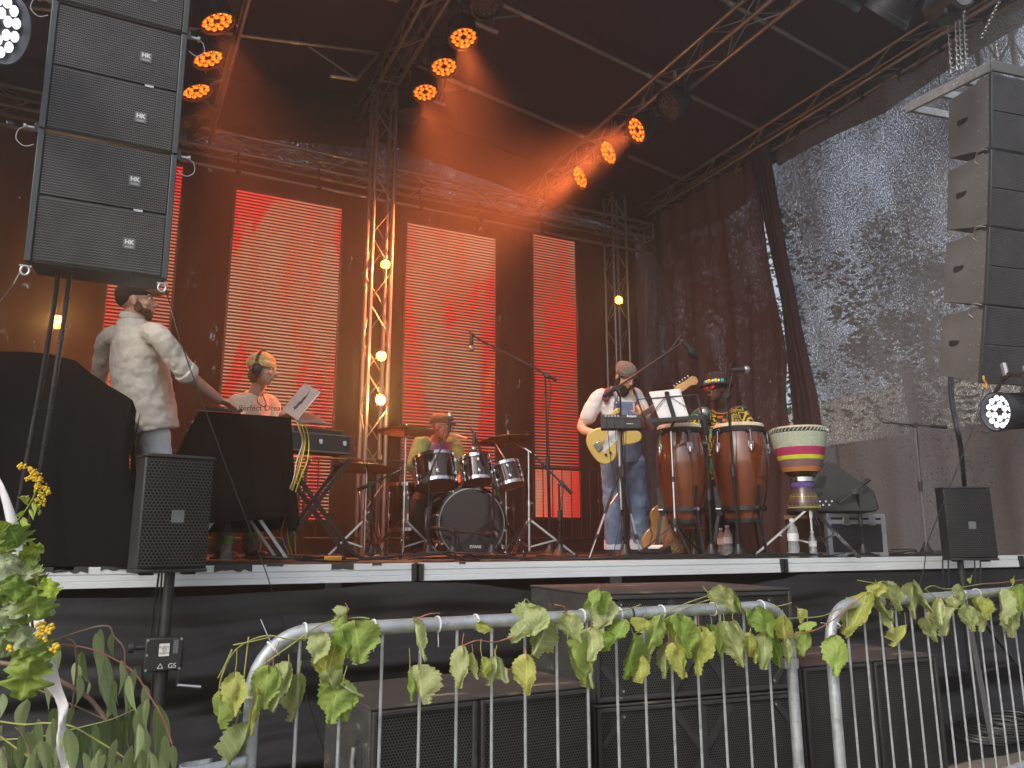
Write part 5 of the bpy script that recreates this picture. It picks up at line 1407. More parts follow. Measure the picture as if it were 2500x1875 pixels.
# music stand with sheet of paper
base = floor_pt(1650, 5.95)
t = thing('music_stand', 'black folding music stand in front of the left conga', 'music stand', base)
pz = P(1645, 1025, 5.95).z - FZ
for k in range(3):
    a = .2 + k * 2 * PI / 3; d = V((math.cos(a), math.sin(a), 0))
    MB().bar(V((0, 0, .26)), d * .32 + V((0, 0, .012)), .018, .008).build('leg', 'blackmetal', t)
MB().lathe([(.026, .23), (.03, .26), (.022, .3)], 14).build('leg_hub', 'blackmetal', t)
MB().tube([(0, 0, .2), (0, 0, .6)], .011, 10).build('lower_tube', 'chrome', t)
MB().tube([(0, 0, .6), (0, 0, pz)], .008, 10).build('upper_tube', 'chrome', t)
MB().lathe([(.017, -.02), (.017, .02)], 10, (0, 0, .6)).build('clutch', 'blackplastic', t)
A, B_, C_, D_ = [P(*q) - base for q in ((1555, 976, 6.07), (1702, 964, 6.07), (1716, 1020, 5.90), (1577, 1029, 5.90))]
m = MB()
for p, q in ((A, B_), (B_, C_), (A, D_)): m.bar(p, q, .012, .006)
m.build('desk_frame', 'blackmetal', t)
MB().bar(D_, C_, .02, .03).build('sheet_ledge', 'blackmetal', t)
top_ = mid(A, B_) + V((0, 0, .02)); bot_ = mid(D_, C_)
MB().bar(top_, bot_, .034, .008).build('centre_plate', 'blackmetal', t)
MB().bar(top_, D_, .008, .004).build('stay', 'blackmetal', t); MB().bar(top_, C_, .008, .004).build('stay', 'blackmetal', t)
MB().tube([bot_, V((0, 0, pz - .05))], .012, 8).build('desk_pivot', 'blackmetal', t)
MB().box(top_ + V((0, 0, .012)), (.03, .02, .02)).build('paper_clip', 'blackplastic', t)
MT['paper'] = M('white_paper', (.62, .62, .63), .8, 0, .05, 4, .1)
a, b, c, d = [P(*q) for q in ((1585, 958, 6.11), (1661, 950, 6.11), (1682, 1018, 5.93), (1610, 1026, 5.93))]
def pap(i, j):
    p = a.lerp(b, i).lerp(d.lerp(c, i), j); return p + FW * (.012 * math.sin(i * 3) + .03 * (1 - j) * abs(i - .5))
o = MB().sheet(pap, 10, 10).build('sheet_music', 'paper', thick=.001); tag(o, 'white sheets of paper leaning on the music stand', 'paper')
# synth box on silver tripod
base = floor_pt(1513, 6.05)
t = thing('device_tripod', 'silver photo-style tripod in front of the guitarist carrying a black box', 'tripod', base)
apex = P(1513, 1150, 6.05) - base
for q in ((1437, 1356, 5.8), (1565, 1348, 5.9), (1525, 1340, 6.4)):
    f_ = P(*q) - base; f_.z = 0
    MB().tube([apex, mid(apex, f_, .5)], .012, 8).build('leg', 'blackmetal', t)
    MB().tube([mid(apex, f_, .45), mid(apex, f_, .78)], .010, 8).build('leg_section', 'steel', t)
    MB().tube([mid(apex, f_, .76), f_], .007, 8).build('leg_section', 'steel', t)
    MB().lathe([(.015, -.02), (.015, .02)], 8, mid(apex, f_, .76), frame(f_ - apex)).build('leg_lock', 'blackplastic', t)
MB().tube([apex - V((0, 0, .3)), apex + V((0, 0, .42))], .012, 10).build('centre_column', 'steel', t)
MB().bar(V((0, 0, apex.z - .16)), mid(apex, P(1437, 1356, 5.8) - base, .5), .006, .003).build('spreader', 'steel', t)
MB().lathe([(.03, -.03), (.03, .03)], 12, apex).build('tripod_crown', 'blackplastic', t)
MB().lathe([(.022, -.03), (.026, .0), (.02, .05)], 12, apex + V((0, 0, .4))).build('tripod_head', 'blackplastic', t)
hb = apex + V((0, 0, .42)); MB().tube([hb, hb + RT * .14 + V((0, 0, -.06))], .008, 8).build('pan_handle', 'blackmetal', t)
bc = P(1516, 1034, 6.0)
sx_ = V((RT.x, RT.y, 0)); nf = (-FW + V((0, 0, -.0))).normalized(); upv = nf.cross(sx_) * -1
upv = sx_.cross(nf) * -1
t = thing('sound_module', 'black electronic box with small white lettering on the silver tripod', 'sound module', bc)
ux = RT; uy = (UP * .9 + FW * .42).normalized(); uz = ux.cross(uy).normalized()
MB().box((0, 0, 0), (.31, .11, .05), (ux, uy, uz)).build('case', 'device', t, bevel=.006)
MB().box(uy * .045 + uz * .012, (.30, .03, .035), (ux, uy, uz)).build('rear_panel', 'blackplastic', t)
text_mesh('maker_lettering', 'Roland', .026, uy * .046 + uz * .032 + ux * .08, (ux, uy, uz), 'white', t, .0004, bold=.0006)
MB().box(uz * .026 + ux * .06 - uy * .015, (.06, .003, .001), (ux, uy, uz)).build('model_print', 'white', t)
for i in range(5): MB().lathe([(.006, .028), (.006, .036)], 8, ux * (-.12 + i * .024) + uy * .046, (ux, uy, uz)).build('socket', 'chrome', t)
for i, x in enumerate((-.11, -.05, .03)):
    cpt = catmull([bc + ux * x + uy * .05 + uz * .02, bc + ux * x + V((0, 0, -.04)) - FW * .05, bc + ux * (x * .8) + V((0, 0, -.3)) - FW * .03, bc + ux * (x * .5 + .03) + V((0, 0, -.65)), V((bc.x + x, bc.y, FZ + .01))], 5)
    o = MB().tube(cpt, .003, 6).build('patch_cable', 'cable'); tag(o, ['left', 'middle', 'right'][i] + ' thin black cable hanging from the box on the silver tripod', 'cable', 'cables of the electronic box')
# ---------------------------------------------------------------- archtop, shaker, lyre, pedals
MT['spruce'] = M('amber_spruce_top', (.38, .17, .05), .3, 0, .25, 4, 0, coat=.7, stretch=(3, 3, .4))
o_ = P(1612, 1315, 6.75); xg = (RT * .97).normalized()
t = thing('archtop_guitar', 'amber archtop guitar leaning behind the left conga with an f-shaped sound hole', 'guitar', o_)
yg = V((RT.x * .12, RT.y * .12, 1)).normalized() ; zg_ = xg.cross(yg).normalized()
half = [(0, -.12), (.09, -.118), (.15, -.08), (.165, -.02), (.14, .05), (.1, .1), (.09, .14), (.11, .19), (.1, .25), (.05, .29), (0, .3)]
poly = [(p.x, p.y) for p in catmull([(q[0], q[1], 0) for q in half], 3)]
poly = poly + [(-p[0], p[1]) for p in poly[::-1][1:-1]]
MB().prism(poly, zg_ * .0, xg, yg, zg_, -.07).build('guitar_body', 'spruce', t, bevel=.012)
for s_ in (-1, 1):
    m = MB(); m.tube(catmull([xg * (s_ * .085) + yg * .12 + zg_ * .001, xg * (s_ * .1) + yg * .09 + zg_ * .001, xg * (s_ * .075) + yg * .03 + zg_ * .001, xg * (s_ * .09) + yg * -.02 + zg_ * .001], 5), .005, 6); m.build('sound_hole', 'blackplastic', t)
MB().bar(yg * .22 + zg_ * .012, yg * .78 + zg_ * .01, .045, .018, xg).build('neck', 'rosewood', t)
for i in range(6): MB().tube([xg * (-.02 + .008 * i) + yg * -.04 + zg_ * .02, xg * (-.018 + .007 * i) + yg * .8 + zg_ * .026], .0009, 4).build('string', 'steel', t)
MT['gourd'] = M('gourd_and_beads', (.2, .1, .04), .6, 0, .4, 70, .9, 90, col2=(.36, .22, .1))
t = thing('shaker_gourd', 'beaded brown gourd shaker on the floor behind the music stand', 'shaker', floor_pt(1640, 6.5))
MB().lathe([(.03, 0), (.09, .03), (.105, .08), (.09, .13), (.045, .17), (.025, .22), (.018, .27)], 24).build('gourd', 'gourd', t)
m = MB()
for i in range(7):
    for k in range(20):
        a = 2 * PI * (k + i % 2 * .5) / 20; z = .02 + i * .02; rr = .106 * math.sin(min(PI, .6 + z / .15 * 1.3)) ** .5
        m.ball((math.cos(a) * rr, math.sin(a) * rr, z), .009, 6, 4)
m.build('bead_net', 'gourd', t, kind='stuff')
t = thing('rope_drum', 'small hourglass talking drum with rope tension on the floor between the congas', 'drum', floor_pt(1695, 6.6))
MB().lathe([(.085, 0), (.085, .01), (.05, .1), (.05, .14), (.085, .23), (.085, .24)], 24).build('shell', 'djembe_wood', t)
for z in (.006, .238):
    m = MB(); hoop(m, .088, z, h=.008, t=.008, n=24); m.build('hoop', 'cord_orange', t)
for k in range(22):
    a = 2 * PI * k / 22; MB().tube([(math.cos(a) * .09, math.sin(a) * .09, .01), (math.cos(a + .1) * .078, math.sin(a + .1) * .078, .12), (math.cos(a) * .09, math.sin(a) * .09, .235)], .0035, 5).build('tension_rope', 'gourd', t)
t = thing('foot_pedal', 'black pedal with a white label standing beside the guitarist foot', 'pedal', floor_pt(1598, 5.75))
MB().box((0, 0, .05), (.14, .2, .05), (V((.9, .3, .3)).normalized(), V((-.3, .95, 0)).normalized(), V((-.3, 0, .95)).normalized())).build('pedal_body', 'device', t, bevel=.006)
MB().box((-.03, -.05, .085), (.06, .09, .01), (V((.9, .3, .3)).normalized(), V((-.3, .95, 0)).normalized(), V((-.3, 0, .95)).normalized())).build('label_plate', 'white', t)
# yellow adapter on the floor
MT['adapter'] = M('orange_adapter', (.55, .3, .03), .5, 0, .1, 10, 0)
t = thing('plug_adapter', 'small yellow-orange plug lying on the stage right of the table', 'plug', floor_pt(812, 5.2))
MB().box((0, 0, .016), (.12, .035, .03), rotz(.3)).build('plug_body', 'adapter', t, bevel=.006)
MB().box((.075, .02, .016), (.03, .02, .02), rotz(.3)).build('plug_tip', 'rubber', t, bevel=.003)
# ---------------------------------------------------------------- monitor wedge on flight case
fx0 = P(2030, 1300, 5.6)
X0, Y0 = P(2028, 1360, 6.5).x, P(2028, 1360, 6.5).y
t = thing('flight_case', 'black flight case with wide aluminium edges under the monitor wedge', 'case', (X0, Y0, FZ), rotz(-.12))
cw, cd, ch = .58, .55, P(2030, 1254, 6.5).z - FZ
MB().bb(0, cw, 0, cd, 0, ch).build('case_body', 'blackplastic', t)
for x in (0, cw):
    MB().bb(x - .022, x + .022, -.008, .03, 0, ch).build('edge_profile', 'galv', t)
for z in (.015, ch * .80, ch - .018): MB().bb(-.02, cw + .02, -.012, .028, z - .017, z + .017).build('edge_profile', 'galv', t)
for z in (.015, ch - .018): MB().bb(-.012, .02, .03, cd, z - .017, z + .017).build('edge_profile', 'galv', t)
for x in (.14, .42): MB().bb(x, x + .07, -.018, -.01, ch * .72, ch * .9).build('latch', 'steel', t, bevel=.003)
wz = FZ + ch + .006
t = thing('monitor_wedge', 'black plastic wedge-shaped monitor speaker lying on the flight case', 'monitor speaker', (X0 - .22, Y0 + .10, wz), rotz(-.62))
pr_ = [(0, .02), (.03, 0), (.66, 0), (.70, .03), (.66, .16), (.34, .37), (.29, .385), (.25, .36), (.03, .12)]
# profile in local y (away) ... front grille faces up and to the back
MB().prism([(p[0] * .92, p[1] * 1.1) for p in pr_], (0, 0, 0), (1, 0, 0), (0, 0, 1), (0, 1, 0), .62).build('enclosure', 'box_paint', t, bevel=.012)
MB().prism([(.035, .028), (.085, .028), (.2, .17), (.17, .17)], (0, -.004, 0), (1, 0, 0), (0, 0, 1), (0, -1, 0), .004).build('handle_recess', 'rubber', t)
MB().prism([(.12, .03), (.3, .03), (.3, .13), (.16, .13)], (0, -.003, 0), (1, 0, 0), (0, 0, 1), (0, -1, 0), .004).build('connector_panel', 'blackmetal', t)
for i in range(5): MB().lathe([(.008, 0), (.008, .012)], 8, (.17 + i * .024, -.006, .09 - (i % 2) * .03), frame((0, -1, 0))).build('socket', 'chrome', t)
MB().prism([(.20, .20), (.245, .30), (.19, .30), (.14, .22)], (0, -.004, 0), (1, 0, 0), (0, 0, 1), (0, -1, 0), .004).build('handle_recess', 'rubber', t)
# ---------------------------------------------------------------- rear crowd barrier on the stage
BY = 9.05
def barrier_rear(label, x0, x1):
    t = thing('crowd_barrier', label, 'barrier', (x0, BY, FZ), None, 'dark crowd barriers in front of the screens')
    w = x1 - x0
    c = catmull([(0, 0, .06), (0, 0, .92), (.05, 0, 1.05), (.16, 0, 1.09), (w - .16, 0, 1.09), (w - .05, 0, 1.05), (w, 0, .92), (w, 0, .06)], 4)
    MB().tube(c, .018, 8).build('frame_tube', 'blackmetal', t); MB().tube([(0, 0, .18), (w, 0, .18)], .016, 8).build('bottom_rail', 'blackmetal', t)
    n = int(w / .14)
    for i in range(1, n): MB().tube([(w * i / n, 0, .18), (w * i / n, 0, 1.09)], .007, 6).build('bar', 'blackmetal', t)
barrier_rear('dark crowd barrier behind the covered table', -.4, 1.75)
barrier_rear('dark crowd barrier behind the drummer', 1.82, 3.97)
barrier_rear('dark crowd barrier in front of the narrow right screen', 4.04, 6.2)
# ---------------------------------------------------------------- cables lying on the stage
r = random.Random(3)
for i in range(26):
    x0 = r.uniform(.2, 6.6); y0 = r.uniform(4.5, 5.6); L = r.uniform(.6, 1.8)
    pts = [V((x0 + L * k / 5 + r.uniform(-.1, .1), y0 + r.uniform(-.14, .14), FZ + .006 + (r.random() < .3) * r.uniform(0, .05))) for k in range(6)]
    for p in pts: p.y = max(4.44, p.y)
    o = MB().tube(catmull(pts, 6), r.choice((.004, .005, .006)), 6).build('stage_cable', 'cable')
    tag(o, 'black cable lying on the front of the stage floor ' + ('below the covered table' if x0 < 1.5 else 'before the drum kit' if x0 < 3 else 'by the guitarist' if x0 < 4 else 'under the congas' if x0 < 5 else 'by the monitor wedge'), 'cable', 'cables lying on the stage floor')
for i, (u, d, s_) in enumerate(((1600, 5.2, .16), (1750, 5.1, .2), (1130, 5.6, .2), (720, 5.3, .16), (2190, 5.0, .17))):
    c = floor_pt(u, d); pts = []
    for k in range(46):
        a = k * .55; pts.append(c + V((math.cos(a) * s_ * (1 + .2 * math.sin(k * .7)) * 1.6, math.sin(a) * s_ * .6, .012 + .02 * abs(math.sin(k * .33)))))
        pts[-1].y = max(pts[-1].y, 4.45)
    o = MB().tube(pts, .0055, 6).build('cable_coil', 'cable')
    tag(o, 'black cable coil ' + ['beside the pedal', 'in front of the congas', 'in front of the bass drum', 'right of the covered table legs', 'left of the level boom stand'][i], 'cable coil', 'cable coils on the stage')
# ================================================================ PA, FRONT
# ---------------------------------------------------------------- line arrays
def logo_plate(t, c, s, ax):
    """square maker plate with the two-letter mark"""
    x, y, z = ax
    MB().box(V(c), (s, s, .004), ax).build('maker_plate', 'plate_grey', t, bevel=.001)
    lt = V(c) + z * .0022
    text_mesh('maker_letters', 'HK', s * .55, lt + y * (s * .14), (x, y, z), 'plate_white', t, .0006, bold=s * .02)
    text_mesh('maker_word', 'AUDIO', s * .2, lt - y * (s * .3), (x, y, z), 'plate_white', t, .0004)
MT['plate_grey'] = M('maker_plate_grey', (.13, .14, .145), .4, .2, .1, 10, 0)
MT['plate_white'] = M('plate_lettering_white', (.7, .72, .72), .5, 0, .03, 10, 0)
MT['side_paint'] = M('grey_black_cabinet_side', (.12, .122, .125), .5, .1, .25, 3, .4, 200, wear=((.16, .16, .15), .2, 8))
MT['alu_strip'] = M('anodised_side_profile', (.06, .068, .072), .45, .5, .12, 6, 0)
def cabinet(label, c, ax, w, h, dep, group, logos, side):
    """c = centre of the front face; ax = (right, up, out)"""
    x, y, z = ax; t = thing('line_array_cabinet', label, 'speaker cabinet', c, (x, y, z), group)
    # tapered enclosure
    f, bk = h / 2 - .004, h / 2 * .80
    vs = [V((sx * w / 2, sy * (f if sz == 0 else bk), 0 if sz == 0 else -dep)) for sz in (0, 1) for sy in (-1, 1) for sx in (-1, 1)]
    MB().add(vs, [(0, 2, 3, 1), (4, 5, 7, 6), (0, 1, 5, 4), (2, 6, 7, 3), (0, 4, 6, 2), (1, 3, 7, 5)]).build('enclosure', 'side_paint', t, bevel=.004, smooth=0)
    for s_ in (-1, 1):
        MB().bb(s_ * w / 2 - .012, s_ * w / 2 + .012, -h / 2 + .003, h / 2 - .003, -.01, .016).build('side_profile', 'alu_strip', t, bevel=.003)
        MB().bb(s_ * (w / 2 + .003) - .002, s_ * (w / 2 + .003) + .002, -f + .006, f - .006, -dep * .32, -.012).build('side_plate', 'side_paint', t)
        for yy in (-.8, -.4, 0, .4, .8):
            for zz in (-.03, -dep * .27): MB().lathe([(.0045, 0), (.0045, .003)], 8, (s_ * (w / 2 + .004), yy * f, zz), frame((s_, 0, 0))).build('rivet', 'steel', t)
        hx = s_ * (w / 2 + .0012)
        m = MB(); m.prism([(-.05, -.022), (-.03, -.034), (.03, -.022), (.05, -.0), (.05, .016), (-.05, .016)], (hx, .02, -dep * .66), (0, 0, 1), (0, 1, 0), (s_, 0, 0), .0015); m.build('grip_hole', 'rubber', t)
    g = h / 2 - .010
    for s_ in (-1, 1):
        a, b = (.006, g) if s_ > 0 else (-g, -.006)
        MB().bb(-w / 2 + .013, w / 2 - .013, a, b, -.002, .010).build('grille', 'tri_grille', t, bevel=.003)
        if logos:
            logo_plate(t, (w * .21, (a + b) / 2 - .01, .012), .046, (V((1, 0, 0)), V((0, 1, 0)), V((0, 0, 1))))
    MB().bb(w * .22, w * .29, -.004, .006, .006, .014).build('joint_tag', 'steel', t)
    return t
def array(which, cs, ax_list, w, h, dep, group, labels):
    for c, ax, lb in zip(cs, ax_list, labels): cabinet(lb, c, ax, w, h, dep, group, True, 0)
# left array: bottom corners and the upright direction measured in place
bl, br = P(64, 637, 3.10), P(404, 682, 3.33)
xl = (br - bl).normalized(); wl = (br - bl).length
tl = P(110, 0, 3.10 + .15)
yl = (tl - bl); yl = (yl - xl * yl.dot(xl)).normalized(); zl = xl.cross(yl).normalized()
hL = (P(88, 308, 3.17) - bl).length
cc = (bl + br) / 2
names = ['lowest cabinet of the left line array', 'second lowest cabinet of the left line array, above the lowest', 'top cabinet of the left line array cut by the picture edge', 'cabinet of the left line array above the picture edge']
c_ = cc + yl * (hL / 2); y_ = yl; z_ = zl
lat = []
for i in range(3):
    cabinet(names[i], c_, (xl, y_, z_), wl - .01, hL, .42, 'cabinets of the left line array', True, 0)
    for s_ in (-1, 1):
        top_e = c_ + y_ * (hL / 2)
        if i < 2: lat.append((top_e + xl * (s_ * (wl / 2)), s_))
    nxt = c_ + y_ * (hL / 2)
    rot = Matrix.Rotation(R_(1.2), 3, xl); y2 = rot @ y_; z_ = rot @ z_; c_ = nxt + y2 * (hL / 2); y_ = y2
for i, (p, s_) in enumerate(lat):
    t = thing('quick_release_pin', ['left', 'right', 'left', 'right'][i] + ' locking pin with wire loop at the ' + ('lower' if i < 2 else 'upper') + ' joint of the left line array', 'locking pin', p, (xl, yl, zl), 'locking pins of the left line array')
    MB().bb(s_ * .012 - .01, s_ * .012 + .01, -.022, .022, -.02, .012).build('bracket', 'blackmetal', t, bevel=.003)
    MB().lathe([(.008, 0), (.008, .03), (.014, .032), (.014, .042)], 12, (s_ * .018, .0, -.004), frame((s_, 0, 0))).build('pin', 'steel', t)
    c = catmull([(s_ * .05, .0, 0), (s_ * .075, -.02, .0), (s_ * .08, -.06, 0), (s_ * .05, -.085, 0), (s_ * .018, -.07, 0)], 6)
    MB().tube(c, .002, 6).build('wire_loop', 'steel', t)
for i, (p, lbl) in enumerate(((bl - yl * .02, 'left shackle and wire under the left line array'), (br - yl * .02 - xl * .01, 'right shackle under the left line array with a thin guy line'))):
    t = thing('shackle', lbl, 'shackle', p)
    m = MB(); m.tube([V((math.cos(a) * .015, 0, math.sin(a) * .019 - .014)) for a in [k * 2 * PI / 16 for k in range(17)]], .0045, 8); m.build('bow', 'galv', t)
    MB().tube([(-.022, 0, .004), (.022, 0, .004)], .005, 8).build('pin', 'galv', t)
o = MB().tube([P(56, 650, 3.10), P(34, 690, 3.1), P(-30, 770, 3.4)], .003, 6).build('guy_wire', 'steel'); tag(o, 'wire running down left from the left shackle', 'wire')
o = MB().tube([P(404, 700, 3.42), P(440, 830, 3.3), P(560, 1160, 3.45), P(650, 1400, 3.55), P(795, 1850, 3.7)], .0026, 6).build('guy_line', 'cable'); tag(o, 'thin dark guy line slanting from the left array across the covered table to the ground', 'rope')
o = MB().tube([P(2403, 950, 5.3), P(2375, 1050, 5.2), P(2262, 1330, 4.6), P(2255, 1390, 4.3), P(2180, 1640, 3.9)], .003, 6).build('guy_line', 'cable'); tag(o, 'thin guy line slanting down left from the right array hook', 'rope')
# two thick feeder cables from the left array
for i, us in enumerate((((145, 648, 3.35), (130, 760, 3.4), (95, 960, 3.45), (50, 1200, 3.45), (15, 1400, 3.5), (-20, 1700, 3.5)), ((172, 652, 3.35), (162, 740, 3.4), (130, 950, 3.4), (95, 1160, 3.42), (62, 1330, 3.45), (40, 1600, 3.5)))):
    MT['feeder'] = M('shiny_black_speaker_cable', (.02, .02, .021), .3, 0, .1, 10, 0, spec=.8)
    o = MB().tube(catmull([P(*q) for q in us], 6), .0105, 10).build('speaker_cable', 'feeder')
    tag(o, ['left', 'right'][i] + ' thick shiny cable hanging from the left line array', 'cable', 'cables hanging from the left array')
# right array
hR = .60; wR_ = .58
tr_ = P(2421, 172, 6.0)
fd = V((-.17, -1, 0)).normalized()       # faces out of the stage to the audience
zr = V((fd.x, fd.y, -.15)).normalized(); xr = V((0, 0, 1)).cross(zr).normalized(); yr = zr.cross(xr)
c_ = tr_ + xr * (wR_ / 2) - V((0, 0, .03)) - yr * (hR / 2); y_, z_ = yr, zr
names = ['top', 'second from the top', 'third from the top', 'bottom']
for i in range(4):
    cabinet(names[i] + ' cabinet of the right line array', c_, (xr, y_, z_), wR_, hR, .40, 'cabinets of the right line array', True, 0)
    if i < 3:
        p = c_ - y_ * (hR / 2) - xr * (wR_ / 2)
        t = thing('wire_loop_pin', 'pin with pale wire loop at the ' + ['upper', 'middle', 'lower'][i] + ' joint of the right line array', 'locking pin', p, (xr, y_, z_), 'locking pins of the right line array')
        MB().bb(-.012, .0, -.02, .02, -.05, .0).build('bracket', 'blackmetal', t)
        MB().tube(catmull([(-.01, 0, -.02), (-.03, .015, -.08), (-.02, -.05, -.13), (-.01, -.09, -.10)], 6), .003, 6).build('wire_loop', 'steel', t)
    e = c_ - y_ * (hR / 2); rot = Matrix.Rotation(R_(1.5), 3, xr); y_ = rot @ y_; z_ = rot @ z_; c_ = e - y_ * (hR / 2)
t = thing('flying_frame', 'grey steel flying frame on top of the right line array', 'rigging frame', tr_ + xr * (wR_ / 2), (xr, yr, zr))
for s_ in (-1, 1): MB().bb(s_ * wR_ / 2 - .015, s_ * wR_ / 2 + .015, -.02, .065, -.85, .02).build('side_beam', 'galv', t, bevel=.004)
MB().bb(-wR_ / 2 - .015, wR_ / 2 + .015, -.018, .063, .0, .024).build('front_beam', 'side_paint', t, bevel=.004)
for zz in (-.82, -.5, -.25): MB().bb(-wR_ / 2, wR_ / 2, -.01, .05, zz - .02, zz + .02).build('cross_beam', 'galv', t)
for zz in (-.3, -.33): MB().lathe([(.006, 0), (.006, .003)], 8, (-wR_ / 2 - .015, .02, zz), frame((-1, 0, 0))).build('rivet', 'white', t)
# chains and hoist
def chain(label, a, b, pitch=.035, r=.0045, group='hoist chains at the upper right'):
    a, b = V(a), V(b); d = (b - a); n = int(d.length / pitch); ax = frame(d)
    t = thing('chain', label, 'chain', a, ax, group)
    link = None
    for i in range(n):
        if link is None:
            pts = [V((math.cos(q) * .009, 0, math.sin(q) * .009 + (.013 if math.sin(q) >= 0 else -.013))) for q in [k * 2 * PI / 12 for k in range(13)]]
            link = MB().tube(pts, r, 6).build('link', 'galv', t); o = link
        else:
            o = link.copy(); COL.objects.link(o); o.parent = t
        o.location = (0, 0, (i + .5) * pitch); o.rotation_euler = (0, 0, (i % 2) * PI / 2)
    return t
zc_ = P(2325, 20, 5.7).z + .25
for i, (u, v, d, ut) in enumerate(((2326, 180, 5.85, 2312), (2341, 172, 5.8, 2332), (2351, 170, 5.8, 2342), (2363, 158, 5.8, 2352))):
    a = P(u, v, d); b = P(ut, -20, d); chain(['first chain from the left above the right flying frame', 'second chain from the left above the right flying frame', 'third chain from the left above the right flying frame', 'fourth chain with a hook above the right flying frame'][i], a, b)
chain('long chain slanting at the right next to the lattice tower', P(2398, 95, 5.9), P(2450, -10, 5.5), .035, .0045)
t = thing('chain_hoist', 'dark round motor hoist at the top edge above the right line array', 'hoist', P(2352, -12, 5.6), frame((-.25, -1, -.25)))
MB().lathe([(.07, -.3), (.1, -.28), (.11, -.02), (.11, .0), (.095, .012), (.09, .012), (.06, .016)], 28).build('motor_housing', 'blackmetal', t)
MB().box((0, -.05, -.15), (.16, .16, .18)).build('gear_box', 'blackmetal', t, bevel=.02)
MB().lathe([(.085, .012), (.085, .017)], 28).build('end_cover', 'side_paint', t)
t = thing('lifting_hook', 'small yellow hook below the right line array', 'hook', P(2402, 930, 5.7))
MB().tube(catmull([(0, 0, .03), (0, 0, .0), (.02, 0, -.03), (.01, 0, -.06), (-.015, 0, -.055), (-.018, 0, -.035)], 6), .007, 8).build('hook_body', 'adapter', t)
# feeder cable below right array
for i in range(2):
    o = MB().tube(catmull([P(2318 + i * 6, 925, 5.7), P(2322 + i * 6, 990, 5.5), P(2340 + i * 5, 1080, 5.4), P(2350 + i * 5, 1170, 6.3), P(2356 + i * 5, 1300, 6.6)], 6), .011, 8).build('speaker_cable', 'feeder')
    tag(o, ['left', 'right'][i] + ' cable hanging from the right line array behind the pole speaker', 'cable', 'cables hanging from the right array')
# ---------------------------------------------------------------- pole speakers
def pole_speaker(label, c, facing, w, h, dep, group='pole speakers at the stage edge'):
    z = V(facing).normalized(); x = V((0, 0, 1)).cross(z).normalized(); y = z.cross(x)
    t = thing('pole_speaker', label, 'speaker', c, (x, y, z), group)
    poly = [(-w / 2, 0), (w / 2, 0), (w / 2, -dep * .45), (w * .24, -dep), (-w * .24, -dep), (-w / 2, -dep * .45)]
    MB().prism(poly, (0, -h / 2 + .012, 0), (1, 0, 0), (0, 0, 1), (0, 1, 0), h - .024).build('enclosure', 'box_paint', t, bevel=.008)
    for s_ in (-1, 1):
        m = MB(); m.prism([(p[0] * 1.02, p[1] * 1.01 + .01 * (p[1] == 0)) for p in poly], (0, s_ * (h / 2 - .006) - .009, 0), (1, 0, 0), (0, 0, 1), (0, 1, 0), .018); m.build('end_cap', 'box_paint', t, bevel=.006)
    def gr(a, b):
        u_ = a * 2 - 1; return V((u_ * (w / 2 - .006), (b - .5) * (h - .05), .012 + .014 * (1 - u_ * u_)))
    m = MB(); m.sheet(gr, 20, 2); g_ = m.build('grille', 'hex_grille', t)
    MB().bb(-.028, .028, -.045, .012, .026, .0285).build('taped_badge', 'plate_grey', t)
    for x_ in (-w * .3, w * .3): MB().bb(x_ - .025, x_ + .025, -h / 2 - .014, -h / 2 - .004, -dep * .3, -dep * .1).build('foot', 'rubber', t)
    return t
spl = P(430, 1250, 3.62)
pole_speaker('black pole speaker in front of the stage at the left, grille to the viewer', spl, (.22, -1, 0), .31, .535, .33)
spr = P(2368, 1280, 6.05)
pole_speaker('black pole speaker at the right below the hanging line array', spr, (-.62, -1, 0), .35, .56, .32)
# wind-up stand left
MT['sticker_white'] = M('white_sticker', (.62, .62, .6), .5, 0, .05, 10, 0)
t = thing('wind_up_stand', 'black wind-up stand with crank under the left pole speaker', 'speaker stand', (spl.x, spl.y + .12, 0))
zc = P(415, 1590, 3.62).z
MB().tube([(0, 0, .1), (0, 0, zc + .05)], .029, 16).build('outer_tube', 'blackmetal', t)
MB().tube([(0, 0, zc), (0, 0, spl.z - .26)], .024, 16).build('inner_tube', 'blackmetal', t)
MB().box((.0, -.02, zc), (.16, .075, .15)).build('gear_housing', 'blackmetal', t, bevel=.008)
MB().box((-.0, -.0605, zc + .02), (.044, .001, .055)).build('instruction_label', 'sticker_white', t)
MB().box((.048, -.0605, zc + .032), (.022, .001, .06)).build('blank_label', 'plate_grey', t)
text_mesh('label_text', 'max. Belastung\n85 kg\nmax.\nLoading load', .009, (0, -.0618, zc + .02), (V((1, 0, 0)), V((0, 0, 1)), V((0, -1, 0))), 'blackplastic', t, .0002)
text_mesh('warning_mark', '\u25B3  GS', .03, (.015, -.0588, zc - .052), (V((1, 0, 0)), V((0, 0, 1)), V((0, -1, 0))), 'sticker_white', t, .0003)
for x_, z_q in ((-.07, .065), (.07, .065), (-.07, -.065), (.07, -.065), (-.07, 0)): MB().lathe([(.006, 0), (.006, .004)], 8, (x_, -.058, zc + z_q), frame((0, -1, 0))).build('screw', 'steel', t)
MB().tube([(-.08, 0, zc + .03), (-.13, 0, zc + .03)], .012, 8).build('locking_shaft', 'blackmetal', t)
MB().lathe([(.022, 0), (.024, .01), (.022, .022)], 14, (-.125, 0, zc + .03), frame((-1, 0, 0))).build('locking_knob', 'blackplastic', t)
MB().bar((.09, -.03, zc + .02), (.065, -.04, zc - .14), .018, .008).build('crank_arm', 'blackmetal', t)
MB().tube([(.065, -.04, zc - .14), (.17, -.045, zc - .155)], .009, 10).build('crank_handle', 'chrome', t)
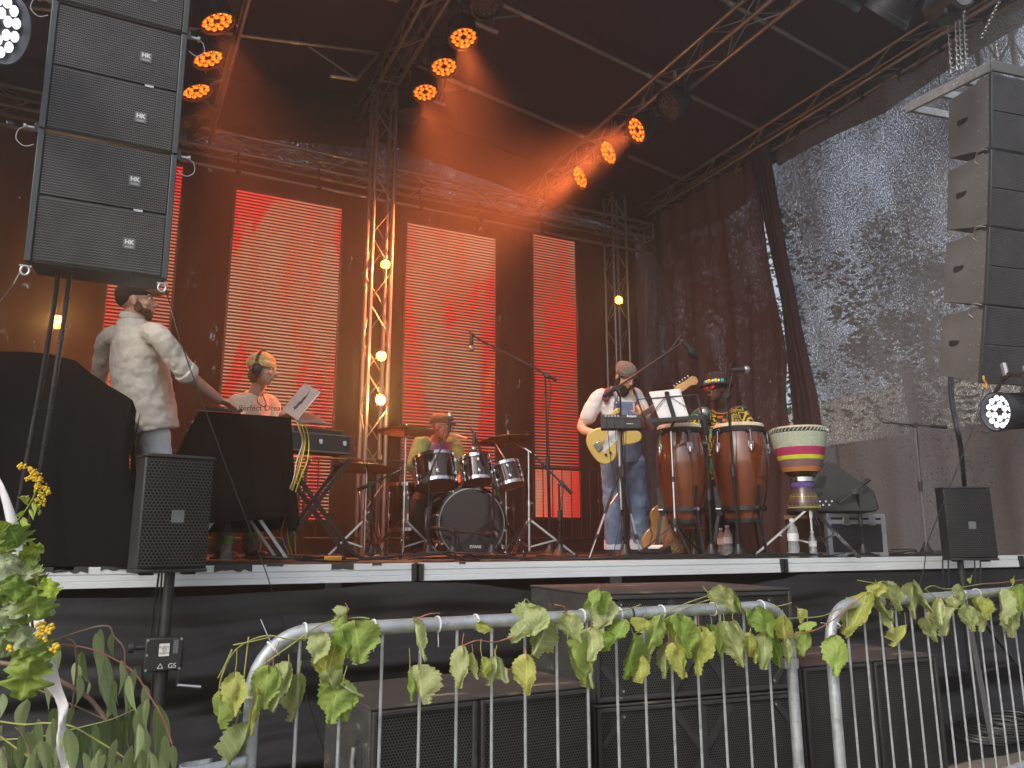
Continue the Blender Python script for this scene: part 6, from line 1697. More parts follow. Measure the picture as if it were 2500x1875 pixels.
for k in range(3):
    a = -.7 + k * 2 * PI / 3; d = V((math.cos(a), math.sin(a), 0))
    MB().bar((0, 0, .38), d * .62 + V((0, 0, .02)), .03, .03).build('leg', 'blackmetal', t)
    MB().bar((0, 0, .12), d * .35 + V((0, 0, .2)), .022, .012).build('leg_brace', 'blackmetal', t)
MB().lathe([(.045, .33), (.045, .43)], 16).build('leg_crown', 'blackmetal', t)
for i, pts in enumerate((((395, 1385, 3.7), (388, 1480, 3.7), (378, 1580, 3.68), (368, 1700, 3.7), (372, 1860, 3.7)), ((389, 1385, 3.72), (372, 1500, 3.72), (362, 1580, 3.7), (345, 1640, 3.7), (350, 1860, 3.7)))):
    o = MB().tube(catmull([P(*q) for q in pts], 5), .005, 6).build('speaker_cable', 'cable'); tag(o, ['thicker', 'thinner'][i] + ' black cable running down beside the wind-up stand', 'cable', 'cables beside the wind-up stand')
# right tripod
t = thing('tripod_stand', 'tall black tripod stand under the right pole speaker', 'speaker stand', (spr.x, spr.y + .12, 0))
MB().tube([(0, 0, .05), (0, 0, 1.25)], .024, 14).build('pole', 'blackmetal', t)
MB().tube([(0, 0, .35), (0, 0, .9)], .032, 14).build('pole_sleeve', 'blackmetal', t)
MB().lathe([(.06, .86), (.065, .92), (.04, .94)], 16).build('crown', 'blackmetal', t)
for k in range(3):
    a = -.35 + k * 2 * PI / 3; d = V((math.cos(a), math.sin(a), 0))
    MB().bar(d * .04 + V((0, 0, .9)), d * .68 + V((0, 0, .02)), .035, .025).build('leg', 'blackmetal', t)
    MB().bar(V((0, 0, .38)), d * .36 + V((0, 0, .46)), .022, .012).build('leg_brace', 'blackmetal', t)
for i in range(4):
    o = MB().tube(catmull([P(2300 + i * 14 + (i > 1) * 50, 1370, 6.0), P(2302 + i * 13 + (i > 1) * 52, 1440, 5.95), P(2306 + i * 13 + (i > 1) * 50, 1600, 5.95)], 5), .006, 6).build('speaker_cable', 'cable'); tag(o, 'black cable hanging down beside the right pole speaker stand', 'cable', 'cables at the right pole speaker')
# coil heap on the ground right
for i in range(7):
    pts = []; c = V((spr.x - .35 + .05 * i, spr.y - .15, .03 + .014 * i)); s_ = .26 + .03 * (i % 3)
    for k in range(33):
        a = k * 2 * PI / 16; pts.append(c + V((math.cos(a) * s_, math.sin(a) * s_ * .8, .012 * math.sin(k))))
    o = MB().tube(pts, .008, 6).build('ground_cable', 'cable'); tag(o, 'loop of black cable heaped on the ground under the right stand', 'cable', 'cable loops on the ground')
# ---------------------------------------------------------------- subwoofers
def grille_panel(t, x0, x1, z0, z1, y, bars=False):
    MB().bb(x0, x1, y - .004, y + .004, z0, z1).build('grille', 'sub_grille', t)
    fr = .02
    for a, b, c, d in ((x0 - fr, x0, z0 - fr, z1 + fr), (x1, x1 + fr, z0 - fr, z1 + fr)): MB().bb(a, b, y - .018, y + .02, c, d).build('front_frame', 'box_worn2', t, bevel=.004)
    for c, d in ((z0 - fr, z0), (z1, z1 + fr)): MB().bb(x0, x1, y - .017, y + .02, c, d).build('front_frame', 'box_worn2', t, bevel=.004)
    if bars:
        xm = (x0 + x1) / 2; h = z1 - z0; w = x1 - x0
        MB().bb(xm - .022, xm + .022, y - .012, y - .004, z0, z1).build('grille_bar', 'sub_bar', t)
        for s_ in (-1, 1):
            MB().bar((xm + s_ * .02, y - .010, z0 + h * .42), (xm + s_ * .17, y - .010, z0 + .01), .036, .006, (0, 1, 0)).build('grille_bar', 'sub_bar', t)
            MB().bar((xm + s_ * .02, y - .010, z1 - h * .42), (xm + s_ * .17, y - .010, z1 - .01), .036, .006, (0, 1, 0)).build('grille_bar', 'sub_bar', t)
            for zz, dz in ((z0, 1), (z1, -1)):
                MB().bar((xm + s_ * (w / 2 - .01), y - .010, zz + dz * .15), (xm + s_ * (w / 2 - .13), y - .010, zz + dz * .01), .03, .006, (0, 1, 0)).build('corner_bar', 'sub_bar', t)
                MB().lathe([(.006, 0), (.006, .004)], 8, (xm + s_ * (w / 2 - .125), y - .012, zz + dz * .025), frame((0, -1, 0))).build('screw', 'steel', t)
MT['box_worn2'] = M('worn_black_frame', (.028, .027, .027), .6, 0, .3, 6, .4, 80, wear=((.13, .12, .11), .35, 12))
MT['sub_bar'] = M('black_grille_bar', (.03, .031, .033), .5, .2, .25, 8, .2, 80)
def sub(label, x0, x1, y0, y1, z0, z1, group, bars=False, split=None, topm='box_top', handle=False, yaw=0):
    t = thing('subwoofer', label, 'subwoofer', (x0, y0, z0), rotz(yaw), group)
    w, d, h = x1 - x0, y1 - y0, z1 - z0
    MB().bb(0, w, .02, d, 0, h - .012).build('cabinet', 'box_worn', t, bevel=.006)
    MB().bb(-.003, w + .003, .0, d + .003, h - .012, h).build('lid', topm, t, bevel=.004)
    e = .026
    if split:
        k = w / split
        for i in range(split): grille_panel(t, i * k + e, (i + 1) * k - e, e, h - e - .01, .012, bars)
    else: grille_panel(t, e, w - e, e, h - e - .01, .012, bars)
    if handle:
        MB().ball((-.002, .14, h * .68), (.012, .05, .085), 20, 12).build('handle_cup', 'rubber', t)
        MB().tube([(-.018, .14, h * .60), (-.024, .14, h * .68), (-.018, .14, h * .76)], .013, 10).build('grip', 'steel', t)
    return t
LT = P(905, 1708, 3.25); RTp = P(1445, 1668, 3.72)
q = .30
zT = .715; 
a1 = PZ(905, 1728, zT); a2 = PZ(1180, 1706, zT); a3 = PZ(1440, 1672, zT)
yaw_l = math.atan2(a3.y - a1.y, a3.x - a1.x)
wtot = (a3 - a1).length
lx_, ly_ = math.cos(yaw_l), math.sin(yaw_l)
w1 = (a2 - a1).length - .003
sub('left low subwoofer with scuffed plywood lid behind the barrier bend', a1.x, a1.x + w1, a1.y, a1.y + .62, 0, zT, 'subwoofers in front of the stage', handle=True, yaw=yaw_l)
p2 = V((a1.x + lx_ * (w1 + .008), a1.y + ly_ * (w1 + .008), 0))
sub('low subwoofer between the left one and the tall stack', p2.x, p2.x + wtot - w1 - .008, p2.y, p2.y + .62, 0, zT, 'subwoofers in front of the stage', yaw=yaw_l)
zU = 1.145
b1 = PZ(1447, 1442, 1.145) if False else P(1447, 1448, 3.85); b2 = P(1930, 1437, 4.25)
yaw_m = math.atan2(b2.y - b1.y, b2.x - b1.x); zU = (b1.z + b2.z) / 2; wm = (V((b2.x, b2.y, 0)) - V((b1.x, b1.y, 0))).length
hm = .52
sub('upper wide subwoofer of the middle stack, right under the stage edge', b1.x, b1.x + wm, b1.y, b1.y + .85, zU - hm, zU, 'subwoofers in front of the stage', bars=True, yaw=yaw_m)
sub('lower wide subwoofer of the middle stack', b1.x, b1.x + wm, b1.y, b1.y + .85, zU - 2 * hm - .006, zU - hm - .006, 'subwoofers in front of the stage', bars=True, yaw=yaw_m)
c1 = P(1995, 1628, 4.35); c2 = P(2130, 1610, 4.5); c3 = P(2284, 1596, 4.72)
yaw_r = math.atan2(c3.y - c1.y, c3.x - c1.x); zr_ = (c1.z + c3.z) / 2; wr = (V((c3.x, c3.y, 0)) - V((c1.x, c1.y, 0))).length
lr = V((math.cos(yaw_r), math.sin(yaw_r), 0))
st_ = V((c1.x, c1.y, 0)) - lr * (wr * .12); wr *= 1.12
sub('narrow subwoofer right of the barrier gap', st_.x, st_.x + wr / 2 - .004, st_.y, st_.y + .6, 0, zr_, 'subwoofers in front of the stage', yaw=yaw_r)
st2 = st_ + lr * (wr / 2 + .004)
sub('rightmost subwoofer behind the right barrier', st2.x, st2.x + wr / 2 - .004, st2.y, st2.y + .6, 0, zr_, 'subwoofers in front of the stage', yaw=yaw_r)
# ---------------------------------------------------------------- covered mixing desk at the left
cd = 4.0
def desk_outline():
    return [(-160, 862), (-60, 850), (0, 855), (60, 857), (110, 862), (170, 876), (205, 905), (260, 940), (300, 960), (326, 975), (336, 1000), (341, 1060), (340, 1150), (336, 1260), (332, 1386)]
ol = desk_outline()
zf = FZ + .004
def desk_fn(a, b):
    # a along the outline's horizontal run, b from top edge down the front to the floor
    us = -160 + (336 + 160) * a
    vt = 855
    pts = ol[:11]
    for (u0, v0), (u1, v1) in zip(pts, pts[1:]):
        if u0 <= us <= u1: vt = v0 + (v1 - v0) * (us - u0) / max(1, (u1 - u0))
    dd = 4.22 - .1 * a
    top = P(us, vt, dd + .06)
    x = top.x + .03 * b * (a > .9); y = top.y - .10 * min(1, b * 3) - .10 * b
    z = top.z + (zf - top.z) * b
    fold = .035 * math.sin(us * .028 + b * 2.6) * b + .05 * nz(us * .006 + b * .8, b * .9, 7) + .02 * nz(us * .03, b * 1.2, 2) * b
    x += .03 * math.sin(b * 5 + us * .01)
    return V((x, y + fold, z))
t = thing('covered_desk', 'mixing desk and case hidden under a large black cloth at the left', 'covered desk', (0, 0, 0))
m = MB()
m.sheet(desk_fn, 90, 40)
fr_top = [desk_fn(i / 90, 0) for i in range(91)]
def side_fn(a, b):
    p = desk_fn(1, b); bk = V((p.x + .02, p.y + .75 * a, p.z)); bk.y += .03 * math.sin(a * 14 + b * 3) * b; bk.x += .03 * math.sin(a * 11 + b) * b; return bk
m.sheet(side_fn, 16, 40)
def top_fn(a, b):
    p = desk_fn(a, 0); return V((p.x, p.y + .75 * b, p.z - .015 * math.sin(b * PI)))
m.sheet(top_fn, 90, 10)
m.build('black_cloth', 'cloth', t)
MB().bb(-1.6, P(320, 1300, 4.25).x, P(320, 1300, 4.25).y + .12, P(320, 1300, 4.25).y + .7, FZ, FZ + .45).build('case_underneath', 'blackplastic', t)
# ---------------------------------------------------------------- front barriers
def barrier(label, pts2d, z_top, rbar, n, open_end, first_clip):
    """pts2d: (x0,y0)-(x1,y1) foot line"""
    (x0, y0), (x1, y1) = pts2d; d = V((x1 - x0, y1 - y0, 0)); L = d.length; d.normalize()
    t = thing('crowd_barrier', label, 'barrier', (x0, y0, 0), (d, V((-d.y, d.x, 0)), V((0, 0, 1))), 'galvanised crowd barriers in front')
    R0 = .024; zt = z_top - R0; c = .17
    pts = [(0, 0, .16), (0, 0, zt - c)] + [(c - c * math.cos(a), 0, zt - c + c * math.sin(a)) for a in [PI / 2 * k / 8 for k in range(1, 9)]] + [(L - c + c * math.sin(a), 0, zt - c + c * math.cos(a)) for a in [PI / 2 * k / 8 for k in range(0, 9)]] + [(L, 0, .16)]
    MB().tube(pts, R0, 16).build('frame_tube', 'galv', t)
    MB().tube([(0, 0, .16), (L, 0, .16)], R0 * .9, 14).build('bottom_rail', 'galv', t)
    for i in range(1, n + 1):
        x = L * i / (n + 1) + (.0 if n > 14 else 0)
        zt2 = zt if c < x < L - c else zt - c + math.sqrt(max(0, c * c - (c - min(x, L - x)) ** 2))
        MB().tube([(x, 0, .16), (x, 0, zt2 - .008)], rbar, 8).build('bar', 'galv', t)
    for x in (.35, L - .35):
        MB().bar((x, -.28, .02), (x, .28, .02), .04, .012).build('foot', 'galv', t)
        MB().bar((x, 0, .02), (x, 0, .16), .03, .03).build('foot_post', 'galv', t)
    return t, d, L
B1 = ((.40, 2.62), (2.74, 2.74)); B2 = ((2.86, 2.62), (5.08, 2.99))
t1, d1, L1 = barrier('long galvanised crowd barrier in the middle, its rounded left end free', B1, 1.105, .0058, 16, True, True)
t2, d2, L2 = barrier('galvanised crowd barrier at the right, cut by the picture edge', B2, 1.105, .0058, 15, False, False)
# hook at the left, clamp at the right of the first barrier
hk = catmull([(-.01, -.03, .72), (-.11, -.035, .712), (-.175, -.03, .708), (-.19, -.0, .708), (-.17, .02, .708), (-.1, .022, .71)], 5)
m = MB()
vs, fs = [], []
for p in hk:
    vs += [V((p.x, p.y, p.z - .02)), V((p.x, p.y, p.z + .02))]
for i in range(len(hk) - 1): fs.append((2 * i, 2 * i + 2, 2 * i + 3, 2 * i + 1))
m.add(vs, fs); m.build('coupling_hook', 'galv', t1, thick=.005)
MB().lathe([(.027, -.02), (.031, -.02), (.031, .02), (.027, .02)], 16, (L1, 0, .83), close=True).build('coupling_clamp', 'galv', t1)
MB().bb(L1 - .06, L1 - .02, -.02, .02, .81, .85).build('clamp_lug', 'galv', t1, bevel=.006)
def on1(x, z=1.08, y=0): return V((B1[0][0], B1[0][1], 0)) + d1 * x + V((-d1.y, d1.x, 0)) * y + V((0, 0, z))
def on2(x, z=1.08, y=0): return V((B2[0][0], B2[0][1], 0)) + d2 * x + V((-d2.y, d2.x, 0)) * y + V((0, 0, z))
# zip ties
def u_to_x(u, B, d, z=1.081):
    p = PZ(u, 1500, z); 
    # intersect the viewing plane of u with the barrier line
    r = ray(u, 1480); r2 = V((r.x, r.y)); b = V((B[0][0], B[0][1])); dd = V((d.x, d.y))
    det = r2.x * -dd.y + r2.y * dd.x
    s_ = (-b.x * r2.y + b.y * r2.x)
    return (r2.y * b.x - r2.x * b.y) / (r2.x * dd.y - r2.y * dd.x)
def ztie(label, p, axis, mat='white', tail=None, R=.0285):
    t = thing('zip_tie', label, 'zip tie', p, frame(axis), 'zip ties on the barriers')
    m = MB(); m.lathe([(R - .003, -.003), (R, -.003), (R, .003), (R - .003, .003)], 18, close=True); m.build('loop', mat, t)
    if tail is not None:
        tl_ = t.matrix_world if False else None
        x, y, z = frame(axis); q = V(tail); l = V((q.dot(x), q.dot(y), q.dot(z)))
        MB().bar(l.normalized() * (R * .8), l, .005, .0016).build('tail', mat, t)
    return t
ORD = ['first', 'second', 'third', 'fourth', 'fifth', 'sixth', 'seventh', 'eighth', 'ninth', 'tenth', 'eleventh', 'twelfth']
k = 0
for u, mt, tail in ((745, 'white', None), (912, 'white', (0, -.01, -.075)), (1068, 'white', (.0, -.01, -.075)), (1160, 'white', None), (1308, 'white', None), (1378, 'rubber', None), (1418, 'white', None), (1508, 'white', (-.06, 0, .04)), (1536, 'rubber', None), (1612, 'white', None), (1738, 'white', None), (1855, 'white', None)):
    x = u_to_x(u, B1, d1)
    ztie(f'{"white" if mt == "white" else "black"} zip tie, {ORD[k]} from the left along the top tube of the middle barrier', on1(x, 1.081), d1, mt, tail); k += 1
ztie('white zip tie with a long upright tail at the left bend of the middle barrier', on1(.055, 1.035), (1, 0, .9), 'white', (-.045, -.01, .09))
ztie('white zip tie low on the left bend of the middle barrier', on1(.0, .90), (0, 0, 1), 'white')
ztie('white zip tie at the left bend of the right barrier, tail pointing left', on2(.04, 1.0), (.6, 0, .8), 'white', (-.09, -.01, .01))
for k, u in enumerate((2165, 2240, 2350, 2385, 2480)): ztie(ORD[k] + ' white zip tie from the left along the right barrier top tube', on2(u_to_x(u, B2, d2), 1.081), d2)
# ================================================================ FOLIAGE
def leaf_mat(name, a, b, trans=.35, rough=.5, vein=26, vstr=.35):
    m, nt, bs, o = new_mat(name)
    n = noise_n(nt, coords(nt), 18, 4)
    oi = nd(nt, 'ShaderNodeObjectInfo')
    f = mth(nt, 'ADD', mth(nt, 'MULTIPLY', n, .7), mth(nt, 'MULTIPLY_ADD', oi.outputs['Random'], .6, -.12))
    c = mixc(nt, ramp(nt, f, [(.2, 0.), (.85, 1.)]), a, b)
    nt.links.new(c, bs.inputs['Base Color']); bs.inputs['Roughness'].default_value = rough
    bs.inputs['Specular IOR Level'].default_value = .35
    tc = nd(nt, 'ShaderNodeTexCoord'); sp_ = nd(nt, 'ShaderNodeSeparateXYZ'); nt.links.new(tc.outputs['Object'], sp_.inputs[0])
    ax_ = mth(nt, 'ABSOLUTE', sp_.outputs[0]); mr = mth(nt, 'LESS_THAN', ax_, .018)
    sv = mth(nt, 'LESS_THAN', mth(nt, 'FRACT', mth(nt, 'MULTIPLY', mth(nt, 'ADD', mth(nt, 'SUBTRACT', sp_.outputs[1], mth(nt, 'MULTIPLY', ax_, .85)), 4.), 5.5)), .13)
    vn = mth(nt, 'MAXIMUM', mr, mth(nt, 'MULTIPLY', sv, .55))
    c = mixc(nt, mth(nt, 'MULTIPLY', vn, vstr), c, tuple(min(1, x * 1.5 + .08) for x in b)); nt.links.new(c, bs.inputs['Base Color'])
    w = nd(nt, 'ShaderNodeTexWave'); w.inputs['Scale'].default_value = vein; w.inputs['Distortion'].default_value = 3
    nt.links.new(coords(nt), w.inputs['Vector']); bump_n(nt, bs, w.outputs[0], .25, .002)
    tr = nd(nt, 'ShaderNodeBsdfTranslucent'); mx = nd(nt, 'ShaderNodeMixShader'); mx.inputs[0].default_value = trans
    c2 = mixc(nt, 1., c, (1.25, 1.25, .5), 'MULTIPLY'); nt.links.new(c2, tr.inputs[0])
    nt.links.new(bs.outputs[0], mx.inputs[1]); nt.links.new(tr.outputs[0], mx.inputs[2]); nt.links.new(mx.outputs[0], o.inputs[0])
    MT[name] = m
leaf_mat('vine_yellow', (.30, .34, .06), (.52, .54, .16))
leaf_mat('vine_green', (.16, .27, .04), (.34, .44, .11))
leaf_mat('vine_pale', (.30, .36, .14), (.47, .52, .25))
leaf_mat('euca', (.16, .22, .09), (.28, .34, .17), .2, vstr=.1)
leaf_mat('oak_dark', (.10, .17, .02), (.22, .31, .05), .3)
leaf_mat('oak_pale', (.25, .32, .17), (.40, .46, .28), .25)
leaf_mat('oak_bright', (.22, .32, .03), (.34, .44, .06), .4)
leaf_mat('fern', (.07, .13, .03), (.13, .22, .06), .3)
MT['twig'] = M('brown_twig', (.20, .13, .085), .7, 0, .25, 20, .3, 60)
MT['stem_green'] = M('yellow_green_stem', (.28, .28, .07), .6, 0, .2, 20, .1)
MT['stem_red'] = M('reddish_vine_stem', (.34, .13, .08), .6, 0, .3, 16, .2)
MT['flower_yellow'] = M('yellow_florets', (.66, .44, .02), .7, 0, .15, 80, .3, 200)
def leaf_geo(kind, seed):
    """leaf of unit length along -Y from its attachment at the origin, face +Z"""
    r = random.Random(seed); nu, nv = (8, 22) if kind == 'vine' else (8, 32 if kind == 'oak' else 14)
    fold = {'vine': r.choice((.2, .45, .8, 1.2)), 'euca': r.uniform(-.1, .3), 'oak': r.uniform(.0, .35)}[kind]
    curl = {'vine': r.uniform(-.1, .7), 'euca': r.uniform(-.15, .15), 'oak': r.uniform(-.1, .3)}[kind]
    tw = r.uniform(-.5, .5); sw = r.uniform(-.12, .12) if kind == 'euca' else r.uniform(-.04, .04)
    vs = []
    for j in range(nv + 1):
        t = j / nv
        if kind == 'vine':
            w = .62 * (math.sin(min(1, t * 2.6) * PI / 2) ** .6) * (1 - t ** 2.2) ** .8 + (.055 if j % 2 else -.02) * (0 < t < 1)
            if t > .5: w += .09 * math.sin((t - .42) * 2 * PI * 2.1)
        elif kind == 'oak':
            w = .16 + .30 * math.sin(min(1, t * 1.25) * PI * .62) ** 1.2; w *= (1 + .34 * math.sin(t * 2 * PI * 3.6 - .8)) * (1 - t ** 7) * min(1, t * 6 + .05)
        else: w = .165 * math.sin(PI * t ** .62) ** 1.25 + .004
        w = max(w, .004)
        for i in range(nu + 1):
            s = -1 + 2 * i / nu
            y = -t; 
            if kind == 'vine': y += .16 * abs(s) * (1 - t) * (1 if t < .4 else .4) + .03 * (1 if (i % 2) else 0) * (abs(s) > .6)
            x = s * w; z = -fold * abs(x) - curl * t * t * .6 + (.06 * math.sin(s * 4 + t * 8 + seed) + .03 * math.sin(s * 9 - t * 17 + seed)) * (kind != 'euca')
            if kind == 'vine' and seed % 2 and s > .3: z += 1.1 * (s - .3) * w; x -= .7 * (s - .3) * w
            x *= math.cos(min(1.2, fold * .7))
            a = tw * t; x, z = x * math.cos(a) - z * math.sin(a), x * math.sin(a) + z * math.cos(a)
            x += sw * math.sin(t * PI) * 1.4
            vs.append((x, y, z))
    fs = [(j * (nu + 1) + i, j * (nu + 1) + i + 1, (j + 1) * (nu + 1) + i + 1, (j + 1) * (nu + 1) + i) for j in range(nv) for i in range(nu)]
    return vs, fs
LM = {}
def leaf_mesh(kind, i, mat):
    key = (kind, i, mat)
    if key not in LM:
        vs, fs = leaf_geo(kind, i * 7 + 3); m = MB(); m.add(vs, fs)
        me = bpy.data.meshes.new('leaf'); me.from_pydata(m.v, [], m.f); me.materials.append(MT[mat])
        me.polygons.foreach_set('use_smooth', [True] * len(me.polygons)); me.update(); LM[key] = me
    return LM[key]
lr_ = random.Random(11)
def place_leaf(t, base, kind, mat, A, B, w, name='leaf'):
    """leaf from attachment A to tip B, about w wide"""
    L = (B - A).length * (1.12 if kind != 'oak' else 1.0); dy = (A - B).normalized()
    tow = -(A - CAM).normalized(); rt = dy.cross(tow).normalized(); nrm = rt.cross(dy)
    a = lr_.uniform(-.6, .6); rt2 = rt * math.cos(a) + nrm * math.sin(a); n2 = rt2.cross(dy)
    nat = {'vine': 1.0, 'euca': .31, 'oak': .62}[kind]
    me = leaf_mesh(kind, lr_.randrange(9 if kind == 'vine' else 5), mat)
    o = bpy.data.objects.new(name, me); COL.objects.link(o); o.parent = t
    sx = max(.6, min(2.6, (w / L) / nat * (1.25 if kind == 'vine' else 1.1))) * L
    rot = Matrix((rt2, dy, n2)).transposed().to_4x4()
    o.matrix_local = Matrix.Translation(A - base) @ rot @ Matrix.Diagonal((sx, L, L * .9, 1))
    return o
def bar_pt(u, v, B, d, off=.045):
    r = ray(u, v); n = V((-d.y, d.x, 0)); o = V((B[0][0], B[0][1], 0))
    s_ = (o - CAM).dot(n) / r.dot(n); p = CAM + r * s_
    return p - n * off
Z3 = lambda x, y: (450 + x / 2.602, 1350 + y / 2.602)
Z4 = lambda x, y: (1200 + x / 2.602, 1350 + y / 2.602)
Z5 = lambda x, y: (1850 + x / 3.16, 1350 + y / 3.16)
L1s = [(Z3, 195, 885, 185, 1070, 170, 'g'), (Z3, 290, 765, 290, 975, 60, 'y'), (Z3, 425, 865, 380, 1090, 110, 'y'), (Z3, 370, 1085, 270, 1330, 180, 'p'), (Z3, 495, 725, 470, 940, 130, 'g'), (Z3, 530, 720, 515, 880, 90, 'g'), (Z3, 610, 710, 540, 960, 110, 'p'), (Z3, 630, 760, 610, 880, 70, 'g'),
 (Z3, 695, 790, 690, 1030, 160, 'p'), (Z3, 850, 515, 800, 670, 120, 'p'), (Z3, 935, 575, 870, 830, 190, 'y'), (Z3, 1000, 390, 1000, 510, 120, 'g'), (Z3, 985, 345, 950, 410, 100, 'p'), (Z3, 1040, 450, 1070, 660, 220, 'g'), (Z3, 960, 500, 990, 640, 120, 'g'), (Z3, 940, 810, 890, 1030, 160, 'g'), (Z3, 945, 810, 990, 1020, 170, 'g'), (Z3, 950, 815, 1060, 880, 110, 'p'), (Z3, 860, 740, 900, 840, 120, 'p'),
 (Z3, 1415, 430, 1450, 650, 160, 'p'), (Z3, 1425, 725, 1440, 920, 190, 'p'), (Z3, 1400, 740, 1400, 910, 80, 'g'), (Z3, 1720, 610, 1700, 820, 90, 'p'), (Z3, 1780, 640, 1800, 770, 80, 'p'), (Z3, 1830, 660, 1830, 760, 70, 'y'), (Z3, 1915, 660, 1910, 800, 130, 'p'), (Z3, 1930, 670, 1985, 790, 70, 'p'), (Z3, 1800, 440, 1870, 465, 60, 'y'),
 (Z4, 240, 365, 110, 520, 190, 'p'), (Z4, 250, 360, 210, 500, 140, 'p'), (Z4, 320, 440, 230, 620, 180, 'p'), (Z4, 155, 660, 145, 860, 150, 'y'), (Z4, 410, 395, 480, 550, 120, 'p'), (Z4, 600, 240, 580, 320, 70, 'g'), (Z4, 610, 280, 660, 370, 140, 'g'), (Z4, 700, 320, 640, 480, 150, 'p'), (Z4, 760, 430, 700, 540, 150, 'g'), (Z4, 570, 490, 560, 650, 240, 'p'), (Z4, 640, 500, 660, 600, 160, 'g'), (Z4, 430, 590, 500, 830, 190, 'g'), (Z4, 520, 640, 590, 830, 120, 'p'),
 (Z4, 900, 420, 880, 490, 120, 'y'), (Z4, 1000, 420, 940, 600, 110, 'g'), (Z4, 990, 500, 990, 670, 100, 'p'), (Z4, 1110, 420, 1170, 640, 150, 'g'), (Z4, 1130, 430, 1180, 500, 90, 'p'), (Z4, 1060, 440, 1110, 580, 80, 'g'), (Z4, 820, 540, 770, 760, 130, 'g'), (Z4, 890, 660, 880, 800, 190, 'y'), (Z4, 1080, 590, 1050, 770, 90, 'p'), (Z4, 1085, 590, 1150, 760, 90, 'y'), (Z4, 1280, 500, 1240, 740, 130, 'y'),
 (Z4, 1400, 230, 1480, 360, 150, 'p'), (Z4, 1470, 250, 1530, 370, 60, 'g'), (Z4, 1400, 470, 1490, 690, 180, 'p'), (Z4, 1340, 480, 1400, 660, 140, 'g'), (Z4, 1460, 440, 1510, 540, 110, 'p'), (Z4, 1590, 360, 1660, 510, 110, 'g'), (Z4, 1540, 370, 1560, 460, 70, 'g'), (Z4, 1560, 520, 1560, 640, 90, 'y'), (Z4, 1640, 530, 1640, 710, 120, 'p'), (Z4, 1590, 560, 1590, 680, 80, 'y'), (Z4, 1780, 420, 1780, 570, 90, 'y'), (Z4, 1720, 530, 1760, 700, 160, 'g'), (Z4, 1790, 560, 1800, 680, 110, 'p'), (Z4, 1880, 365, 1890, 440, 75, 'y'), (Z4, 1905, 440, 1900, 480, 80, 'g'), (Z4, 1920, 510, 1920, 640, 110, 'g')]
L2s = [(Z4, 2090, 550, 2080, 750, 120, 'g'), (Z5, 800, 240, 820, 330, 130, 'y'), (Z5, 770, 340, 660, 600, 200, 'y'), (Z5, 890, 250, 980, 430, 120, 'p'), (Z5, 840, 360, 930, 520, 130, 'p'), (Z5, 950, 450, 950, 600, 100, 'p'), (Z5, 1060, 580, 1010, 700, 130, 'y'), (Z5, 1110, 270, 1140, 490, 110, 'p'), (Z5, 1140, 280, 1230, 450, 120, 'p'), (Z5, 1230, 530, 1300, 680, 90, 'p'), (Z5, 1300, 370, 1290, 530, 150, 'p'), (Z5, 1410, 350, 1420, 430, 100, 'p'), (Z5, 1430, 430, 1370, 620, 190, 'p'), (Z5, 1480, 270, 1510, 400, 90, 'p'), (Z5, 1500, 430, 1540, 590, 70, 'p'), (Z5, 1570, 370, 1600, 510, 130, 'y'), (Z5, 1700, 400, 1660, 580, 130, 'p'), (Z5, 1780, 310, 1790, 520, 90, 'p'), (Z5, 1850, 310, 1840, 420, 90, 'y'), (Z5, 1860, 440, 1860, 630, 120, 'p'), (Z5, 1910, 280, 1900, 430, 110, 'g'), (Z5, 1950, 270, 1960, 410, 90, 'g'), (Z5, 1860, 210, 1860, 245, 40, 'y'), (Z5, 1545, 205, 1545, 240, 35, 'g'), (Z5, 2000, 250, 2040, 420, 90, 'p'), (Z5, 2020, 430, 2050, 540, 60, 'p'), (Z5, 1940, 400, 1960, 480, 90, 'p')]
CM = {'y': 'vine_yellow', 'g': 'vine_green', 'p': 'vine_pale'}
def garland(label, leaves, B, d, stems):
    base = V((B[0][0], B[0][1], 1.08)); t = thing('vine_garland', label, 'vine', base, None, 'leafy vines tied along the barriers')
    for Z, x0, y0, x1, y1, w, c in leaves:
        k = 3.16 if Z is Z5 else 2.602
        off = lr_.uniform(.035, .085)
        A = bar_pt(*Z(x0, y0), B, d, off); T = bar_pt(*Z(x1, y1), B, d, off + lr_.uniform(-.01, .02))
        wm_ = w / k / FPX * (A - CAM).dot(FW)
        place_leaf(t, base, 'vine', CM[c], A, T, wm_)
        up_ = bar_pt(Z(x0, y0)[0] + lr_.uniform(-8, 8), min(Z(x0, y0)[1] - 18, Z(x0, y0)[1] - 4), B, d, off)
        tgt = V((A.x + lr_.uniform(-.015, .015), A.y, max(A.z + .02, min(1.07, A.z + lr_.uniform(.03, .09)))))
        MB().tube([A - base, mid(A, tgt) - base + V((lr_.uniform(-.008, .008), 0, 0)), tgt - base], .0016, 5).build('petiole', lr_.choice(('stem_red', 'stem_green')), t)
    for s_ in stems:
        pts = [bar_pt(u, v, B, d, .035 + .01 * math.sin(i * 2)) - base for i, (u, v) in enumerate(s_)]
        MB().tube(catmull(pts, 5), .0024, 6).build('vine_stem', lr_.choice(('stem_red', 'stem_green', 'stem_green')), t)
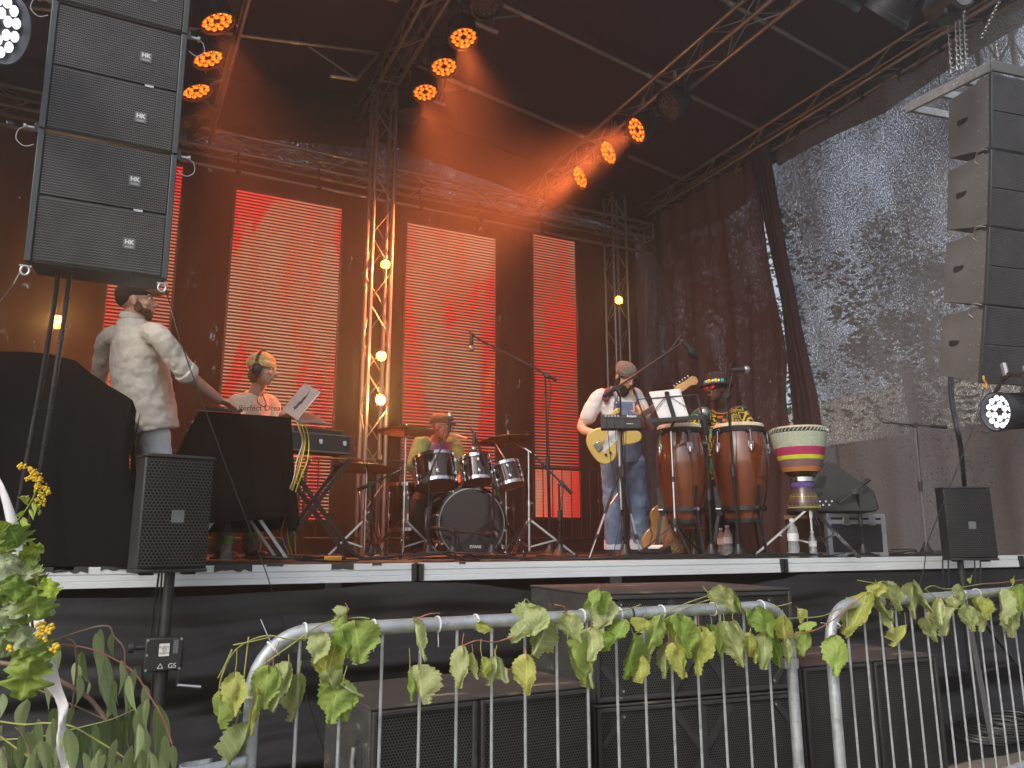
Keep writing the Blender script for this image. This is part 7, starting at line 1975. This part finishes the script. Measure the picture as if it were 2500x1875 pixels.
garland('wilting vine with broad yellow-green leaves tied along the middle barrier', L1s, B1, d1,
        [[(527, 1690), (535, 1640), (572, 1580), (640, 1548), (700, 1556), (770, 1552), (806, 1556)], [(610, 1635), (700, 1570), (780, 1520), (860, 1505), (890, 1507)], [(1000, 1512), (1030, 1497), (1065, 1495)], [(1115, 1575), (1150, 1560), (1200, 1565), (1260, 1545)], [(1250, 1500), (1262, 1470), (1275, 1462), (1290, 1485)], [(1340, 1475), (1360, 1480), (1370, 1500)], [(1430, 1500), (1500, 1490), (1552, 1476)], [(1530, 1548), (1600, 1513), (1680, 1478), (1730, 1460)], [(1580, 1510), (1650, 1475), (1715, 1455)], [(1700, 1432), (1725, 1470), (1750, 1530)], [(1860, 1484), (1890, 1478), (1920, 1472)], [(1840, 1540), (1900, 1560), (1960, 1545)], [(562, 1570), (610, 1560), (660, 1550)], [(560, 1580), (545, 1610), (527, 1650)], [(600, 1550), (580, 1700), (570, 1760)]])
garland('wilting yellow-green vine tied along the right barrier with dried grapes', L2s, B2, d2,
        [[(1905, 1550), (1960, 1540), (2010, 1520), (2060, 1480), (2085, 1455)], [(1900, 1510), (1980, 1505), (2040, 1485)], [(2075, 1418), (2110, 1425), (2140, 1430), (2180, 1500)], [(2240, 1440), (2255, 1432), (2300, 1440), (2380, 1428)], [(2240, 1440), (2262, 1460), (2300, 1462), (2350, 1450)], [(2380, 1428), (2420, 1425), (2470, 1420), (2520, 1415)], [(2350, 1460), (2420, 1445), (2490, 1440)]])
MT['grape'] = M('dried_dark_grapes', (.03, .012, .015), .6, 0, .4, 30, .3)
t = thing('grape_bunch', 'small bunch of dried dark grapes among the vine leaves on the right barrier', 'grapes', bar_pt(2137, 1475, B2, d2, .06))
for i in range(22): MB().ball((lr_.uniform(-.014, .014), lr_.uniform(-.01, .01), lr_.uniform(-.022, .022)), .006, 8, 6).build('grape', 'grape', t)
# ---------------------------------------------------------------- cut branches at the lower left
Z8 = lambda x, y: (x / 4.424, 1500 + y / 4.424)
Z7 = lambda x, y: (x / 4.148, 1100 + y / 4.148)
E_ = [(635, 345, 520, 960, 150), (870, 390, 960, 720, 120), (960, 720, 920, 880, 40), (800, 510, 780, 780, 120), (840, 640, 800, 960, 100), (1075, 140, 1140, 590, 130), (1025, 190, 1050, 670, 80), (1210, 180, 1230, 440, 80), (1130, 430, 1280, 1100, 140), (1080, 680, 1150, 990, 80), (1300, 480, 1270, 830, 90), (1370, 640, 1340, 1050, 80), (1380, 650, 1465, 1040, 50), (1450, 570, 1420, 1020, 120), (1560, 750, 1520, 1050, 110), (1560, 920, 1500, 1400, 90), (1590, 900, 1570, 1250, 60), (1700, 960, 1660, 1540, 130), (1740, 1000, 1720, 1690, 110), (1850, 1400, 1850, 1720, 90), (290, 900, 260, 1290, 160), (570, 1000, 520, 1310, 160), (770, 990, 750, 1230, 140), (710, 1220, 760, 1720, 170), (240, 1260, 330, 1530, 150), (430, 1350, 470, 1720, 160), (980, 1420, 1000, 1720, 160), (1240, 1440, 1250, 1720, 150), (1560, 1420, 1700, 1720, 130), (1180, 990, 1130, 1110, 70), (150, 1420, 190, 1720, 110), (20, 840, 0, 1080, 90), (30, 1410, 80, 1720, 120), (1340, 1100, 1380, 1440, 60), (1490, 1040, 1480, 1360, 60), (1580, 1260, 1590, 1460, 50), (1760, 1300, 1780, 1720, 70), (900, 1480, 880, 1740, 110), (590, 1500, 620, 1740, 110), (1600, 1500, 1640, 1740, 90), (1120, 1500, 1100, 1740, 100), (1400, 1560, 1380, 1740, 90), (500, 1450, 540, 1700, 80), (1230, 700, 1260, 960, 70), (1500, 1150, 1540, 1640, 90), (330, 1500, 360, 1740, 100)]
for i in range(34):
    x0 = lr_.uniform(-20, 1800); y0 = lr_.uniform(1080, 1560) if x0 < 1500 else lr_.uniform(1350, 1600); L0 = lr_.uniform(260, 480); E_.append((x0, y0, x0 + lr_.uniform(-60, 60), y0 + L0, lr_.uniform(60, 130)))
base = P(120, 1900, 2.1)
t = thing('eucalyptus_branch', 'cut eucalyptus branches with long hanging grey-green leaves at the lower left', 'branch', base)
for i, (x0, y0, x1, y1, w) in enumerate(E_):
    dd = 2.05 + lr_.uniform(-.14, .14)
    place_leaf(t, base, 'euca', 'euca', P(*Z8(x0, y0), dd), P(*Z8(x1, y1), dd + lr_.uniform(-.03, .03)), w / 4.424 / FPX * dd * .72)
for pts, r, mt in (([(-60, 500), (70, 520), (300, 560), (520, 640), (830, 810), (980, 920), (1140, 1130)], .0058, 'twig'), ([(500, 300), (800, 190), (1040, 120), (1180, 125), (1220, 220), (1330, 350), (1340, 520), (1370, 640)], .0022, 'twig'), ([(640, 310), (1000, 370), (1400, 580), (1600, 860), (1760, 1130), (1850, 1390)], .002, 'stem_red'), ([(720, 250), (800, 310), (820, 560), (800, 780), (770, 990)], .003, 'twig'), ([(-20, 730), (190, 750), (400, 800), (700, 930), (1100, 1110)], .0021, 'twig'),
                   ([(-20, 1140), (250, 1175), (480, 1160), (750, 1190), (960, 1300), (1200, 1450), (1430, 1600), (1560, 1720)], .0024, 'stem_green'), ([(-10, 1300), (150, 1420), (340, 1560), (360, 1700)], .0024, 'stem_green'), ([(150, 1200), (220, 1270), (330, 1500)], .0016, 'twig'), ([(0, 1420), (60, 1560), (70, 1720)], .002, 'twig')):
    MB().tube(catmull([P(*Z8(*q), 2.03) - base for q in pts], 5), r, 8).build('twig', mt, t)
base = P(150, 1800, 2.15)
t = thing('feathery_frond', 'feathery green frond with rows of tiny leaflets among the eucalyptus leaves', 'branch', base)
spine = [(-20, 1340), (400, 1310), (850, 1210), (1200, 1120), (1450, 1010)]
sp = catmull([P(*Z8(*q), 2.1) - base for q in spine], 6)
MB().tube(sp, .002, 6).build('spine', 'stem_green', t)
def frond_at(x, yv, L, lean):
    a = P(*Z8(x, yv), 2.1) - base; b = P(*Z8(x + lean, yv + L), 2.12) - base; m = MB(); n = int(L / 13)
    ax = frame(b - a, FW); sdv = ax[0] if abs(ax[0].dot(RT)) > .5 else ax[1]
    m.tube([a, b], .0011, 5)
    for i in range(n):
        p = a.lerp(b, (i + .7) / n); l = .017 * math.sin(PI * (.12 + .8 * i / n)) + .004
        for s_ in (-1, 1):
            q = p + sdv * (s_ * l) + (b - a).normalized() * (l * .55); nn = (b - a).normalized() * .0012
            m.add([p - nn, q, p + nn], [(0, 1, 2)])
    m.build('frond', 'fern', t, smooth=0)
for x, y, L, le in ((900, 1200, 330, -60), (960, 1185, 360, -50), (1020, 1170, 400, -40), (1090, 1150, 430, -50), (1150, 1135, 440, -30), (1210, 1120, 430, -30), (1270, 1095, 420, -20), (1330, 1070, 380, -10), (1390, 1045, 330, 0), (1440, 1015, 270, 10), (840, 1215, 380, -10), (780, 1235, 240, -40), (640, 1265, 330, -30), (560, 1280, 300, -20), (430, 1300, 300, -40), (120, 1330, 330, 0), (60, 1335, 300, -10), (220, 1325, 260, -20)):
    frond_at(x, y, L, le)
# oak branch
base = P(20, 1420, 1.9)
t = thing('oak_branch', 'oak branch with lobed green leaves at the left picture edge', 'branch', base)
O_ = [(Z7, 60, 700, 10, 810, 170, 'b'), (Z7, 90, 740, 190, 960, 200, 'd'), (Z7, 40, 780, 60, 1010, 240, 'd'), (Z7, 175, 1075, 440, 965, 120, 'b'), (Z7, 140, 1050, -20, 1300, 230, 'p'), (Z7, 150, 1080, 130, 1590, 220, 'p'), (Z7, 320, 1180, 400, 1220, 70, 'b'), (Z7, 380, 1270, 460, 1320, 80, 'd'), (Z7, 290, 1240, 200, 1470, 170, 'd'), (Z7, 330, 1370, 420, 1680, 240, 'd'), (Z7, 450, 1400, 520, 1650, 90, 'p'), (Z7, 20, 1330, 30, 1560, 150, 'd'), (Z8, 60, 150, 0, 450, 170, 'p'), (Z8, 170, 20, 330, 380, 150, 'p'), (Z8, 250, 200, 430, 640, 260, 'd'), (Z8, 330, 400, 210, 940, 270, 'd'), (Z8, 200, 350, 330, 700, 220, 'd'), (Z8, 60, -60, 110, 150, 200, 'd'), (Z8, 20, 130, 10, 420, 120, 'p'), (Z7, 440, 1280, 540, 1460, 60, 'b'), (Z7, 100, 1300, 60, 1480, 150, 'd'), (Z7, 230, 1080, 370, 1120, 80, 'd')]
for i in range(16):
    x0, y0 = lr_.uniform(-60, 300), lr_.uniform(760, 1900); O_.append((Z7, x0, y0, x0 + lr_.uniform(-90, 90), y0 + lr_.uniform(170, 300), lr_.uniform(130, 220), lr_.choice('ddbp')))
for Z, x0, y0, x1, y1, w, c in O_:
    dd = 1.88 + lr_.uniform(-.07, .07); k = 4.148 if Z is Z7 else 4.424
    place_leaf(t, base, 'oak', {'b': 'oak_bright', 'p': 'oak_pale', 'd': 'oak_dark'}[c], P(*Z(x0, y0), dd), P(*Z(x1, y1), dd + lr_.uniform(-.05, .03)), w / k / FPX * dd)
for pts in ([(-40, 1320), (60, 1200), (150, 1060), (180, 1090), (260, 1160), (350, 1250), (470, 1440)], [(150, 1060), (170, 1200), (250, 1400), (300, 1600), (330, 1800)], [(-30, 900), (60, 860), (100, 760)]):
    MB().tube(catmull([P(*Z7(*q), 1.92) - base for q in pts], 5), .0032, 7).build('twig', 'twig', t)
# goldenrod
base = P(25, 1285, 1.95)
t = thing('goldenrod', 'arching yellow goldenrod sprig rising in front of the black cloth', 'flower', base)
st_p = [(60, 800), (110, 760), (250, 600), (350, 430), (378, 320), (350, 220), (300, 170), (230, 142), (185, 158)]
c = catmull([P(*Z7(*q), 1.95) - base for q in st_p], 6)
MB().tube(c, .0017, 6).build('stem', 'stem_green', t)
def florets(path, n, w, mt='flower_yellow'):
    m = MB(); cc_ = catmull([P(*Z7(*q), 1.95) - base for q in path], 6)
    for i in range(n):
        p = cc_[int(lr_.random() * (len(cc_) - 1))] + V((lr_.gauss(0, w), lr_.gauss(0, w), lr_.gauss(0, w)))
        m.ball(p, lr_.uniform(.0016, .003), 6, 5)
    m.build('floret_spray', mt, t, kind='stuff')
florets([(378, 370), (380, 300), (350, 220)], 120, .0045); florets([(350, 220), (300, 175), (230, 142), (185, 158)], 110, .003); florets([(370, 270), (310, 262), (250, 270)], 50, .0024)
florets([(400, 365), (450, 360), (485, 390), (487, 425)], 60, .0024); florets([(390, 440), (430, 450), (450, 500), (442, 540)], 45, .002); florets([(340, 520), (390, 570), (405, 640)], 40, .002, 'vine_yellow'); florets([(250, 460), (280, 470), (290, 510)], 26, .002, 'vine_yellow'); florets([(360, 480), (410, 510), (420, 530)], 26, .002)
for x0, y0, x1, y1, w in ((285, 540, 185, 465, 36), (245, 600, 145, 635, 40), (290, 580, 330, 690, 30), (320, 520, 340, 640, 34), (230, 660, 225, 800, 50), (200, 690, 290, 730, 40), (355, 470, 420, 500, 20), (370, 400, 440, 410, 20), (150, 740, 175, 810, 30)):
    place_leaf(t, base, 'euca', 'oak_bright', P(*Z7(x0, y0), 1.95), P(*Z7(x1, y1), 1.93), w / 4.148 / FPX * 1.95)
def tansy(label, centres, n, u0):
    t = thing('tansy_flowers', label, 'flower', P(*Z8(*centres[0]), 1.84), None, 'yellow button flowers')
    b_ = P(*Z8(*centres[0]), 1.84)
    for (x, y) in centres:
        p = P(*Z8(x + lr_.uniform(-6, 6), y + lr_.uniform(-6, 6)), 1.82 + lr_.uniform(-.015, .01)) - b_
        MB().ball(p, (.0048, .0048, .0032), 10, 6, frame(V((lr_.uniform(-.5, .5), -1, lr_.uniform(-.2, .9))))).build('button_flower', 'flower_yellow', t)
        MB().tube([p, mid(p, P(*Z8(*u0), 1.86) - b_)], .0008, 4).build('flower_stalk', 'stem_green', t)
tansy('cluster of yellow button flowers beside the white ribbon', [(400, 100), (430, 85), (470, 80), (425, 125), (465, 120), (500, 135), (520, 110), (550, 105), (575, 140), (545, 150), (420, 165), (455, 160), (490, 165), (530, 185), (425, 200), (460, 190), (400, 215), (440, 235), (470, 250), (490, 270), (405, 190)], 20, (300, 240))
tansy('small cluster of yellow button flowers on the eucalyptus twig', [(580, 320), (605, 305), (620, 330), (575, 350), (600, 355), (560, 378), (590, 385), (550, 365)], 8, (500, 300))
tansy('few yellow button flowers half hidden by oak leaves', [(90, 330), (110, 345), (95, 365), (115, 375), (85, 355)], 5, (60, 300))
# white ribbon
MT['ribbon'] = M('white_satin_ribbon', (.70, .69, .74), .45, 0, .06, 5, .2, 60, sheen=.2)
rc = [(-90, 1040, 1.0), (0, 1180, 1.0), (45, 1330, .8), (75, 1450, 1.2), (92, 1530, 1.7), (108, 1600, .8), (128, 1670, .9), (150, 1715, 1.35), (150, 1770, .4), (155, 1830, .8), (160, 1900, .8)]
c = catmull([P(u, v, 1.98) for u, v, w in rc], 6); n = len(c) - 1
def rib(a, b):
    i = min(n, int(b * n + .5)); k = b * (len(rc) - 1); j = min(len(rc) - 2, int(k)); w = rc[j][2] + (rc[j + 1][2] - rc[j][2]) * (k - j)
    return c[i] + RT * ((a - .5) * .034 * w) + FW * (.012 * math.sin(a * 3 + b * 20))
o = MB().sheet(rib, 4, n).build('white_ribbon', 'ribbon', thick=.0012); tag(o, 'glossy white ribbon twisting down behind the leaves at the lower left', 'ribbon')
